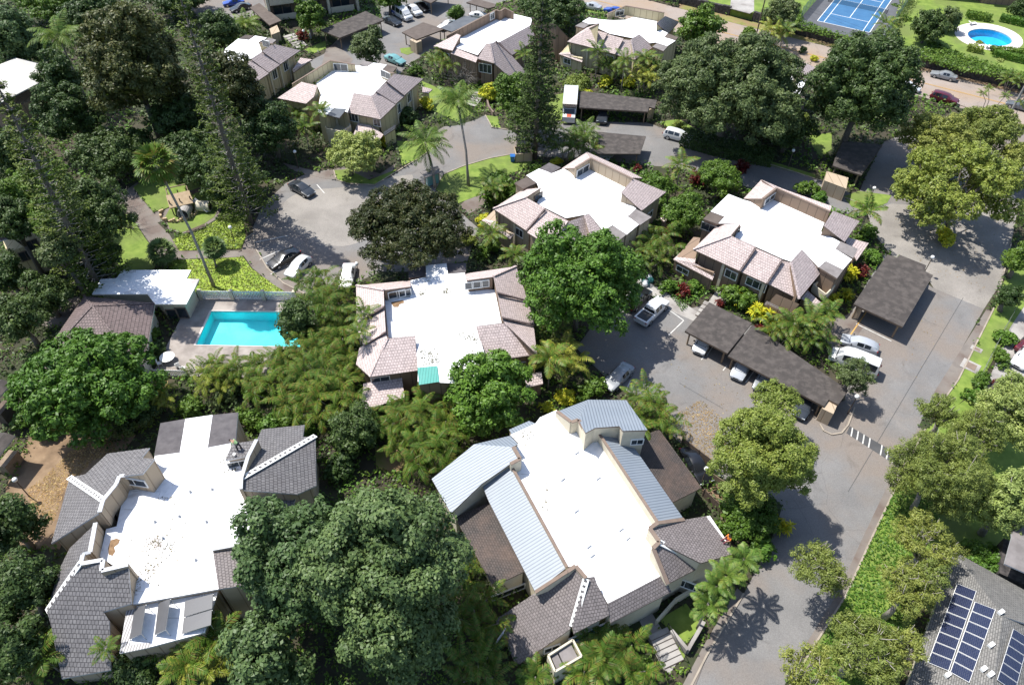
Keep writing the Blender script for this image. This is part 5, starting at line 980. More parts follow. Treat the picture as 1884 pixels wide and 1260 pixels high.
def palm(kind, label, crown_px, z, base_px=None, s=1.0, tr=.13, group=None, name='palm_tree'):
    NP_[0] += 1; T = G(*crown_px, z); B = G(*base_px) if base_px else Vector((T.x, T.y, 0)); root = thing(name, label, 'palm', B, group); m = MB()
    c1 = Vector((B.x, B.y, z*.4)).lerp(T, .15); m.tube([B-Vector((0, 0, .1)), B.lerp(c1, .5), c1, c1.lerp(T, .5), T], [tr*1.6, tr*1.1, tr, tr*.95, tr*.9], 8); m.build('trunk', X['palm_trunk'], root, smooth=True, uv=False)
    lst = PM[kind]; o = bpy.data.objects.new('crown', lst[NP_[0] % len(lst)]); COL.objects.link(o); o.parent = root; o.location = T-B; o.scale = (s,)*3; o.rotation_euler = (0, 0, NP_[0]*1.7); return root
palm('coconut', 'tall coconut palm with slim curved trunk on the round lawn', (842, 186), 11.3, (862, 342), .95, .17); palm('coconut', 'lower broad coconut palm beside the grey roofed kiosk', (782, 262), 6.2, (801, 346), 1.0, .18)
palm('coconut', 'coconut palm among dark trees at the top left', (108, 68), 12, None, 1.15, .17); palm('fanbig', 'tall thin fan palm leaning over the playground', (287, 302), 17.5, (394, 528), 1.12, .15); palm('fan', 'stout round headed blue fan palm on the lawn edge', (297, 463), 2.2, (306, 492), 1.0, .2); palm('fan', 'small round headed fan palm casting a shadow on the lime bed', (394, 456), 2.8, (398, 492), .85, .11)
palm('coconut', 'short bushy palm behind the old brown carport', (452, 45), 4, None, .8, .2); palm('coconut', 'broad palm at the right of the truck carport behind the pine', (1075, 245), 3.4, None, .72, .16)
for lab, c, z, s in (('leaning slim palm beside the drive, outermost from the tiled roof corner', (1368, 1030), 5.5, .95), ('slim palm with orange fruit next to the roof worker', (1335, 1060), 6, .9), ('yellow leaved palm standing in the entry lawn', (1303, 1112), 4.8, .95), ('slim palm close under the roof corner by the blue windows', (1318, 1078), 5.8, .85)): palm('manila', lab, c, z, None, s*1.0, .09)
for lab, c, z, s in (('two tone palm overhanging the pink porch of the poolside house, near', (668, 575), 6, .9), ('slim palm over the edge of the poolside pink roof', (660, 612), 6.2, .8), ('feathery palm at the right gable of the poolside house', (1012, 660), 5, 1.1), ('small yellow palm at the bottom left corner', (75, 1205), 3.6, 1.0), ('bright yellow palm head leaning over the grey tile eave', (195, 1192), 5.0, .55), ('green palm in front of the solar collectors', (395, 1175), 3.4, 1.1),
        ('palm at the bottom edge left of the huge crown', (345, 1225), 3, 1.0), ('palm on the bank left of the entry steps', (1105, 1215), 2.6, 1.1), ('palm below the balcony of the blue roofed house', (1075, 1235), 2.4, .9), ('palm beside the balcony cabinet, bottom edge', (985, 1245), 2.2, .8), ('tall slim palm between the upper pink houses', (1253, 305), 5.5, 1.2), ('feathery palm at the right end of the right pink house', (1598, 388), 5, 1.25), ('young palm beside the corner of the long carport', (1495, 590), 3.2, 1.15),
        ('palm in front of the right pink house porch end', (1462, 595), 3.2, 1.15), ('palm against the right gable by the free standing carport', (1525, 575), 3.0, 1.0), ('small palm in front of the tan gable wall', (965, 100), 6.5, 1.0), ('left palm of the pair before the olive house', (1150, 110), 6, 1.1), ('right palm of the pair before the olive house', (1188, 108), 5, 1.2), ('palm left of the olive house entrance', (1100, 95), 5.5, 1.2), ('palm by the street among pink bushes', (1445, 55), 4, 1.3),
        ('palm beside the stone wall of the tennis court', (1630, 45), 5, 1.3), ('palm at the pale yellow house balcony', (588, 205), 5.5, 1.1), ('palm left of the pale yellow house', (560, 235), 4, 1.2), ('palm in the planting beside the kiosk path', (905, 345), 2.6, 1.1), ('palm in the shade behind the upper pink house left porch', (905, 430), 3, 1.0), ('palm in the planting left of the breadfruit like tree', (945, 470), 2.5, .9)):
    palm('small', lab, c, z, None, s*1.15, .07)
for lab, c, b in (('leftmost of the bare palm stems beside the street', (1808, 172), (1806, 205)), ('second bare palm stem beside the street', (1819, 163), (1811, 207)), ('leaning bare palm stem beside the green bin', (1850, 177), (1826, 210)), ('rightmost leaning palm stem by the utility pole', (1880, 190), (1858, 230))):
    palm('small', lab, c, 4.2, b, .55, .05)
# areca clumps: stems and arching fronds
def areca_mesh(seed, n=6):
    rs = np.random.default_rng(seed); out = []; m = MB()
    for k in range(n):
        a = k*2.399; r = .2+.9*math.sqrt(k/n); h = rs.uniform(1.5, 3.6)*(1-.25*r); top = np.array([math.cos(a)*r*1.7, math.sin(a)*r*1.7, h]); m.tube([(math.cos(a)*r*.5, math.sin(a)*r*.5, 0), tuple(top*np.array([.6, .6, .5])), tuple(top)], [.06, .05, .04], 6)
        for j in range(6): out.append(frond(rs.uniform(1.6, 2.7), 1.4-1.0*(j+.5)/6+rs.normal()*.1, rs.uniform(1.5, 2.3), .52, 17, .12, a+j*2.399+rs.normal()*.25, 0, .6)+top)
    return m, np.concatenate(out)
AR = []
for s in (21, 22, 23):
    m, V = areca_mesh(s); o = m.build('stems', X['palm_trunk'], smooth=True, uv=False); AR.append((o.data, qmesh('fronds', V, X['lf_areca']), qmesh('fronds', V, X['lf_areca_y']))); bpy.data.objects.remove(o)
def areca(label, px, py, s=1.0, group=None, yellow=0, z=2.2):
    NP_[0] += 1; P = G(px, py, z*s); root = thing('areca_palm', label, 'palm', (P.x, P.y, 0), group); st, f, fy = AR[NP_[0] % 3]
    for nme, me in (('stems', st), ('fronds', fy if yellow else f)):
        o = bpy.data.objects.new(nme, me); COL.objects.link(o); o.parent = root; o.scale = (s, s, s); o.rotation_euler = (0, 0, NP_[0]*2.1)
    return root
GA = 'areca palms massed between the pool and the pink house'
for px, py, s in ((580, 525, 1.15), (618, 540, 1.0), (590, 572, 1.3), (625, 595, .9), (575, 640, 1.05), (510, 668, .95), (465, 682, .95), (425, 684, .95), (385, 684, .9), (612, 640, 1.3), (640, 680, .95), (590, 690, 1.25), (545, 680, 1.0), (500, 710, 1.15), (620, 730, 1.2), (560, 745, 1.3)):
    areca('arching areca palm in the dense mass between pool and pink house', px, py, s, GA)
for lab, px, py, s in (('yellowish areca palm alone below the pool fence', 400, 700, .9), ('yellow areca palm beside the glossy round tree', 290, 735, .85)): areca(lab, px, py, s, None, 1)
GB = 'areca palms between the grey house and the round glossy tree'
for px, py, s in ((728, 785, 1.2), (772, 765, 1.3), (815, 785, 1.05), (755, 830, 1.0), (800, 832, 1.3)): areca('areca palm in the clump between teal lean-to and blue metal roof', px, py, s, GB)
for lab, px, py, s, y in (('areca palm beside the round glossy tree and pink porch', 1030, 665, 1.2, 1), ('areca palm at the right flank of the poolside house', 1015, 625, 1.0, 0), ('areca palm below the silver parked car', 1190, 745, 1.2, 0), ('broad leaved palm at the blue metal roof corner', 1205, 780, 1.1, 0), ('areca palm between the pink house and pick up bay', 1215, 445, 1.2, 0), ('areca palm under the right wing of the upper pink house', 1195, 470, 1.1, 0), ('areca palm at the tan gable window', 835, 100, 1.3, 0), ('tall areca clump before the tan house left gable', 815, 115, 1.3, 0),
        ('areca clump between truck and carport front', 1075, 265, 1.25, 0), ('areca clump at the base of the central pine', 1045, 270, 1.2, 0), ('areca clump before the olive house wall, left', 1125, 125, 1.2, 0), ('areca clump before the olive house wall, right', 1205, 128, 1.3, 0), ('areca clump beside the dome tree edge', 1185, 145, 1.2, 1), ('bushy areca in front of the right pink house gable', 1440, 610, 1.1, 0), ('areca palm at the carport end beside the silver hatchback', 1500, 615, 1.0, 0), ('areca by the cut back palm stakes', 1860, 150, .9, 0),
        ('bushy palm at the bottom edge beside the steps', 1150, 1215, 1.1, 0), ('bushy palm in shade left of the entry path', 1100, 1180, .9, 0), ('dark palm beside the huge crown and brown porch', 852, 1035, .8, 0), ('dark palm between huge crown and grey slope', 880, 1130, 1.1, 0), ('dark palm at the bottom edge right of the huge crown', 880, 1220, 1.1, 0), ('bright palm at the bottom under the collectors', 375, 1215, 1.0, 1), ('green palm at the lower left corner of the grey house', 340, 1200, .9, 0), ('palm at the foot of the shaded grey tile slope', 55, 1215, 1.0, 0),
        ('bushy palm at the left end of the truck carport road', 1010, 235, .9, 0), ('palm clump beside the car park steps', 450, 60, 1.2, 0), ('palm clump at the court wall beside the street', 1425, 62, 1.3, 1), ('palm near the pale yellow house left corner', 545, 215, 1.0, 0)): areca(lab, px, py, s, None, y)

# ---- shrubs: a few shapes, copied
SH = {}
def shrub_proto(key, mat, leaf, asp=.5, n=6, ti=False, seed=1):
    rs = np.random.default_rng(seed)
    if ti:
        out = []
        for k in range(n*3):
            c = np.array([rs.normal()*.4, rs.normal()*.4, rs.uniform(.3, 1.2)])
            d = unit(rs.normal(size=(16, 3))+np.array([0, 0, .8])); out.append(np.stack([np.repeat(c[None], 16, 0), c+d*.28+unit(np.cross(d, [0, 0, 1.0]))*.07, c+d*.62-np.array([0, 0, .14]), c+d*.28-unit(np.cross(d, [0, 0, 1.0]))*.07], 1).reshape(-1, 3))
        V = np.concatenate(out)
    else:
        lob = [(np.array([rs.normal()*.42, rs.normal()*.42, rs.uniform(.35, .75)]), np.array([.5, .5, .45])*rs.uniform(.8, 1.2)) for _ in range(n)]; V = crown(lob, leaf, 1.6, asp, .28)
    SH.setdefault(key, []).append(qmesh('shrub', V, X[mat]))
for key, mt in (('green', 'lf_mid'), ('bright', 'lf_bright'), ('dark', 'lf_dark'), ('yellow', 'lf_yellow'), ('lime', 'lf_lime'), ('pale', 'lf_pale'), ('grey', 'lf_grey')):
    for s in (1, 2): shrub_proto(key, mt, .24, .5, 6, False, s)
for key, mt in (('red', 'lf_red'), ('ti', 'lf_mid'), ('croton', 'lf_yellow')):
    for s in (1, 2): shrub_proto(key, mt, .2, .5, 6, True, s)
NS = [0]
def shrub(key, px, py, s, label, group=None, sz=1.0):
    NS[0] += 1; P = G(px, py, .6*s); o = bpy.data.objects.new('shrub', SH[key][NS[0] % 2]); COL.objects.link(o); o.location = (P.x, P.y, 0); o.scale = (s, s, s*sz); o.rotation_euler = (0, 0, NS[0]*1.3); return tag(o, label, 'shrub', group)
for key, px, py, s, lab in (('yellow', 782, 192, 1.6, 'yellow croton shrub at the right corner of the pale yellow house'), ('yellow', 905, 168, 2.2, 'large yellow croton shrub before the tan gable'), ('yellow', 712, 258, 1.2, 'yellow shrub beside the pale flowering tree'), ('yellow', 1075, 175, 1.8, 'yellow croton shrub behind the moving truck'), ('yellow', 1110, 150, 1.6, 'yellow croton shrub below the olive wall'), ('yellow', 1158, 152, 1.4, 'yellow shrub above the truck carport roof'),
        ('yellow', 1026, 298, 1.0, 'small yellow shrub at the gable end of the upper pink house'), ('yellow', 890, 405, 1.4, 'yellow shrub beside the left porch roof of the upper pink house'), ('croton', 1400, 580, 1.6, 'yellow croton clump between carport and right pink house'), ('croton', 1350, 545, 1.4, 'yellow croton at the steps beside the long carport'), ('croton', 1425, 600, 1.1, 'small croton clump over the long carport edge'), ('croton', 1562, 505, 1.4, 'yellow croton left of the free standing carport'), ('croton', 1558, 545, 1.0, 'small yellow croton nearest the free standing carport corner'), ('croton', 1525, 550, 1.1, 'yellow croton below the right balcony'),
        ('yellow', 1735, 436, 1.7, 'yellow shrub ring planted around the trunk in the pale road'), ('yellow', 1045, 730, 1.3, 'yellow shrub at the back of the blue metal hip roof'), ('green', 1095, 718, 1.9, 'green clipped shrub below the silver parked car'), ('croton', 1008, 752, .9, 'orange yellow croton by the white roof back edge'), ('croton', 1440, 970, 1.1, 'yellow green shrub under the feathery tree'), ('red', 1283, 330, 1.5, 'dark red ti plants between the upper pink houses'), ('red', 1255, 535, 1.1, 'dark red shrub in the bed beside the pick up truck'), ('red', 1585, 500, 1.1, 'red ti plants beside the yellow croton by the carport'),
        ('red', 1325, 560, .7, 'small red plant at the carport steps'), ('red', 1395, 605, .7, 'red plant tucked behind the long carport'), ('red', 1172, 310, .7, 'small red plant beside the lower road carport'), ('red', 1365, 310, 1.2, 'red leaved shrub beside the road bend lamp'), ('red', 556, 68, 1.3, 'red ti plants beside the steps near the apartment block'), ('red', 1831, 706, .6, 'small red cordyline at the end of the stone edging'), ('red', 1848, 240, 1.1, 'dark red shrub at the foot of the utility pole'), ('red', 1215, 430, .8, 'red leaved plant between the two pink houses'),
        ('bright', 1240, 530, 1.4, 'green spreading shrub at the left of the ti bed'), ('bright', 1275, 525, 1.3, 'green spreading shrub at the right of the ti bed'), ('green', 1350, 540, 2.2, 'tall leafy green shrub before the right pink house wall'), ('green', 1372, 555, 1.9, 'leafy green shrub right of the croton at the carport'), ('green', 920, 340, 2.3, 'dark spiky shrub on the round lawn edge'), ('ti', 940, 355, 2.0, 'leafy ti clump by the round lawn'), ('ti', 900, 365, 1.8, 'leafy ti clump beside the short path'), ('green', 985, 310, 1.2, 'green shrub at the bin enclosure'), ('dark', 665, 548, 1.4, 'clipped dark shrub at the back corner of the poolside house'),
        ('green', 1540, 470, 1.6, 'green shrub at the right end of the right pink house'), ('green', 1600, 430, 1.7, 'bushy dark shrub beside the pale road'), ('bright', 1605, 470, 1.5, 'bright green shrub behind the free standing carport'), ('green', 1480, 345, 1.8, 'green shrub above the right pink house parapet'), ('bright', 1510, 365, 1.4, 'bright green shrub by the asphalt spur'), ('lime', 1480, 225, 1.8, 'yellow green shrub between the two largest crowns'), ('lime', 1560, 310, 1.4, 'lime green shrub on the tan store room'), ('lime', 1250, 230, 1.2, 'lime shrub at the wooden fence by the dome tree'),
        ('lime', 1165, 265, 1.0, 'light green sprig growing over the lower road carport'), ('green', 820, 175, 1.6, 'green shrub beside the curved garden steps'), ('bright', 1010, 335, 1.1, 'bright shrub by the parapet of the upper pink house'), ('green', 905, 455, 1.8, 'green shrub in shade under the left porch of the upper pink house'), ('lime', 860, 440, 1.3, 'lime shrub at the edge of the dark mango like crown'), ('green', 400, 690, 1.4, 'green shrub below the pool fence'), ('bright', 560, 795, 1.5, 'bright shrub at the back of the grey hip roof'), ('green', 460, 775, 1.8, 'green shrub behind the dark roof panel'), ('bright', 500, 775, 1.6, 'light green shrub behind the grey house'), 
        ('lime', 1700, 965, 1.0, 'yellow croton below the paperbark crowns'), ('lime', 1675, 1045, 1.3, 'yellow green plants in the paperbark verge'), ('bright', 1800, 740, 1.5, 'bright shrub inside the lava stone edging'), ('lime', 1820, 755, 1.3, 'yellow fern like shrub along the stone edging'), ('green', 1845, 655, 1.3, 'green hedge shrub behind the chain link fence, lower'), ('bright', 1848, 620, 1.4, 'bright hedge shrub behind the chain link fence, upper'), ('green', 1800, 700, 1.3, 'grey green shrub at the end of the chain link fence'), ('pale', 1340, 900, 1.0, 'pale silvery shrub at the timber retaining wall'), ('green', 1365, 960, 1.9, 'green shrub under the feathery tree by the roof corner'), ('bright', 1400, 1000, 1.6, 'bright shrub beside the lower drive shade'),
        ('bright', 970, 1235, 1.2, 'bright plant at the bottom edge near the balcony'), ('green', 1180, 1235, 1.4, 'green shrub left of the entry steps'), ('green', 400, 330, 2.0, 'shaded shrub beyond the playground'), ('dark', 290, 640, 1.2, 'dull green shrub by the pool deck corner'), ('green', 285, 615, 1.3, 'olive green shrub at the pool house wall'), ('green', 80, 790, 1.6, 'green shrub left of the dirt yard path'), ('green', 40, 770, 1.6, 'leafy shrub at the left frame edge hut'), ('green', 1380, 60, 1.6, 'green bush at the utility pole by the street'), ('dark', 1480, 92, 1.0, 'round dark bush at the street edge'), ('yellow', 1497, 107, .9, 'small yellow bush at the street edge'),
        ('green', 1655, 40, 2.0, 'green bush along the court fence'), ('green', 1720, 90, 2.0, 'green bush on the terrace above the silver car'), ('green', 1750, 105, 2.0, 'green bush over the terrace wall, right'), ('lime', 1800, 85, 1.7, 'lime green clipped bush at the oval pool'), ('green', 1790, 100, 1.5, 'rounded bush below the oval pool'), ('pale', 1835, 118, 1.6, 'pale feathery bush at the terrace wall end'), ('green', 1645, 18, 1.6, 'flowering bush by the court fence corner'), ('grey', 200, 395, 1.5, 'grey leaved shrub by the bare shrub'), ('dark', 880, 100, 1.7, 'dark clipped shrub below the tan gable window'), ('green', 700, 155, 1.3, 'hedge shrub left of the teal car'), ('green', 760, 130, 1.4, 'hedge shrub right of the teal car'), ('dark', 750, 215, 2.0, 'dark shrub at the pale yellow wall')):
    shrub(key, px, py, s, lab)
# hedges: clipped, leafy boxes
def hedge(label, pts, h, w, mat='lf_mid', z=0.0):
    P = [G(x, y, z) for x, y in pts]; out = []
    for a, b in zip(P, P[1:]):
        L = (b-a).length; n = int(L*(2*h+w)*42); ex = np.array((b-a)/L); ey = np.array([-ex[1], ex[0], 0]); u = rng.random(n)*L; side = rng.integers(0, 3, n); v = rng.uniform(-.5, .5, n)*w; zz = rng.random(n)*h
        v = np.where(side == 1, w/2, np.where(side == 2, -w/2, v)); zz = np.where(side == 0, h, zz); nn = np.where((side == 0)[:, None], np.array([0, 0, 1.0]), np.where((side == 1)[:, None], ey, -ey)); p = np.array(a)+ex*u[:, None]+ey*v[:, None]+np.array([0, 0, 1.0])*zz[:, None]+rng.normal(size=(n, 3))*.06; out.append(quads(p, unit(nn+rng.normal(size=(n, 3))*.5), .42, .55))
    return tag(qobj('hedge', np.concatenate(out), X[mat], loc=P[0]), label, 'hedge')
hedge('clipped hedge behind the oval pool, left piece', [(1776, 32), (1822, 40)], 1.2, 1.6, 'lf_mid', TZ); hedge('clipped hedge behind the oval pool, right piece', [(1838, 38), (1890, 50)], 1.2, 1.6, 'lf_bright', TZ); hedge('clipped hedge below the oval pool, upper row', [(1820, 97), (1890, 104)], 1.1, 1.4, 'lf_mid', TZ); hedge('clipped hedge below the oval pool, lower row', [(1826, 103), (1890, 118)], 1.1, 1.2, 'lf_bright', TZ); hedge('short clipped hedge left below the oval pool', [(1778, 92), (1806, 98)], 1.0, 1.4, 'lf_lime', TZ)
hedge('dark hedge bank along the road under the dome tree', [(1255, 262), (1330, 282), (1420, 300)], 1.8, 3.2, 'lf_dark')
# ---- undergrowth: what nobody could count, everywhere the ground is not paved, mown or built on, and as dark fill over the palm shaded yard lawn
def inpoly(p, poly):
    x, y = p[:, 0], p[:, 1]; r = np.zeros(len(p), bool); n = len(poly)
    for i in range(n):
        (x1, y1), (x2, y2) = poly[i], poly[(i+1) % n]
        c = ((y1 > y) != (y2 > y)); r ^= c & (x < (x2-x1)*(y-y1)/(y2-y1+1e-12)+x1)
    return r
EXC = []
for o in bpy.data.objects:
    if o.get('kind') == 'structure' and o.name.split('.')[0] not in ('ground', 'terrace_ground', 'kerb', 'road_marking', 'road_centre_line', 'yellow_kerb_line', 'asphalt_seam', 'dirt_yard'):
        me = o.data; P = me.polygons[0]; EXC.append([tuple((me.vertices[i].co+Vector(o['_o'])).xy) for i in P.vertices])
EXC += [[tuple(p.xy) for p in pool_deck], [tuple(G(*p).xy) for p in ((150, 800), (215, 845), (120, 1000), (30, 1010), (20, 900), (70, 800))]]
def wob(p, s, k):
    r = np.random.default_rng(k); v = 0
    for _ in range(4):
        a = r.normal(size=2)*s; v = v+np.sin(p[:, 0]*a[0]+p[:, 1]*a[1]+r.random()*6)
    return v/4
n0 = 130000; yy = 4+184*rng.random(n0)**1.2; xx = (rng.random(n0)*2-1)*(50+.62*yy+6); Pg = np.stack([xx, yy], 1); ok = np.ones(n0, bool)
for e in EXC: ok &= ~inpoly(Pg, e)
ok &= ~inpoly(Pg, [tuple(q) for q in tp])
Pg = Pg[ok]; hgt = np.clip(.55+.55*wob(Pg, .35, 1)+.35*wob(Pg, 1.1, 2), .08, 1.7); tone = wob(Pg, .13, 3)+.5*wob(Pg, .6, 4)+rng.normal(size=len(Pg))*.15
for nm, mt, sel in (('dark', 'lf_dark', tone < -.05), ('mid', 'lf_mid', (tone >= -.05) & (tone < .45)), ('bright', 'lf_bright', tone >= .45)):
    p = Pg[sel]; h_ = hgt[sel]; k = 3; p3 = np.repeat(np.concatenate([p, h_[:, None]], 1), k, 0); u = unit(rng.normal(size=p3.shape)+np.array([0, 0, .5])); p3 = p3+u*rng.uniform(.1, .45, (len(p3), 1)); p3[:, 2] = np.maximum(p3[:, 2]*rng.uniform(.35, 1, len(p3)), .06)
    sz = (.26+.0022*p3[:, 1])*rng.uniform(.7, 1.3, len(p3)); struct(qobj('undergrowth', quads(p3, unit(u+np.array([0, 0, .7])), sz, .55), X[mt]), None, 'stuff')
# ground cover on the drive verge and the lime beds, grass tufts on the lawns
def cover(name, pts, mat, dens, leaf, h=.25, zz=0.0):
    poly = [tuple(G(*p, zz).xy) for p in pts]; a = np.array(poly); lo, hi = a.min(0), a.max(0); n = int(dens*np.prod(hi-lo)); p = lo+(hi-lo)*rng.random((n, 2)); p = p[inpoly(p, poly)]; z = zz+h*rng.random(len(p))*(.6+.4*wob(p, .5, 9))+.07; u = unit(rng.normal(size=(len(p), 3))*.6+np.array([0, 0, 1.0]))
    struct(qobj(name, quads(np.concatenate([p, z[:, None]], 1), u, leaf*rng.uniform(.7, 1.3, len(p)), .5), X[mat]), None, 'stuff')
cover('ground_cover', [(1652, 888), (1720, 860), (1760, 900), (1700, 1000), (1660, 1150), (1560, 1290), (1450, 1280), (1500, 1200), (1556, 1095), (1602, 992)], 'lf_bright', 45, .28)
cover('ground_cover', [(330, 462), (318, 442), (340, 432), (372, 424), (402, 404), (410, 384), (440, 390), (448, 402), (452, 438), (443, 458)], 'lf_lime', 45, .3); cover('ground_cover', [(306, 480), (448, 474), (462, 494), (500, 522), (530, 542), (360, 540), (340, 500), (312, 496)], 'lf_lime', 30, .3, .15)
cover('ground_cover', [(1232, 545), (1300, 520), (1320, 535), (1285, 550), (1255, 575)], 'lf_bright', 60, .25, .5)
cover('terrace_planting', [(1690, 100), (1720, 82), (1765, 100), (1800, 112), (1850, 130), (1890, 140), (1890, 156), (1765, 134), (1690, 114)], 'lf_mid', 26, .5, 1.3, TZ)
cover('terrace_planting', [(1400, 20), (1470, 10), (1478, 40), (1530, 64), (1600, 84), (1605, 92), (1526, 72), (1462, 55), (1400, 38)], 'lf_mid', 22, .5, 1.2, TZ); cover('terrace_planting', [(1655, 0), (1690, 0), (1660, 50), (1640, 60)], 'lf_pale', 16, .45, .9, TZ)
for key, px, py, s, lab in (('dark', 560, 615, 2.2, 'dark broad leaved shrub between the pool palms, upper'), ('dark', 525, 660, 2.0, 'dark broad leaved shrub between the pool palms, middle'), ('dark', 600, 705, 2.2, 'dark broad leaved shrub between the pool palms, lower'), ('green', 470, 720, 1.9, 'green shrub below the pool palms at left'), ('dark', 650, 640, 2.0, 'dark shrub hard against the poolside house eave'), ('dark', 780, 800, 2.0, 'dark shrub in the palm clump by the blue metal roof'), ('dark', 690, 780, 2.0, 'dark shrub below the shaded pink porch roof'), ('dark', 645, 800, 2.2, 'dark shrub in the shade right of the grey hip roof'), ('dark', 620, 850, 2.2, 'dark shrub behind the huge crowns in the shaded gap'), ('green', 530, 770, 1.6, 'leafy green shrub behind the grey hip roof ridge'), ('grey', 420, 730, 1.5, 'pale green shrub on the bank under the pool palms'), ('green', 350, 745, 1.7, 'green shrub behind the white roof strip of the grey house')):
    shrub(key, px, py, s, lab)
for lab, cx, cy, rx, ry, mt, lf in (('dark broad leaved tree rising among the pool palms', 545, 588, 34, 40, 'lf_dark', .34), ('dark leafy tree shading the gap right of the grey hip roof', 650, 790, 44, 44, 'lf_dark', .34), ('dark tree masking the cream roof from the right, far left', 110, 150, 40, 52, 'lf_dark', .45), ('olive leaved tree leaning over the tan dwelling roof', 95, 400, 46, 42, 'lf_mid', .36), ('dark tall tree at the left edge above the tan dwelling', 22, 412, 44, 46, 'lf_dark', .36), ('dark tree between the pool house and the left edge', 85, 545, 44, 40, 'lf_dark', .36)):
    tree(lab, cx, cy, rx, ry, mt, lf, 1.45, 9, .42, clump=.95, clear=1.0, zc=8.5 if 'dwelling' in lab or 'cream roof from' in lab else None)
# ------------------------------------------------------------------ vehicles
def paint(name, c, metal=.1, rough=.28): return M(name, c, rough, Metallic=metal, Coat_Weight=.6, Coat_Roughness=.08)
for k, c in (('white', (.62, .63, .63)), ('silver', (.25, .265, .28)), ('black', (.012, .013, .016)), ('dark', (.028, .034, .042)), ('maroon', (.10, .012, .022)), ('blue', (.015, .06, .35)), ('teal', (.16, .36, .37)), ('grey', (.12, .13, .145)), ('pearl', (.40, .42, .45))): X['c_'+k] = paint(k+' car paint', c)
X['tyre'] = M('tyre rubber', (.016, .016, .017), .85); X['rim'] = M('alloy rim', (.45, .46, .47), .3, Metallic=.8); X['carglass'] = M('tinted car glass', (.012, .016, .020), .06, Specular_IOR_Level=.9); X['lamp_w'] = M('headlamp glass', (.65, .68, .70), .12); X['lamp_r'] = M('tail lamp red', (.28, .012, .012), .2); X['blackplastic'] = M('black plastic', (.02, .02, .022), .6)
CARS = {  # sections: x, bottom, belt, top, half width, half width of the top
 'sedan': ([(2.32, .42, .60, .63, .66, .55), (2.18, .27, .70, .74, .82, .70), (1.25, .22, .86, .90, .90, .76), (.98, .22, .90, .95, .90, .74), (.22, .22, .92, 1.40, .90, .60), (-.35, .22, .92, 1.44, .90, .60), (-.95, .22, .93, 1.40, .90, .59), (-1.62, .22, .95, 1.00, .89, .70), (-2.15, .28, .93, .97, .83, .68), (-2.32, .42, .80, .83, .70, .58)], (1.42, -1.38, .33)),
 'hatch': ([(2.15, .42, .62, .66, .64, .52), (2.0, .27, .76, .80, .80, .66), (1.25, .22, .92, .97, .87, .70), (.35, .22, .98, 1.46, .87, .60), (-.5, .22, .98, 1.52, .87, .60), (-1.3, .22, 1.0, 1.44, .86, .58), (-2.0, .26, 1.02, 1.10, .82, .62), (-2.15, .4, .85, .9, .72, .58)], (1.32, -1.32, .32)),
 'suv': ([(2.35, .45, .72, .78, .72, .62), (2.2, .32, .90, .95, .90, .78), (1.25, .28, 1.05, 1.10, .95, .80), (.45, .28, 1.08, 1.62, .95, .66), (-.5, .28, 1.08, 1.70, .95, .68), (-1.6, .28, 1.08, 1.68, .95, .67), (-2.05, .30, 1.08, 1.58, .93, .64), (-2.33, .40, 1.02, 1.10, .86, .74), (-2.38, .45, .75, .8, .78, .66)], (1.45, -1.42, .38)),
 'van': ([(2.75, .42, .75, .82, .78, .66), (2.6, .3, .98, 1.05, .94, .80), (2.1, .28, 1.12, 1.2, .99, .84), (1.35, .28, 1.16, 2.0, 1.0, .80), (.5, .28, 1.16, 2.2, 1.0, .80), (-1.2, .28, 1.16, 2.22, 1.0, .80), (-2.55, .3, 1.16, 2.16, .99, .78), (-2.75, .34, 1.12, 1.3, .95, .86), (-2.8, .42, .8, .86, .9, .82)], (1.75, -1.75, .36)),
 'pickup': ([(2.7, .5, .76, .82, .76, .66), (2.55, .36, .96, 1.02, .92, .80), (1.55, .32, 1.08, 1.13, .97, .82), (.85, .32, 1.10, 1.74, .97, .70), (.2, .32, 1.10, 1.82, .97, .72), (-.55, .32, 1.10, 1.76, .97, .70), (-.80, .32, 1.10, 1.14, .97, .86), (-2.6, .34, 1.10, 1.14, .97, .86), (-2.72, .45, 1.06, 1.10, .93, .82)], (1.72, -1.72, .40))}
PROTO = {}
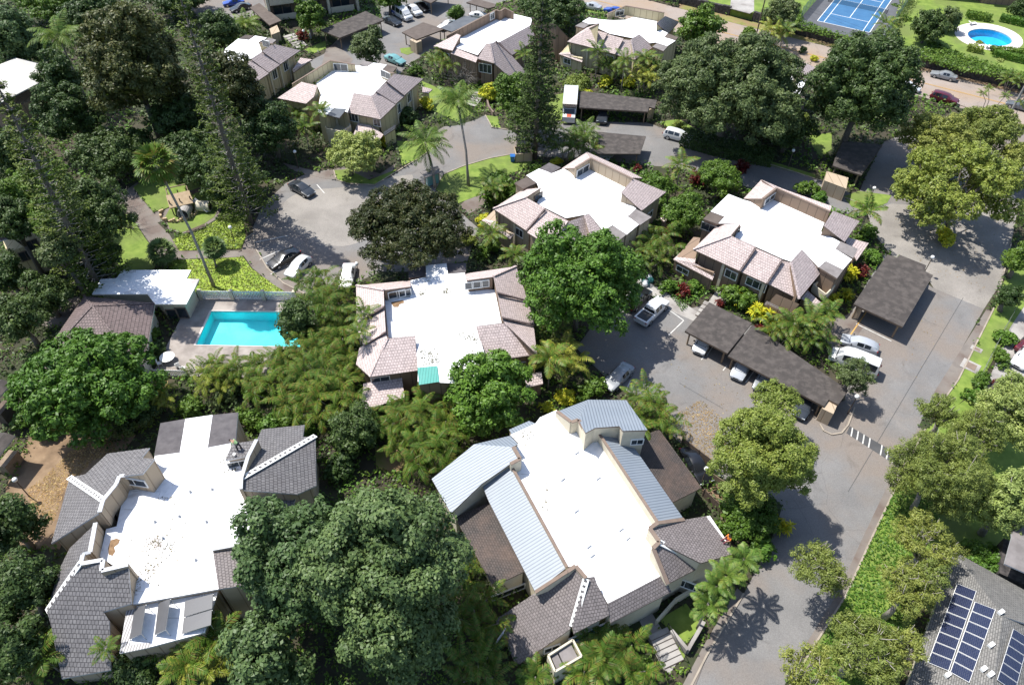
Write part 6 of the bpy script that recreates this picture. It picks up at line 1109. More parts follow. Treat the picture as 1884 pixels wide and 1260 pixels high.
def car_proto(kind):
    sec, (wf, wr, rad) = CARS[kind]; root = bpy.data.objects.new('parked_car' if kind not in ('van', 'pickup') else {'van': 'passenger_van', 'pickup': 'pickup_truck'}[kind], None); COL.objects.link(root); root['_o'] = [0, 0, 0]
    def ring(s):
        x, zb, zl, zt, w, wt = s; R_ = [(w*.86, zb), (w, zb+.16), (w*1.0, (zb+zl)/2+.08), (w*.97, zl), (wt, zt-.05 if zt-zl > .2 else zt-.01), (wt*.72, zt)]
        return [Vector((x, y, z)) for y, z in R_]+[Vector((x, -y, z)) for y, z in reversed(R_)]
    rings = [ring(s) for s in sec]; m = MB(); n = 12; V = [v for r in rings for v in r]; F = []
    for i in range(len(rings)-1):
        for k in range(n): F.append((i*n+k, i*n+(k+1) % n, (i+1)*n+(k+1) % n, (i+1)*n+k))
    F.append(tuple(range(n))[::-1]); e = (len(rings)-1)*n; F.append(tuple(range(e, e+n))); m.add(V, F); m.build('body', X['c_white'], root, smooth=32)
    def pane(name, q, shrink=.84):
        c = sum(q, Vector())/len(q); nn = newell(q); nn = nn if nn.dot(c-Vector((0, 0, .7))) > 0 else -nn; p = [c+(v-c)*shrink+nn*.012 for v in q]; mm = MB(); mm.prism(p, [v-nn*.02 for v in p]) if abs(nn.z) > .3 else mm.add(p+[v-nn*.02 for v in p], [tuple(range(len(p))), tuple(range(len(p), 2*len(p)))[::-1]]+[(i, (i+1) % len(p), len(p)+(i+1) % len(p), len(p)+i) for i in range(len(p))]); mm.build(name, X['carglass'], root)
    tall = [s[3]-s[2] > .2 for s in sec]
    for i in range(len(sec)-1):
        a, b = rings[i], rings[i+1]
        if tall[i] and tall[i+1]:
            for sg in (0, 1): pane('side_window', [a[3], b[3], b[4], a[4]] if sg == 0 else [a[8], b[8], b[7], a[7]], .86)
        elif tall[i+1] and not tall[i]: pane('windscreen', [a[4], a[7], b[7], b[4]], .90)
        elif tall[i] and not tall[i+1]: pane('rear_window', [a[4], a[7], b[7], b[4]], .86)
    if kind == 'pickup':
        mm = MB(); mm.slab([(-.95, -.72), (-2.52, -.72), (-2.52, .72), (-.95, .72)], 1.125, 1.15); mm.build('cargo_bed', X['black'], root)
    for x in (wf, wr):
        for sg in (-1, 1):
            y = sg*(sec[3][4]-.08); mm = MB(); mm.tube([(x, y-.11, rad), (x, y+.11, rad)], rad, 18); wo = mm.build('wheel', X['tyre'], root, smooth=40, uv=False); mm = MB(); mm.tube([(x, y+sg*.105, rad), (x, y+sg*.125, rad)], [rad*.66, rad*.6], 14); mm.build('rim', X['rim'], wo, uv=False)
    f = sec[1]; b = sec[-2]
    for sg in (-1, 1):
        mm = MB(); mm.box((f[0]+.03, sg*f[4]*.74, f[2]-.08), .14, .34, .14); mm.build('headlight', X['lamp_w'], root); mm = MB(); mm.box((b[0]-.06, sg*b[4]*.82, b[2]-.12), .14, .24, .18); mm.build('tail_light', X['lamp_r'], root)
        mm = MB(); c4 = sec[4 if kind not in ('suv', 'van', 'pickup', 'hatch') else 3]; mm.box((c4[0]+.55, sg*(c4[4]+.08), c4[2]+.05), .14, .18, .13); mm.build('mirror', X['blackplastic'], root)
    mm = MB(); mm.box((sec[0][0]+.005, 0, sec[0][2]-.02), .05, sec[0][4]*1.0, .16); mm.build('grille', X['blackplastic'], root); PROTO[kind] = root; return root
def car(kind, front, rear, col, label, group=None, dz=0.0):
    first = kind not in PROTO; r = car_proto(kind) if first else copy_tree(PROTO[kind]); a, b = G(*front, .75), G(*rear, .75); c = (a+b)/2; r.location = (c.x, c.y, dz); d = a-b; r.rotation_euler = (0, 0, math.atan2(d.y, d.x))
    for ch in r.children:
        if ch.name.split('.')[0] == 'body': ch.material_slots[0].link = 'OBJECT'; ch.material_slots[0].material = X['c_'+col]
    return tag(r, label, {'van': 'van', 'pickup': 'pickup'}.get(kind, 'car'), group)
car('pickup', (1221, 551), (1178, 592), 'white', 'white pick up truck with open dark bed beside the big tree')
car('suv', (1186, 536), (1158, 562), 'black', 'black car half hidden under the tree next to the pick up')
van = car('van', (1531, 650), (1612, 682), 'white', 'long white passenger van parked at the end of the long carport')
car('hatch', (1552, 622), (1612, 642), 'pearl', 'silver wagon with dark rear glass behind the white van')
car('hatch', (1287, 642), (1303, 611), 'white', 'white car under the left end of the long carport')
car('hatch', (1357, 690), (1375, 657), 'pearl', 'pale silver car under the carport, right of its middle post')
car('sedan', (1399, 712), (1420, 676), 'silver', 'silver sedan under the carport half hidden by the feathery tree')
car('sedan', (1473, 757), (1491, 726), 'dark', 'dark car in the last bay of the long carport')
car('sedan', (1125, 704), (1150, 679), 'silver', 'silver sedan parked alone beyond the blue metal roof')
car('sedan', (497, 487), (546, 460), 'black', 'black sedan parked in the cul de sac')
car('hatch', (528, 509), (568, 470), 'white', 'white hatchback with sunroof beside the black sedan')
car('sedan', (636, 520), (642, 492), 'white', 'white car by the lamp post behind the areca palms')
car('sedan', (575, 357), (535, 335), 'dark', 'dark sedan in tree shade at the top of the cul de sac')
car('suv', (1272, 256), (1223, 243), 'white', 'white off road wagon parked along the road bend')
car('suv', (1760, 187), (1717, 175), 'maroon', 'dark red wagon parked on the street')
car('sedan', (1714, 132), (1761, 143), 'silver', 'silver sedan parked against the lava wall of the street')
car('sedan', (1855, 187), (1902, 200), 'grey', 'dark grey car at the right frame edge on the street')
car('sedan', (1690, 163), (1650, 152), 'white', 'white car peeking from behind the layered tree')
car('suv', (1770, 265), (1735, 262), 'white', 'white car under the olive trees, farther one')
car('hatch', (1765, 282), (1730, 278), 'white', 'white car under the olive trees, nearer one')
car('sedan', (1752, 322), (1722, 318), 'grey', 'grey car under the yellow leaved tree')
car('suv', (1107, 222), (1112, 203), 'dark', 'dark car inside the truck side carport')
car('sedan', (1112, 290), (1130, 268), 'white', 'white car under the lower road carport')
car('sedan', (736, 44), (707, 32), 'dark', 'dark coupe parked first in the upper car park row')
vb = car('van', (758, 37), (723, 17), 'white', 'white and blue work van in the upper car park row')
car('pickup', (774, 28), (746, 10), 'white', 'white double cab pick up beside the blue and white van')
car('sedan', (789, 20), (764, 3), 'black', 'black car beside the carport post in the upper car park')
car('sedan', (741, 114), (712, 103), 'teal', 'pale teal sedan beside the round grey green tree')
car('sedan', (814, 49), (832, 42), 'white', 'white car behind the blue grey carport')
car('sedan', (893, 30), (872, 27), 'white', 'white car between the blue grey and tan carports')
car('sedan', (407, 6), (452, 1), 'blue', 'bright blue sedan at the top edge')
car('sedan', (424, 18), (460, 8), 'dark', 'dark teal car beside the bright blue sedan')
car('sedan', (1875, 668), (1898, 640), 'white', 'white car on the pale courtyard at the right frame edge')
car('sedan', (1905, 618), (1884, 640), 'maroon', 'dark maroon car behind the white one on the courtyard')
car('sedan', (1118, 16), (1142, 22), 'blue', 'blue car on the street behind the olive house')
car('sedan', (1078, 8), (1098, 13), 'pearl', 'white car on the street at the top edge')
car('sedan', (1290, 868), (1272, 840), 'black', 'black car in shade behind the brown porch roof')
# blue side graphic of the work van
m = MB()
for y in (-1.006, 1.006): m.add([(-2.6, y, .7), (-.9, y, .7), (-1.6, y, 1.15), (-2.6, y, 1.15)], [(0, 1, 2, 3)])
o = m.build('blue_graphic', X['c_blue']); o.parent = vb; o.location = (0, 0, 0)
# moving truck with box body
c = G(1046, 222, .8); r = G(1049, 190, .8); d = (c-r); rz = math.atan2(d.y, d.x); c0 = c-d.normalized()*3.6
tr = thing('moving_truck', 'white moving truck with tall box parked beside the dark carport', 'truck', (0, 0, 0)); m = MB(); m.slab([(-3.9, -1.2), (1.3, -1.2), (1.3, 1.2), (-3.9, 1.2)], .85, 3.35); m.build('box', X['c_white'], tr)
m = MB(); m.prism([Vector((1.3, -1.2, 3.34)), Vector((2.5, -1.2, 3.2)), Vector((2.5, 1.2, 3.2)), Vector((1.3, 1.2, 3.34))], [Vector((1.3, -1.2, 2.4)), Vector((2.2, -1.2, 2.55)), Vector((2.2, 1.2, 2.55)), Vector((1.3, 1.2, 2.4))]); m.build('cab_overhang', X['pale_roof'], tr)
m = MB(); sec = [(1.4, 2.2), (2.2, 2.2), (2.75, 1.55), (3.55, 1.35), (3.7, .6)]
m.add([(x, s*1.05, z) for x, z in sec for s in (-1, 1)]+[(1.4, -1.05, .45), (1.4, 1.05, .45), (3.7, -1.05, .45), (3.7, 1.05, .45)], [(0, 1, 3, 2), (2, 3, 5, 4), (4, 5, 7, 6), (6, 7, 9, 8), (0, 2, 4, 6, 8, 12, 10), (1, 11, 13, 9, 7, 5, 3), (8, 9, 13, 12), (0, 10, 11, 1), (10, 12, 13, 11)]); m.build('cab', X['c_white'], tr)
m = MB(); m.add([(2.24, -.92, 2.17), (2.24, .92, 2.17), (2.76, .92, 1.58), (2.76, -.92, 1.58)], [(0, 3, 2, 1)]); m.build('windscreen', X['carglass'], tr); X['orange_red'] = M('orange red panel', (.70, .10, .05), .4); m = MB(); m.add([(2.85, -.35, 1.55), (2.85, .4, 1.55), (3.5, .4, 1.385), (3.5, -.35, 1.385)], [(0, 3, 2, 1)]); m.build('bonnet_panel', X['orange_red'], tr)
m = MB(); m.slab([(-3.7, -.9), (3.4, -.9), (3.4, .9), (-3.7, .9)], .5, .84); m.build('chassis', X['black'], tr)
for x in (-2.4, 2.85):
    for s in (-1, 1): m = MB(); m.tube([(x, s*1.02-.14, .45), (x, s*1.02+.14, .45)], .45, 16); w_ = m.build('wheel', X['tyre'], tr, smooth=40, uv=False); m = MB(); m.tube([(x, s*1.17, .45), (x, s*1.175, .45)], .27, 12); m.build('rim', X['rim'], w_, uv=False)
fc = bpy.data.curves.new('lettering', 'FONT'); fc.body = 'U-HAUL'; fc.size = .62; fc.align_x = 'CENTER'; fc.align_y = 'CENTER'; fc.extrude = .008; fo = bpy.data.objects.new('lettering', fc); COL.objects.link(fo); dg = bpy.context.evaluated_depsgraph_get(); me = bpy.data.meshes.new_from_object(fo.evaluated_get(dg)); bpy.data.objects.remove(fo)
me.materials.clear(); me.materials.append(X['black']); fo = bpy.data.objects.new('lettering', me); COL.objects.link(fo); fo.parent = tr
fo.matrix_local = Matrix.Translation((2.37, 0, 2.88)) @ (Matrix(((0, .42, .908, 0), (1, 0, 0, 0), (0, .908, -.42, 0), (0, 0, 0, 1))))
tr.location = (c0.x, c0.y, 0); tr.rotation_euler = (0, 0, rz)

# ------------------------------------------------------------------ lamp posts, poles, wires
X['globe'] = M('white lamp globe', (.82, .82, .80), .35)
for k, (px, py, lab) in enumerate(((1226, 202, 'white globe lamp post at the right end of the truck carport'), (1460, 277, 'white globe lamp post in front of the layered tree shade'), (1337, 303, 'white globe lamp post among shrubs above the right pink house'), (1609, 346, 'white globe lamp post on the dark asphalt by the brown carport'), (1716, 473, 'white globe lamp post behind the free standing carport'), (1577, 729, 'white globe lamp post at the white bars end of the long carport'), (423, 418, 'white globe lamp post in the lime bed by the playground'), (542, 279, 'white globe lamp post in deep shade below the yellow house'), (558, 57, 'white globe lamp post by the apartment block steps'), (656, 485, 'white globe lamp post behind the poolside house'), (27, 882, 'white globe lamp post on the dirt yard'), (1300, 862, 'old globe lamp post beside the timber retaining wall'))):
    p = G(px, py, 3.0); t = thing('lamp_post', lab, 'lamp', (p.x, p.y, 0), 'white globe lamp posts'); m = MB(); m.tube([(p.x, p.y, 0), (p.x, p.y, .25), (p.x, p.y, 2.75)], [.09, .055, .05], 10); m.build('post', X['wood_dark'], t, uv=False); m = MB(); m.ball((p.x, p.y, 2.98), .25, 10); m.build('globe', X['globe'], t, smooth=True, uv=False)
def pole(label, base, h, r=.13, arm=None):
    B = G(*base); t = thing('utility_pole', label, 'utility pole', B); m = MB(); m.tube([B, B+Vector((0, 0, h))], [r, r*.8], 10); m.build('pole', X['concrete'] if r > .15 else X['wood_dark'], t, uv=False)
    if arm: e = B+Vector((arm[0], arm[1], h-.6)); m = MB(); m.tube([B+Vector((0, 0, h-1.2)), e], .05, 6); m.build('arm', X['steel'], t, uv=False); m = MB(); m.box(e+Vector((0, 0, -.1)), .7, .3, .16, math.atan2(arm[1], arm[0])); m.build('street_light', X['steel'], t)
    return B+Vector((0, 0, h-.8))
w1 = pole('slim dark utility pole with a street light near the driveway', (1388, 78), 10, .14, (1.8, -.4)); w2 = pole('thick pale utility pole at the right frame edge', (1848, 228), 8.5, .22, (1.5, .8))
m = MB(); 
for dz in (0, .5): m.tube([w1+Vector((0, 0, dz)), w1.lerp(w2, .5)+Vector((0, 0, dz-.9)), w2+Vector((0, 0, dz))], .012, 4)
tag(m.build('power_line', X['black'], loc=w1, uv=False), 'thin power lines strung along the street between the two poles', 'power line')
# ------------------------------------------------------------------ walls, fences
def wallrun(name, label, cat, pts, h, w, mat, z=0, z1=None):
    P = PX(pts, z); m = MB()
    for a, b in zip(P, P[1:]):
        k = max(1, int((b-a).length/1.5))
        for i in range(k):
            q0, q1 = a.lerp(b, i/k), a.lerp(b, (i+1)/k); hh = h*(1+.05*math.sin(i*2.3+a.x)); m.bar(q0+Vector((0, 0, hh/2)), q1+Vector((0, 0, hh/2)), w*(1+.06*math.sin(i*1.7)), hh)
    return tag(m.build(name, X[mat], loc=P[0]), label, cat)
wallrun('stone_wall', 'dark lava rock wall below the tennis court along the street', 'wall', [(1384, 38), (1462, 62), (1526, 79), (1606, 99)], TZ+.3, .7, 'lava'); wallrun('stone_wall', 'dark lava rock wall beside the silver street car', 'wall', [(1664, 115), (1684, 120), (1765, 140), (1865, 163), (1960, 186)], TZ+.3, .7, 'lava'); wallrun('stone_wall', 'dark lava rock wall left of the white driveway', 'wall', [(1225, 1), (1300, 19), (1342, 29)], TZ+.2, .7, 'lava')
wallrun('garden_edging', 'reddish brown lava stone edging wall by the pale courtyard', 'wall', [(1834, 708), (1822, 724), (1806, 752), (1790, 785)], .9, .75, 'porch_tile'); wallrun('garden_wall', 'low concrete planter wall around the entry lawn corner', 'wall', [(1232, 1166), (1262, 1202), (1292, 1150)], .9, .3, 'concrete'); wallrun('garden_wall', 'long low curved wall behind the entry lawn', 'wall', [(1205, 1150), (1240, 1110), (1290, 1080), (1305, 1062)], 1.0, .2, 'cream')
def fence(label, pts, h, mat, kind='slat', step=.16, post=2.4, pmat=None, pw=.12, cat='fence'):
    P = PX(pts); root = thing('fence', label, cat, P[0]); m = MB(); pm = []
    for a, b in zip(P, P[1:]):
        L = (b-a).length; ex = (b-a)/L; n = max(1, round(L/post))
        for i in range(n+1): pm.append(a+ex*(L*i/n))
        if kind == 'slat':
            for i in range(int(L/step)): m.box(a+ex*(i+.5)*step+Vector((0, 0, h*.52)), step*.62, .05, h*.9, math.atan2(ex.y, ex.x))
            for zz in (.2, .85): m.bar(a+Vector((0, 0, h*zz)), b+Vector((0, 0, h*zz)), .07, .1)
        elif kind == 'board':
            k = max(2, int(h/.22))
            for i in range(k): m.bar(a+Vector((0, 0, h*(i+.5)/k)), b+Vector((0, 0, h*(i+.5)/k)), .05, h/k*.8)
        else:
            m.poly([a, b, b+Vector((0, 0, h)), a+Vector((0, 0, h))])
    m.build('panel', X[mat], root)
    for p in pm[:100]: q = MB(); q.box(p+Vector((0, 0, h/2+.04)), pw, pw, h+.08, math.atan2(P[1].y-P[0].y, P[1].x-P[0].x)); q.build('post', X[pmat or mat], root)
    return root
fence('white slatted pool fence between tan pillars', [(372, 551), (545, 553)], 1.55, 'white_paint', 'slat', .2, 4.0, 'cream', .42)
fence('white corrugated fence sheet at the near side of the pool deck', [(285, 692), (348, 694)], 1.2, 'white_paint', 'slat', .2, 3.0, 'cream', .2)
fence('brown wooden board fence under the edge of the dome tree', [(1252, 208), (1322, 230)], 1.4, 'wood', 'board'); fence('timber retaining wall of stacked boards by the brown porch, lower', [(1292, 912), (1330, 948)], 1.2, 'wood_dark', 'board', post=2); fence('dark timber fence behind the black car', [(1252, 822), (1312, 868)], 1.6, 'wood_dark', 'board'); fence('rusty timber fence at the edge of the red dirt patch', [(1300, 872), (1350, 905)], .7, 'wood', 'board'); fence('low timber fence on the bank above the roof worker', [(1325, 950), (1336, 985)], 1.2, 'wood', 'board')
def mesh_mat(name, c, a):
    m = M(name, c, .6); N, L, b = nodes(m); t = N.new('ShaderNodeBsdfTransparent'); mx = N.new('ShaderNodeMixShader'); mx.inputs[0].default_value = a; L.new(t.outputs[0], mx.inputs[1]); L.new(b.outputs[0], mx.inputs[2]); L.new(mx.outputs[0], N['Material Output'].inputs[0]); return m
X['link'] = mesh_mat('chain link mesh', (.45, .47, .47), .28); X['green_mesh'] = mesh_mat('green windscreen mesh', (.06, .26, .17), .6); X['net'] = mesh_mat('net cord', (.03, .03, .03), .45)
fence('grey chain link fence between the verge and the white courtyard', [(1866, 572), (1838, 622), (1822, 655), (1797, 705)], 1.3, 'link', 'mesh', post=2.2, pmat='steel', pw=.06)
def topfence(label, W_, h):
    root = thing('court_fence', label, 'fence', W_[0]); m = MB()
    for a, b in zip(W_, W_[1:]):
        m.poly([a, b, b+Vector((0, 0, h)), a+Vector((0, 0, h))])
    m.build('mesh_panel', X['green_mesh'], root)
    for a, b in zip(W_, W_[1:]):
        n = max(1, round((b-a).length/3))
        for i in range(n): q = MB(); p = a.lerp(b, i/n); q.tube([p, p+Vector((0, 0, h))], .04, 6); q.build('post', X['steel'], root, uv=False)
# tennis court on the terrace
A = G(1503.6, 39.1, TZ); B = G(1599.6, 60.8, TZ); ex = (B-A).normalized(); ey = Vector((-ex.y, ex.x, 0)); s = (B-A).length/10.97
X['court_blue'] = mottled('blue court surface', (.030, .115, .245), (.04, .14, .28), .5, .7); X['court_grey'] = mottled('dark grey court surround', (.075, .078, .088), (.10, .103, .115), .5, .85)
cp = lambda u, v, z=0: A+ex*(u*s)+ey*(v*s)+Vector((0, 0, z))
tc = thing('tennis_court', 'blue tennis court with white lines and dark surround', 'tennis court', A); m = MB(); m.prism([cp(*q, .03) for q in ((-3.4, -4.2), (14.4, -4.2), (14.4, 28), (-3.4, 28))], [cp(*q, -.1) for q in ((-3.4, -4.2), (14.4, -4.2), (14.4, 28), (-3.4, 28))]); m.build('surround', X['court_grey'], tc)
m = MB(); m.prism([cp(*q, .036) for q in ((0, 0), (10.97, 0), (10.97, 23.77), (0, 23.77))], [cp(*q, .0) for q in ((0, 0), (10.97, 0), (10.97, 23.77), (0, 23.77))]); m.build('playing_surface', X['court_blue'], tc)
m = MB()
for u0, v0, u1, v1 in ((0, 0, 10.97, 0), (0, 23.77, 10.97, 23.77), (0, 0, 0, 23.77), (10.97, 0, 10.97, 23.77), (1.37, 0, 1.37, 23.77), (9.6, 0, 9.6, 23.77), (1.37, 5.485, 9.6, 5.485), (1.37, 18.285, 9.6, 18.285), (5.485, 5.485, 5.485, 18.285)): m.bar(cp(u0, v0, .036), cp(u1, v1, .036), .12, .016)
m.build('court_lines', X['white_paint'], tc); m = MB(); m.poly([cp(-.9, 11.885, .05), cp(11.87, 11.885, .05), cp(11.87, 11.885, 1.0), cp(-.9, 11.885, 1.0)]); nt_ = m.build('net', X['net'], tc); m = MB(); m.bar(cp(-.9, 11.885, 1.0), cp(11.87, 11.885, 1.0), .04, .07); m.build('net_tape', X['white_paint'], nt_)
for u in (-.9, 11.87): m = MB(); m.tube([cp(u, 11.885, 0), cp(u, 11.885, 1.08)], .05, 8); m.build('net_post', X['black'], tc, uv=False)
topfence('green mesh fence along the left side of the tennis court', [cp(-3.4, -1), cp(-3.4, 28)], 2.6); topfence('green mesh fence along the right side of the tennis court', [cp(14.4, -4), cp(14.4, 28)], 2.6); topfence('low green mesh fence across the gap in the lava wall', [G(1612, 101, .1), G(1660, 113, .1)], 2.2)
# pool side things, lounger and table
def table(label, px, r=.6, z=0):
    p = G(*px, z); t = thing('garden_table', label, 'table', p); m = MB(); m.lathe(p+Vector((0, 0, .70)), [(r, 0), (r, .04)], 20); m.build('tabletop', X['white_paint'], t, uv=False)
    for k in range(3): a = k*2.1; m = MB(); m.tube([p+Vector((math.cos(a)*r*.6, math.sin(a)*r*.6, 0)), p+Vector((math.cos(a)*r*.4, math.sin(a)*r*.4, .7))], .03, 6); m.build('leg', X['white_paint'], t, uv=False)
table('round white table at the near end of the pool deck', (311, 664), .85)
def chair(label, px, rz, z=0):
    p = G(*px, z); t = thing('garden_chair', label, 'chair', p); ex = Vector((math.cos(rz), math.sin(rz), 0)); ey = Vector((-ex.y, ex.x, 0)); az = (ex, ey, Vector((0, 0, 1))); m = MB(); m.box(p+Vector((0, 0, .42)), .5, .5, .06, ax=az); m.build('seat', X['white_paint'], t); m = MB(); m.box(p-ex*.24+Vector((0, 0, .7)), .06, .5, .55, ax=az); m.build('backrest', X['white_paint'], t)
    for a in (-1, 1):
        for b in (-1, 1): m = MB(); m.box(p+ex*.22*a+ey*.22*b+Vector((0, 0, .2)), .05, .05, .4, ax=az); m.build('leg', X['white_paint'], t)
chair('white garden chair right of the round pool deck table', (328, 676), 2.2); chair('white garden chair left of the round pool deck table', (296, 672), .4); chair('white garden chair farthest right by the pool deck palms', (338, 682), 1.8)
def lounger(label, px, rz, z):
    p = G(*px, z); t = thing('sun_lounger', label, 'lounger', p); ex = Vector((math.cos(rz), math.sin(rz), 0)); ey = Vector((-ex.y, ex.x, 0)); az = (ex, ey, Vector((0, 0, 1))); m = MB(); m.box(p+Vector((0, 0, .35)), 1.3, .7, .08, ax=az); m.build('seat', X['white_paint'], t); m = MB(); m.bar(p-ex*.62+Vector((0, 0, .36)), p-ex*1.2+Vector((0, 0, .8)), .7, .08); m.build('backrest', X['white_paint'], t)
    for a in (-1, 1): m = MB(); m.box(p+ex*.5*a+Vector((0, 0, .16)), .08, .6, .32, ax=az); m.build('leg', X['white_paint'], t)
lounger('white lounger at the far left of the oval pool', (1790, 46), .3, TZ); lounger('white lounger at the near rim of the oval pool', (1828, 90), .2, TZ); lounger('white lounger next to the near one at the oval pool', (1820, 89), .3, TZ)
# ------------------------------------------------------------------ playground
c = G(338, 385); ex = Vector((.9, .42, 0)).normalized(); ey = Vector((-ex.y, ex.x, 0)); az = (ex, ey, Vector((0, 0, 1))); q = lambda u, v, z=0: c+ex*u+ey*v+Vector((0, 0, z))
X['wood_pale'] = mottled('sun bleached timber', (.38, .28, .17), (.48, .36, .23), 3, .85)
pg = thing('play_structure', 'timber play structure with roofed deck, slide and tunnel pipe', 'play structure', c); m = MB()
for u in (-1.4, 0, 1.4):
    for v in (-1.1, 1.1): m.box(q(u, v, 1.3), .14, .14, 2.6, ax=az)
m.build('posts', X['wood_dark'], pg); m = MB(); m.box(q(0, 0, 1.35), 3.2, 2.4, .14, ax=az); m.build('deck', X['wood_pale'], pg); m = MB(); m.prism([q(-1.6, -1.7, 1.75), q(1.6, -1.7, 1.75), q(1.6, .1, 2.75), q(-1.6, .1, 2.75)], [q(-1.6, -1.7, 1.65), q(1.6, -1.7, 1.65), q(1.6, .1, 2.65), q(-1.6, .1, 2.65)]); m.build('roof', X['wood_pale'], pg)
m = MB()
for u in (-1.4, 1.4): m.bar(q(u, .2, 2.6), q(u, 1.3, 3.1), .12, .12); m.bar(q(u, 1.3, 3.1), q(u, 2.2, 2.3), .12, .12)
m.bar(q(-1.4, 1.3, 3.1), q(1.4, 1.3, 3.1), .12, .12); m.build('frame', X['wood'], pg)
m = MB(); m.bar(q(1.7, -.5, 1.45), q(3.2, -2.6, .35), .6, .06); 
for s_ in (-1, 1): m.bar(q(1.7+s_*.26, -.5+s_*.18, 1.55), q(3.2+s_*.26, -2.6+s_*.18, .45), .05, .2)
m.build('slide', X['c_pearl'], pg); m = MB(); m.lathe((0, 0, 0), [(.85, -.9), (.85, .9), (.7, .9), (.7, -.9)], 20); tp_ = m.build('tunnel_pipe', X['concrete'], uv=False); tp_.parent = pg; tp_.matrix_local = Matrix.Translation(q(.2, -1.9, .85)-c) @ Matrix.Rotation(R(90), 4, 'X')
m = MB(); m.bar(q(1.6, 1.4, 1.5), q(4.0, 2.6, 1.2), 1.0, .08); m.build('bridge', X['wood_dark'], pg)
for k in range(24):
    a = 2.6+k*.16; p = q(-.6+2.6*math.cos(a), -.6+2.4*math.sin(a)); m = MB(); m.tube([p, p+Vector((0, 0, .35+.35*((k*7) % 3)/2))], .17, 8); tag(m.build('log_stump', X['wood_pale'], loc=p, uv=False), 'upright log stump in the ring edging the play structure', 'log stump', 'log stumps edging the play structure')
p = G(377, 388); m = MB(); m.tube([p+Vector((-.9, .1, .75)), p+Vector((.95, .1, .75))], .78, 20); m.tube([p+Vector((.951, .1, .75)), p+Vector((.956, .1, .75))], .62, 16, 1); tag(m.build('concrete_pipe', [X['cream'], X['black']], loc=p, uv=False, smooth=40), 'cream coloured pipe drum lying on the play lawn', 'pipe')
p = G(362, 425); a = G(350, 430); b = G(374, 420); rz = math.atan2((b-a).y, (b-a).x); t = thing('park_bench', 'dark timber bench beside the play lawn path', 'bench', p); m = MB()
for k in (-.16, .02, .2): m.box(p+Vector((-math.sin(rz)*k, math.cos(rz)*k, .43)), 2.6, .14, .06, rz)
m.build('seat', X['wood_dark'], t)
for s_ in (-1, 1): m = MB(); m.box(p+Vector((math.cos(rz)*s_, math.sin(rz)*s_, .2)), .12, .4, .4, rz); m.build('leg', X['concrete'], t)
# ------------------------------------------------------------------ bins, kiosk, ladders, small things
p = G(960, 290); t = thing('bin_enclosure', 'tan walled bin enclosure on the round lawn', 'bin enclosure', p); a, b, c_, d_ = [G(*z_) for z_ in ((949, 299), (978, 297), (974, 283), (946, 285))]; m = MB()
for u, v in ((a, b), (b, c_), (c_, d_), (d_, a)): m.bar(u+Vector((0, 0, .75)), v+Vector((0, 0, .75)), .14, 1.5)
m.build('wall', X['wall'], t); m = MB(); m.slab([a.lerp(c_, .15), b.lerp(d_, .15), c_.lerp(a, .15), d_.lerp(b, .15)], 0, 1.2); m.build('bin', X['black'], t)
def bin_(label, px, mat):
    p = G(*px); t = thing('wheeled_bin', label, 'bin', p); m = MB(); m.prism([p+Vector((x*.36, y*.42, 1.0)) for x, y in ((-1, -1), (1, -1), (1, 1), (-1, 1))], [p+Vector((x*.28, y*.32, .08)) for x, y in ((-1, -1), (1, -1), (1, 1), (-1, 1))]); m.build('bin_body', X[mat], t); m = MB(); m.box(p+Vector((0, 0, 1.04)), .78, .9, .08); m.build('lid', X[mat], t)
    for s_ in (-1, 1): m = MB(); m.tube([p+Vector((s_*.3-.04, .36, .12)), p+Vector((s_*.3+.04, .36, .12))], .12, 10); m.build('wheel', X['tyre'], t, uv=False)
X['bin_blue'] = M('blue plastic', (.02, .12, .38), .4); X['bin_green'] = M('green plastic', (.015, .10, .07), .4)
bin_('blue wheeled bin beside the tan bin enclosure', (943, 297), 'bin_blue'); bin_('dark green bin by the bare palm stems on the street', (1842, 214), 'bin_green'); bin_('white bin standing near the apartment block lamp', (574, 72), 'c_white')
p = G(796, 340); t = thing('mailbox_kiosk', 'small grey roofed mailbox kiosk between the coconut palms', 'kiosk', p); m = MB(); m.box(p+Vector((0, 0, 1.0)), 1.9, .6, 1.6, .6); m.build('cabinet', X['c_teal'], t); m = MB(); m.box(p+Vector((0, 0, 2.25)), 3.0, 1.8, .12, .6, ax=None); m.build('roof', X['roof_panel'], t)
for s_ in (-1, 1): m = MB(); m.box(p+Vector((math.cos(.6)*s_*1.2, math.sin(.6)*s_*1.2, 1.1)), .12, .12, 2.2, .6); m.build('post', X['wood'], t)
def ladder(label, base, zb, top, zt, w=.45, off=0):
    a, b = G(*base, zb), G(*top, zt); d = b-a; sd = d.cross(Vector((0, 0, 1))).normalized()*w/2; t = thing('ladder', label, 'ladder', a); m = MB()
    for s_ in (-1, 1): m.bar(a+sd*s_, b+sd*s_, .05, .09)
    m.build('rails', X['steel'], t); m = MB(); n = int(d.length/.32)
    for i in range(1, n): m.bar(a+d*(i/n)-sd, a+d*(i/n)+sd, .05, .05)
    m.build('rungs', X['steel'], t)
ladder('aluminium ladder leaning on the low roof of the olive walled house', (1045, 126), .0, (1051, 101), 3.0); ladder('aluminium ladder leaning on the grey slope beside the huge crown', (903, 1195), .0, (928, 1160), 5.3)
rs = np.random.default_rng(4)
for k in range(7):
    p = G(1180+rs.random()*18, 508+rs.random()*16, .2); m = MB(); m.ball(p+Vector((0, 0, .1)), .3+.15*rs.random(), 8, sq=.8); tag(m.build('rubbish_bag', X['c_white' if k % 3 else 'teal'], loc=(p.x, p.y, 0), smooth=True, uv=False), 'white or teal rubbish bag in the pile left of the ti bed', 'bag', 'rubbish bags piled left of the ti bed')
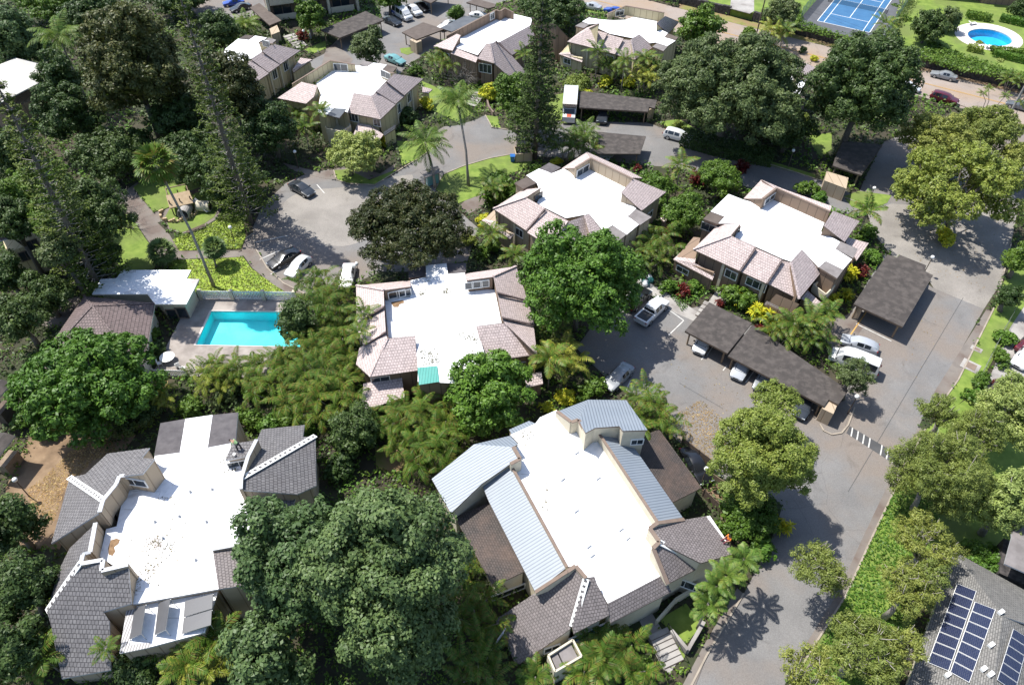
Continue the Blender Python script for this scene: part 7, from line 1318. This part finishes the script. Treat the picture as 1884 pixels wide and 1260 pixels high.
# steps
def steps(label, a, b, n, w, dz=.15, mat='concrete', rail=False):
    A, B = G(*a), G(*b); t = thing('garden_steps', label, 'steps', B); d = (B-A)/n; rz = math.atan2(d.y, d.x); m = MB()
    for i in range(n): h = dz*(n-i)*.6; m.box(A+d*(i+.5)+Vector((0, 0, h/2+.05)), d.length*.98, w, h+.1, rz)
    m.build('treads', X[mat], t)
    m = MB()
    for i in range(n): m.box(A+d*(i+1)+Vector((0, 0, dz*(n-i)*.6-.02)), .1, w*1.01, .1, rz)
    m.build('nosing', X['wood_dark'], t)
    if rail: m = MB(); sd = Vector((-d.y, d.x, 0)).normalized()*w*.5; m.tube([A+sd+Vector((0, 0, 1.4)), B+sd+Vector((0, 0, 1.0))], .03, 6); m.tube([A+sd, A+sd+Vector((0, 0, 1.4))], .03, 6); m.tube([B+sd, B+sd+Vector((0, 0, 1.0))], .03, 6); m.build('handrail', X['black'], t, uv=False)
steps('concrete entry steps with dark nosings and rail, bottom of the picture', (1208, 1166), (1240, 1222), 6, 1.9, rail=True); steps('curved garden steps beside the yellow croton, upper centre', (884, 176), (866, 196), 6, 2.0); steps('garden steps below the apartment block', (532, 70), (556, 88), 6, 2.4); steps('timber edged steps at the left end of the long carport', (1306, 562), (1290, 585), 4, 1.6)
m = MB(); P = [G(x, y) for x, y in ((900, 178), (896, 190), (900, 204), (908, 214))]
for a, b in zip(P, P[1:]): m.bar(a+Vector((0, 0, .4)), b+Vector((0, 0, .4)), .25, .8)
tag(m.build('garden_wall', X['trim'], loc=P[0]), 'low curved brown wall beside the garden steps, upper centre', 'wall')
# fallen leaves over the drive
def litter(name, pts, n, mat='leaf_litter', leaf=.16):
    poly = [tuple(G(*p).xy) for p in pts]; a = np.array(poly); lo, hi = a.min(0), a.max(0); p = lo+(hi-lo)*rng.random((n, 2)); p = p[inpoly(p, poly)]; u = unit(rng.normal(size=(len(p), 3))*.25+np.array([0, 0, 1.0])); struct(qobj(name, quads(np.concatenate([p, np.full((len(p), 1), .05)], 1), u, leaf*rng.uniform(.5, 1.3, len(p)), .6), X[mat]), None, 'stuff')
X['lf_fallen'] = leaf_mat('fallen leaves', [(.13, .08, .045), (.21, .14, .085), (.09, .058, .036), (.32, .24, .16)], .8, 0, .2)
litter('fallen_leaves', [(1246, 760), (1290, 735), (1330, 770), (1345, 830), (1330, 865), (1290, 850), (1240, 800), (1262, 780)], 2600, 'lf_fallen'); litter('fallen_leaves', [(1200, 650), (1330, 700), (1450, 800), (1300, 760)], 260, 'lf_fallen'); litter('fallen_leaves', [(1700, 560), (1760, 560), (1690, 700), (1640, 690)], 110, 'lf_fallen'); litter('fallen_leaves', [(1640, 400), (1840, 400), (1820, 540), (1700, 500)], 500, 'lf_fallen'); litter('mulch_chips', [(80, 880), (130, 830), (200, 800), (215, 830), (170, 850), (120, 900), (100, 960), (60, 940), (50, 900)], 8000, 'lf_fallen', .2)

# debris on the flat roofs
def roof_dirt(h, pts, n, z, mat='lf_fallen', leaf=.14, cl=5):
    poly = [tuple(G(*p, z).xy) for p in pts]; a = np.array(poly); lo, hi = a.min(0), a.max(0); c = lo+(hi-lo)*rng.random((cl, 2)); p = c[rng.integers(0, cl, n)]+rng.normal(size=(n, 2))*rng.uniform(.2, 1.1, (n, 1)); p = p[inpoly(p, poly)]; u = unit(rng.normal(size=(len(p), 3))*.3+np.array([0, 0, 1.0]))
    o = qobj('roof_debris', quads(np.concatenate([p, np.full((len(p), 1), z+.025)], 1), u, leaf*rng.uniform(.4, 1.6, len(p)), .6), X[mat], h.root); o['kind'] = 'stuff'
X['lf_debris'] = leaf_mat('grey roof debris', [(.10, .085, .075), (.16, .14, .125), (.07, .06, .055), (.21, .18, .165)], .9, 0, .1)
for h_, pts, n in ((C_, [(757, 517), (784, 510), (855, 503), (862, 531), (830, 540), (760, 545)], 800), (C_, [(770, 640), (812, 640), (815, 668), (775, 672)], 420), (C_, [(836, 610), (874, 604), (888, 650), (836, 668)], 420), (A_, [(240, 920), (440, 900), (440, 1000), (400, 1080), (250, 1090), (215, 1000)], 500), (A_, [(395, 830), (440, 835), (440, 870), (400, 870)], 260), (B_, [(950, 870), (1000, 860), (1060, 1035), (1040, 1040)], 260), (B_, [(945, 800), (985, 782), (990, 810), (950, 830)], 160), (D_, [(980, 345), (1150, 350), (1130, 400), (1000, 380)], 60), (E_, [(1340, 370), (1500, 410), (1480, 450), (1370, 430)], 60)):
    roof_dirt(h_, pts, n, ZF, 'lf_debris')

# ------------------------------------------------------------------ people
X['skin'] = M('skin', (.36, .20, .13), .6); X['hair'] = M('dark hair', (.015, .011, .009), .7); X['shirt_green'] = M('light green shirt', (.30, .48, .22), .8); X['shirt_orange'] = M('orange shirt', (.75, .22, .03), .8); X['trousers_dark'] = M('dark trousers', (.03, .032, .038), .85); X['trousers_maroon'] = M('maroon trousers', (.12, .025, .045), .85); X['boot'] = M('boots', (.05, .04, .03), .8)
def skinned(name, J, E_, mat, root, extra=0.0, rootj=None):
    ids = list(J); me = bpy.data.meshes.new(name); me.from_pydata([J[k][0] for k in ids], [(ids.index(a), ids.index(b)) for a, b in E_], []); me.materials.append(X[mat]); o = bpy.data.objects.new(name, me); COL.objects.link(o); o.parent = root; o['_o'] = list(root['_o'])
    o.modifiers.new('skin', 'SKIN'); sv = me.skin_vertices[0].data if me.skin_vertices else None
    if sv is None: bpy.context.view_layer.objects.active = o
    for i, k in enumerate(ids): r = J[k][1]+extra; sv[i].radius = (r, r) if not isinstance(J[k][1], tuple) else (J[k][1][0]+extra, J[k][1][1]+extra)
    sv[ids.index(rootj) if rootj else 0].use_root = True; sb = o.modifiers.new('sub', 'SUBSURF'); sb.levels = 1; sb.render_levels = 2; return o
def person(label, P, J, shirt, trousers, loc, rz):
    t = thing('person', label, 'person', loc); t.rotation_euler = (0, 0, rz); E_ = [('pel', 'spine'), ('spine', 'chest'), ('chest', 'neck'), ('neck', 'head'), ('head', 'crown')]
    for s_ in 'lr': E_ += [('pel', 'hip'+s_), ('hip'+s_, 'knee'+s_), ('knee'+s_, 'ank'+s_), ('ank'+s_, 'toe'+s_), ('chest', 'sho'+s_), ('sho'+s_, 'elb'+s_), ('elb'+s_, 'wri'+s_), ('wri'+s_, 'palm'+s_)]
    rad = dict(pel=.13, spine=.125, chest=.14, neck=.055, head=.095, crown=.075, hip=.088, knee=.06, ank=.042, toe=.036, sho=.062, elb=.045, wri=.032, palm=.034); Jn = {k: (Vector(v), rad[k] if k in rad else rad[k[:-1]]) for k, v in J.items()}
    for s_ in 'lr':
        w_, p_ = Vector(J['wri'+s_]), Vector(J['palm'+s_]); d = (p_-w_).normalized(); sd = d.cross(Vector((0, 0, 1))); sd = sd.normalized() if sd.length > .1 else Vector((0, 1, 0)); up = sd.cross(d)
        for k, (o_, L_) in enumerate(((-.03, .07), (-.01, .085), (.01, .08), (.03, .065))):
            b = p_+sd*o_+d*.03; Jn[f'f{k}a{s_}'] = (b+d*L_*.5, .0095); Jn[f'f{k}b{s_}'] = (b+d*L_*.85-up*L_*.4, .008); E_ += [('palm'+s_, f'f{k}a{s_}'), (f'f{k}a{s_}', f'f{k}b{s_}')]
        Jn['tha'+s_] = (p_+sd*.055-d*.005, .011); Jn['thb'+s_] = (p_+sd*.07+d*.04-up*.01, .009); E_ += [('palm'+s_, 'tha'+s_), ('tha'+s_, 'thb'+s_)]
    skinned('body', Jn, E_, 'skin', t, 0, 'pel')
    sub = lambda ks: {k: Jn[k] for k in ks}
    mid = lambda a, b, f: (Jn[a][0].lerp(Jn[b][0], f), Jn[a][1]*(1-f)+Jn[b][1]*f)
    S_ = sub(['pel', 'spine', 'chest', 'shol', 'shor', 'elbl', 'elbr']); skinned('shirt', S_, [('pel', 'spine'), ('spine', 'chest'), ('chest', 'shol'), ('chest', 'shor'), ('shol', 'elbl'), ('shor', 'elbr')], shirt, t, .022, 'spine')
    T_ = sub(['pel', 'hipl', 'hipr', 'kneel', 'kneer', 'ankl', 'ankr']); skinned('trousers', T_, [('pel', 'hipl'), ('pel', 'hipr'), ('hipl', 'kneel'), ('hipr', 'kneer'), ('kneel', 'ankl'), ('kneer', 'ankr')], trousers, t, .024, 'pel')
    for s_ in 'lr': skinned('boot', sub(['ank'+s_, 'toe'+s_]), [('ank'+s_, 'toe'+s_)], 'boot', t, .022)
    h = Jn['head'][0]; cr = Jn['crown'][0]; up = (cr-h).normalized(); f = Vector((up.z, 0, -up.x)) if abs(up.z) > .05 else Vector((0, 0, -1)); f = f.normalized(); lt = up.cross(f)
    L0 = Vector(t['_o']); m = MB(); m.ball(L0+h.lerp(cr, .75)-f*.012+up*.02, .104, 10); m.build('hair', X['hair'], t, smooth=True, uv=False)
    for s_ in (-1, 1): m = MB(); m.ball(L0+h+f*.088+lt*s_*.034+up*.03, .013, 6); m.build('eye', X['black'], t, uv=False); m = MB(); m.ball(L0+h+lt*s_*.096+up*.01, .024, 6); m.build('ear', X['skin'], t, uv=False)
    m = MB(); m.ball(L0+h+f*.105, .018, 6); m.build('nose', X['skin'], t, uv=False); m = MB(); m.box(L0+h+f*.09-up*.05, .02, .05, .012); m.build('mouth', X['trousers_maroon'], t); return t

p, n = A_.hit(440, 826)
if p is None: p = G(440, 826, 6.8)
J1 = dict(pel=(0, 0, .88), spine=(.12, 0, 1.02), chest=(.30, 0, 1.13), neck=(.44, 0, 1.16), head=(.54, 0, 1.16), crown=(.64, 0, 1.17), hipl=(0, .1, .83), hipr=(0, -.1, .83), kneel=(.10, .14, .45), kneer=(-.06, -.15, .46), ankl=(.02, .15, .07), ankr=(-.20, -.16, .07), toel=(.19, .16, .035), toer=(-.03, -.17, .035), shol=(.33, .19, 1.12), shor=(.33, -.19, 1.12), elbl=(.42, .24, .84), elbr=(.40, -.26, .84), wril=(.52, .2, .60), wrir=(.52, -.2, .60), palml=(.55, .19, .53), palmr=(.55, -.19, .53))
person('person in light green shirt bending over on the grey dormer roof', None, J1, 'shirt_green', 'trousers_dark', p, R(165))
p, n = B_.hit(1340, 994)
if p is None: p = G(1340, 994, 4.8)
J2 = dict(pel=(0, 0, .14), spine=(-.04, 0, .36), chest=(.0, 0, .58), neck=(.04, 0, .74), head=(.09, 0, .85), crown=(.12, 0, .96), hipl=(.04, .1, .13), hipr=(.04, -.1, .13), kneel=(.40, .16, .34), kneer=(.42, -.14, .36), ankl=(.66, .17, .06), ankr=(.70, -.15, .06), toel=(.84, .18, .04), toer=(.88, -.16, .04), shol=(.0, .2, .66), shor=(.0, -.2, .66), elbl=(.12, .27, .42), elbr=(.14, -.26, .42), wril=(.34, .20, .36), wrir=(.35, -.18, .38), palml=(.42, .18, .37), palmr=(.43, -.16, .39))
person('person in orange shirt and maroon trousers sitting at the grey roof edge', None, J2, 'shirt_orange', 'trousers_maroon', p, R(200))
# tools of the roof workers and a stand pipe
for (px, py, lab) in ((432, 838, 'small bucket beside the person in green on the dormer roof'), ):
    p, n = A_.hit(px, py)
    if p: t = thing('bucket', lab, 'bucket', p); m = MB(); m.lathe(p, [(.10, 0), (.14, .26)], 12); m.build('pail', X['white_paint'], t, uv=False); m = MB(); m.tube([p+Vector((math.cos(a)*.14, 0, .26+math.sin(a)*.14)) for a in np.linspace(0, math.pi, 9)], .008, 5); m.build('handle', X['steel'], t, uv=False)
for o in bpy.data.objects:
    if '_o' in o: del o['_o']
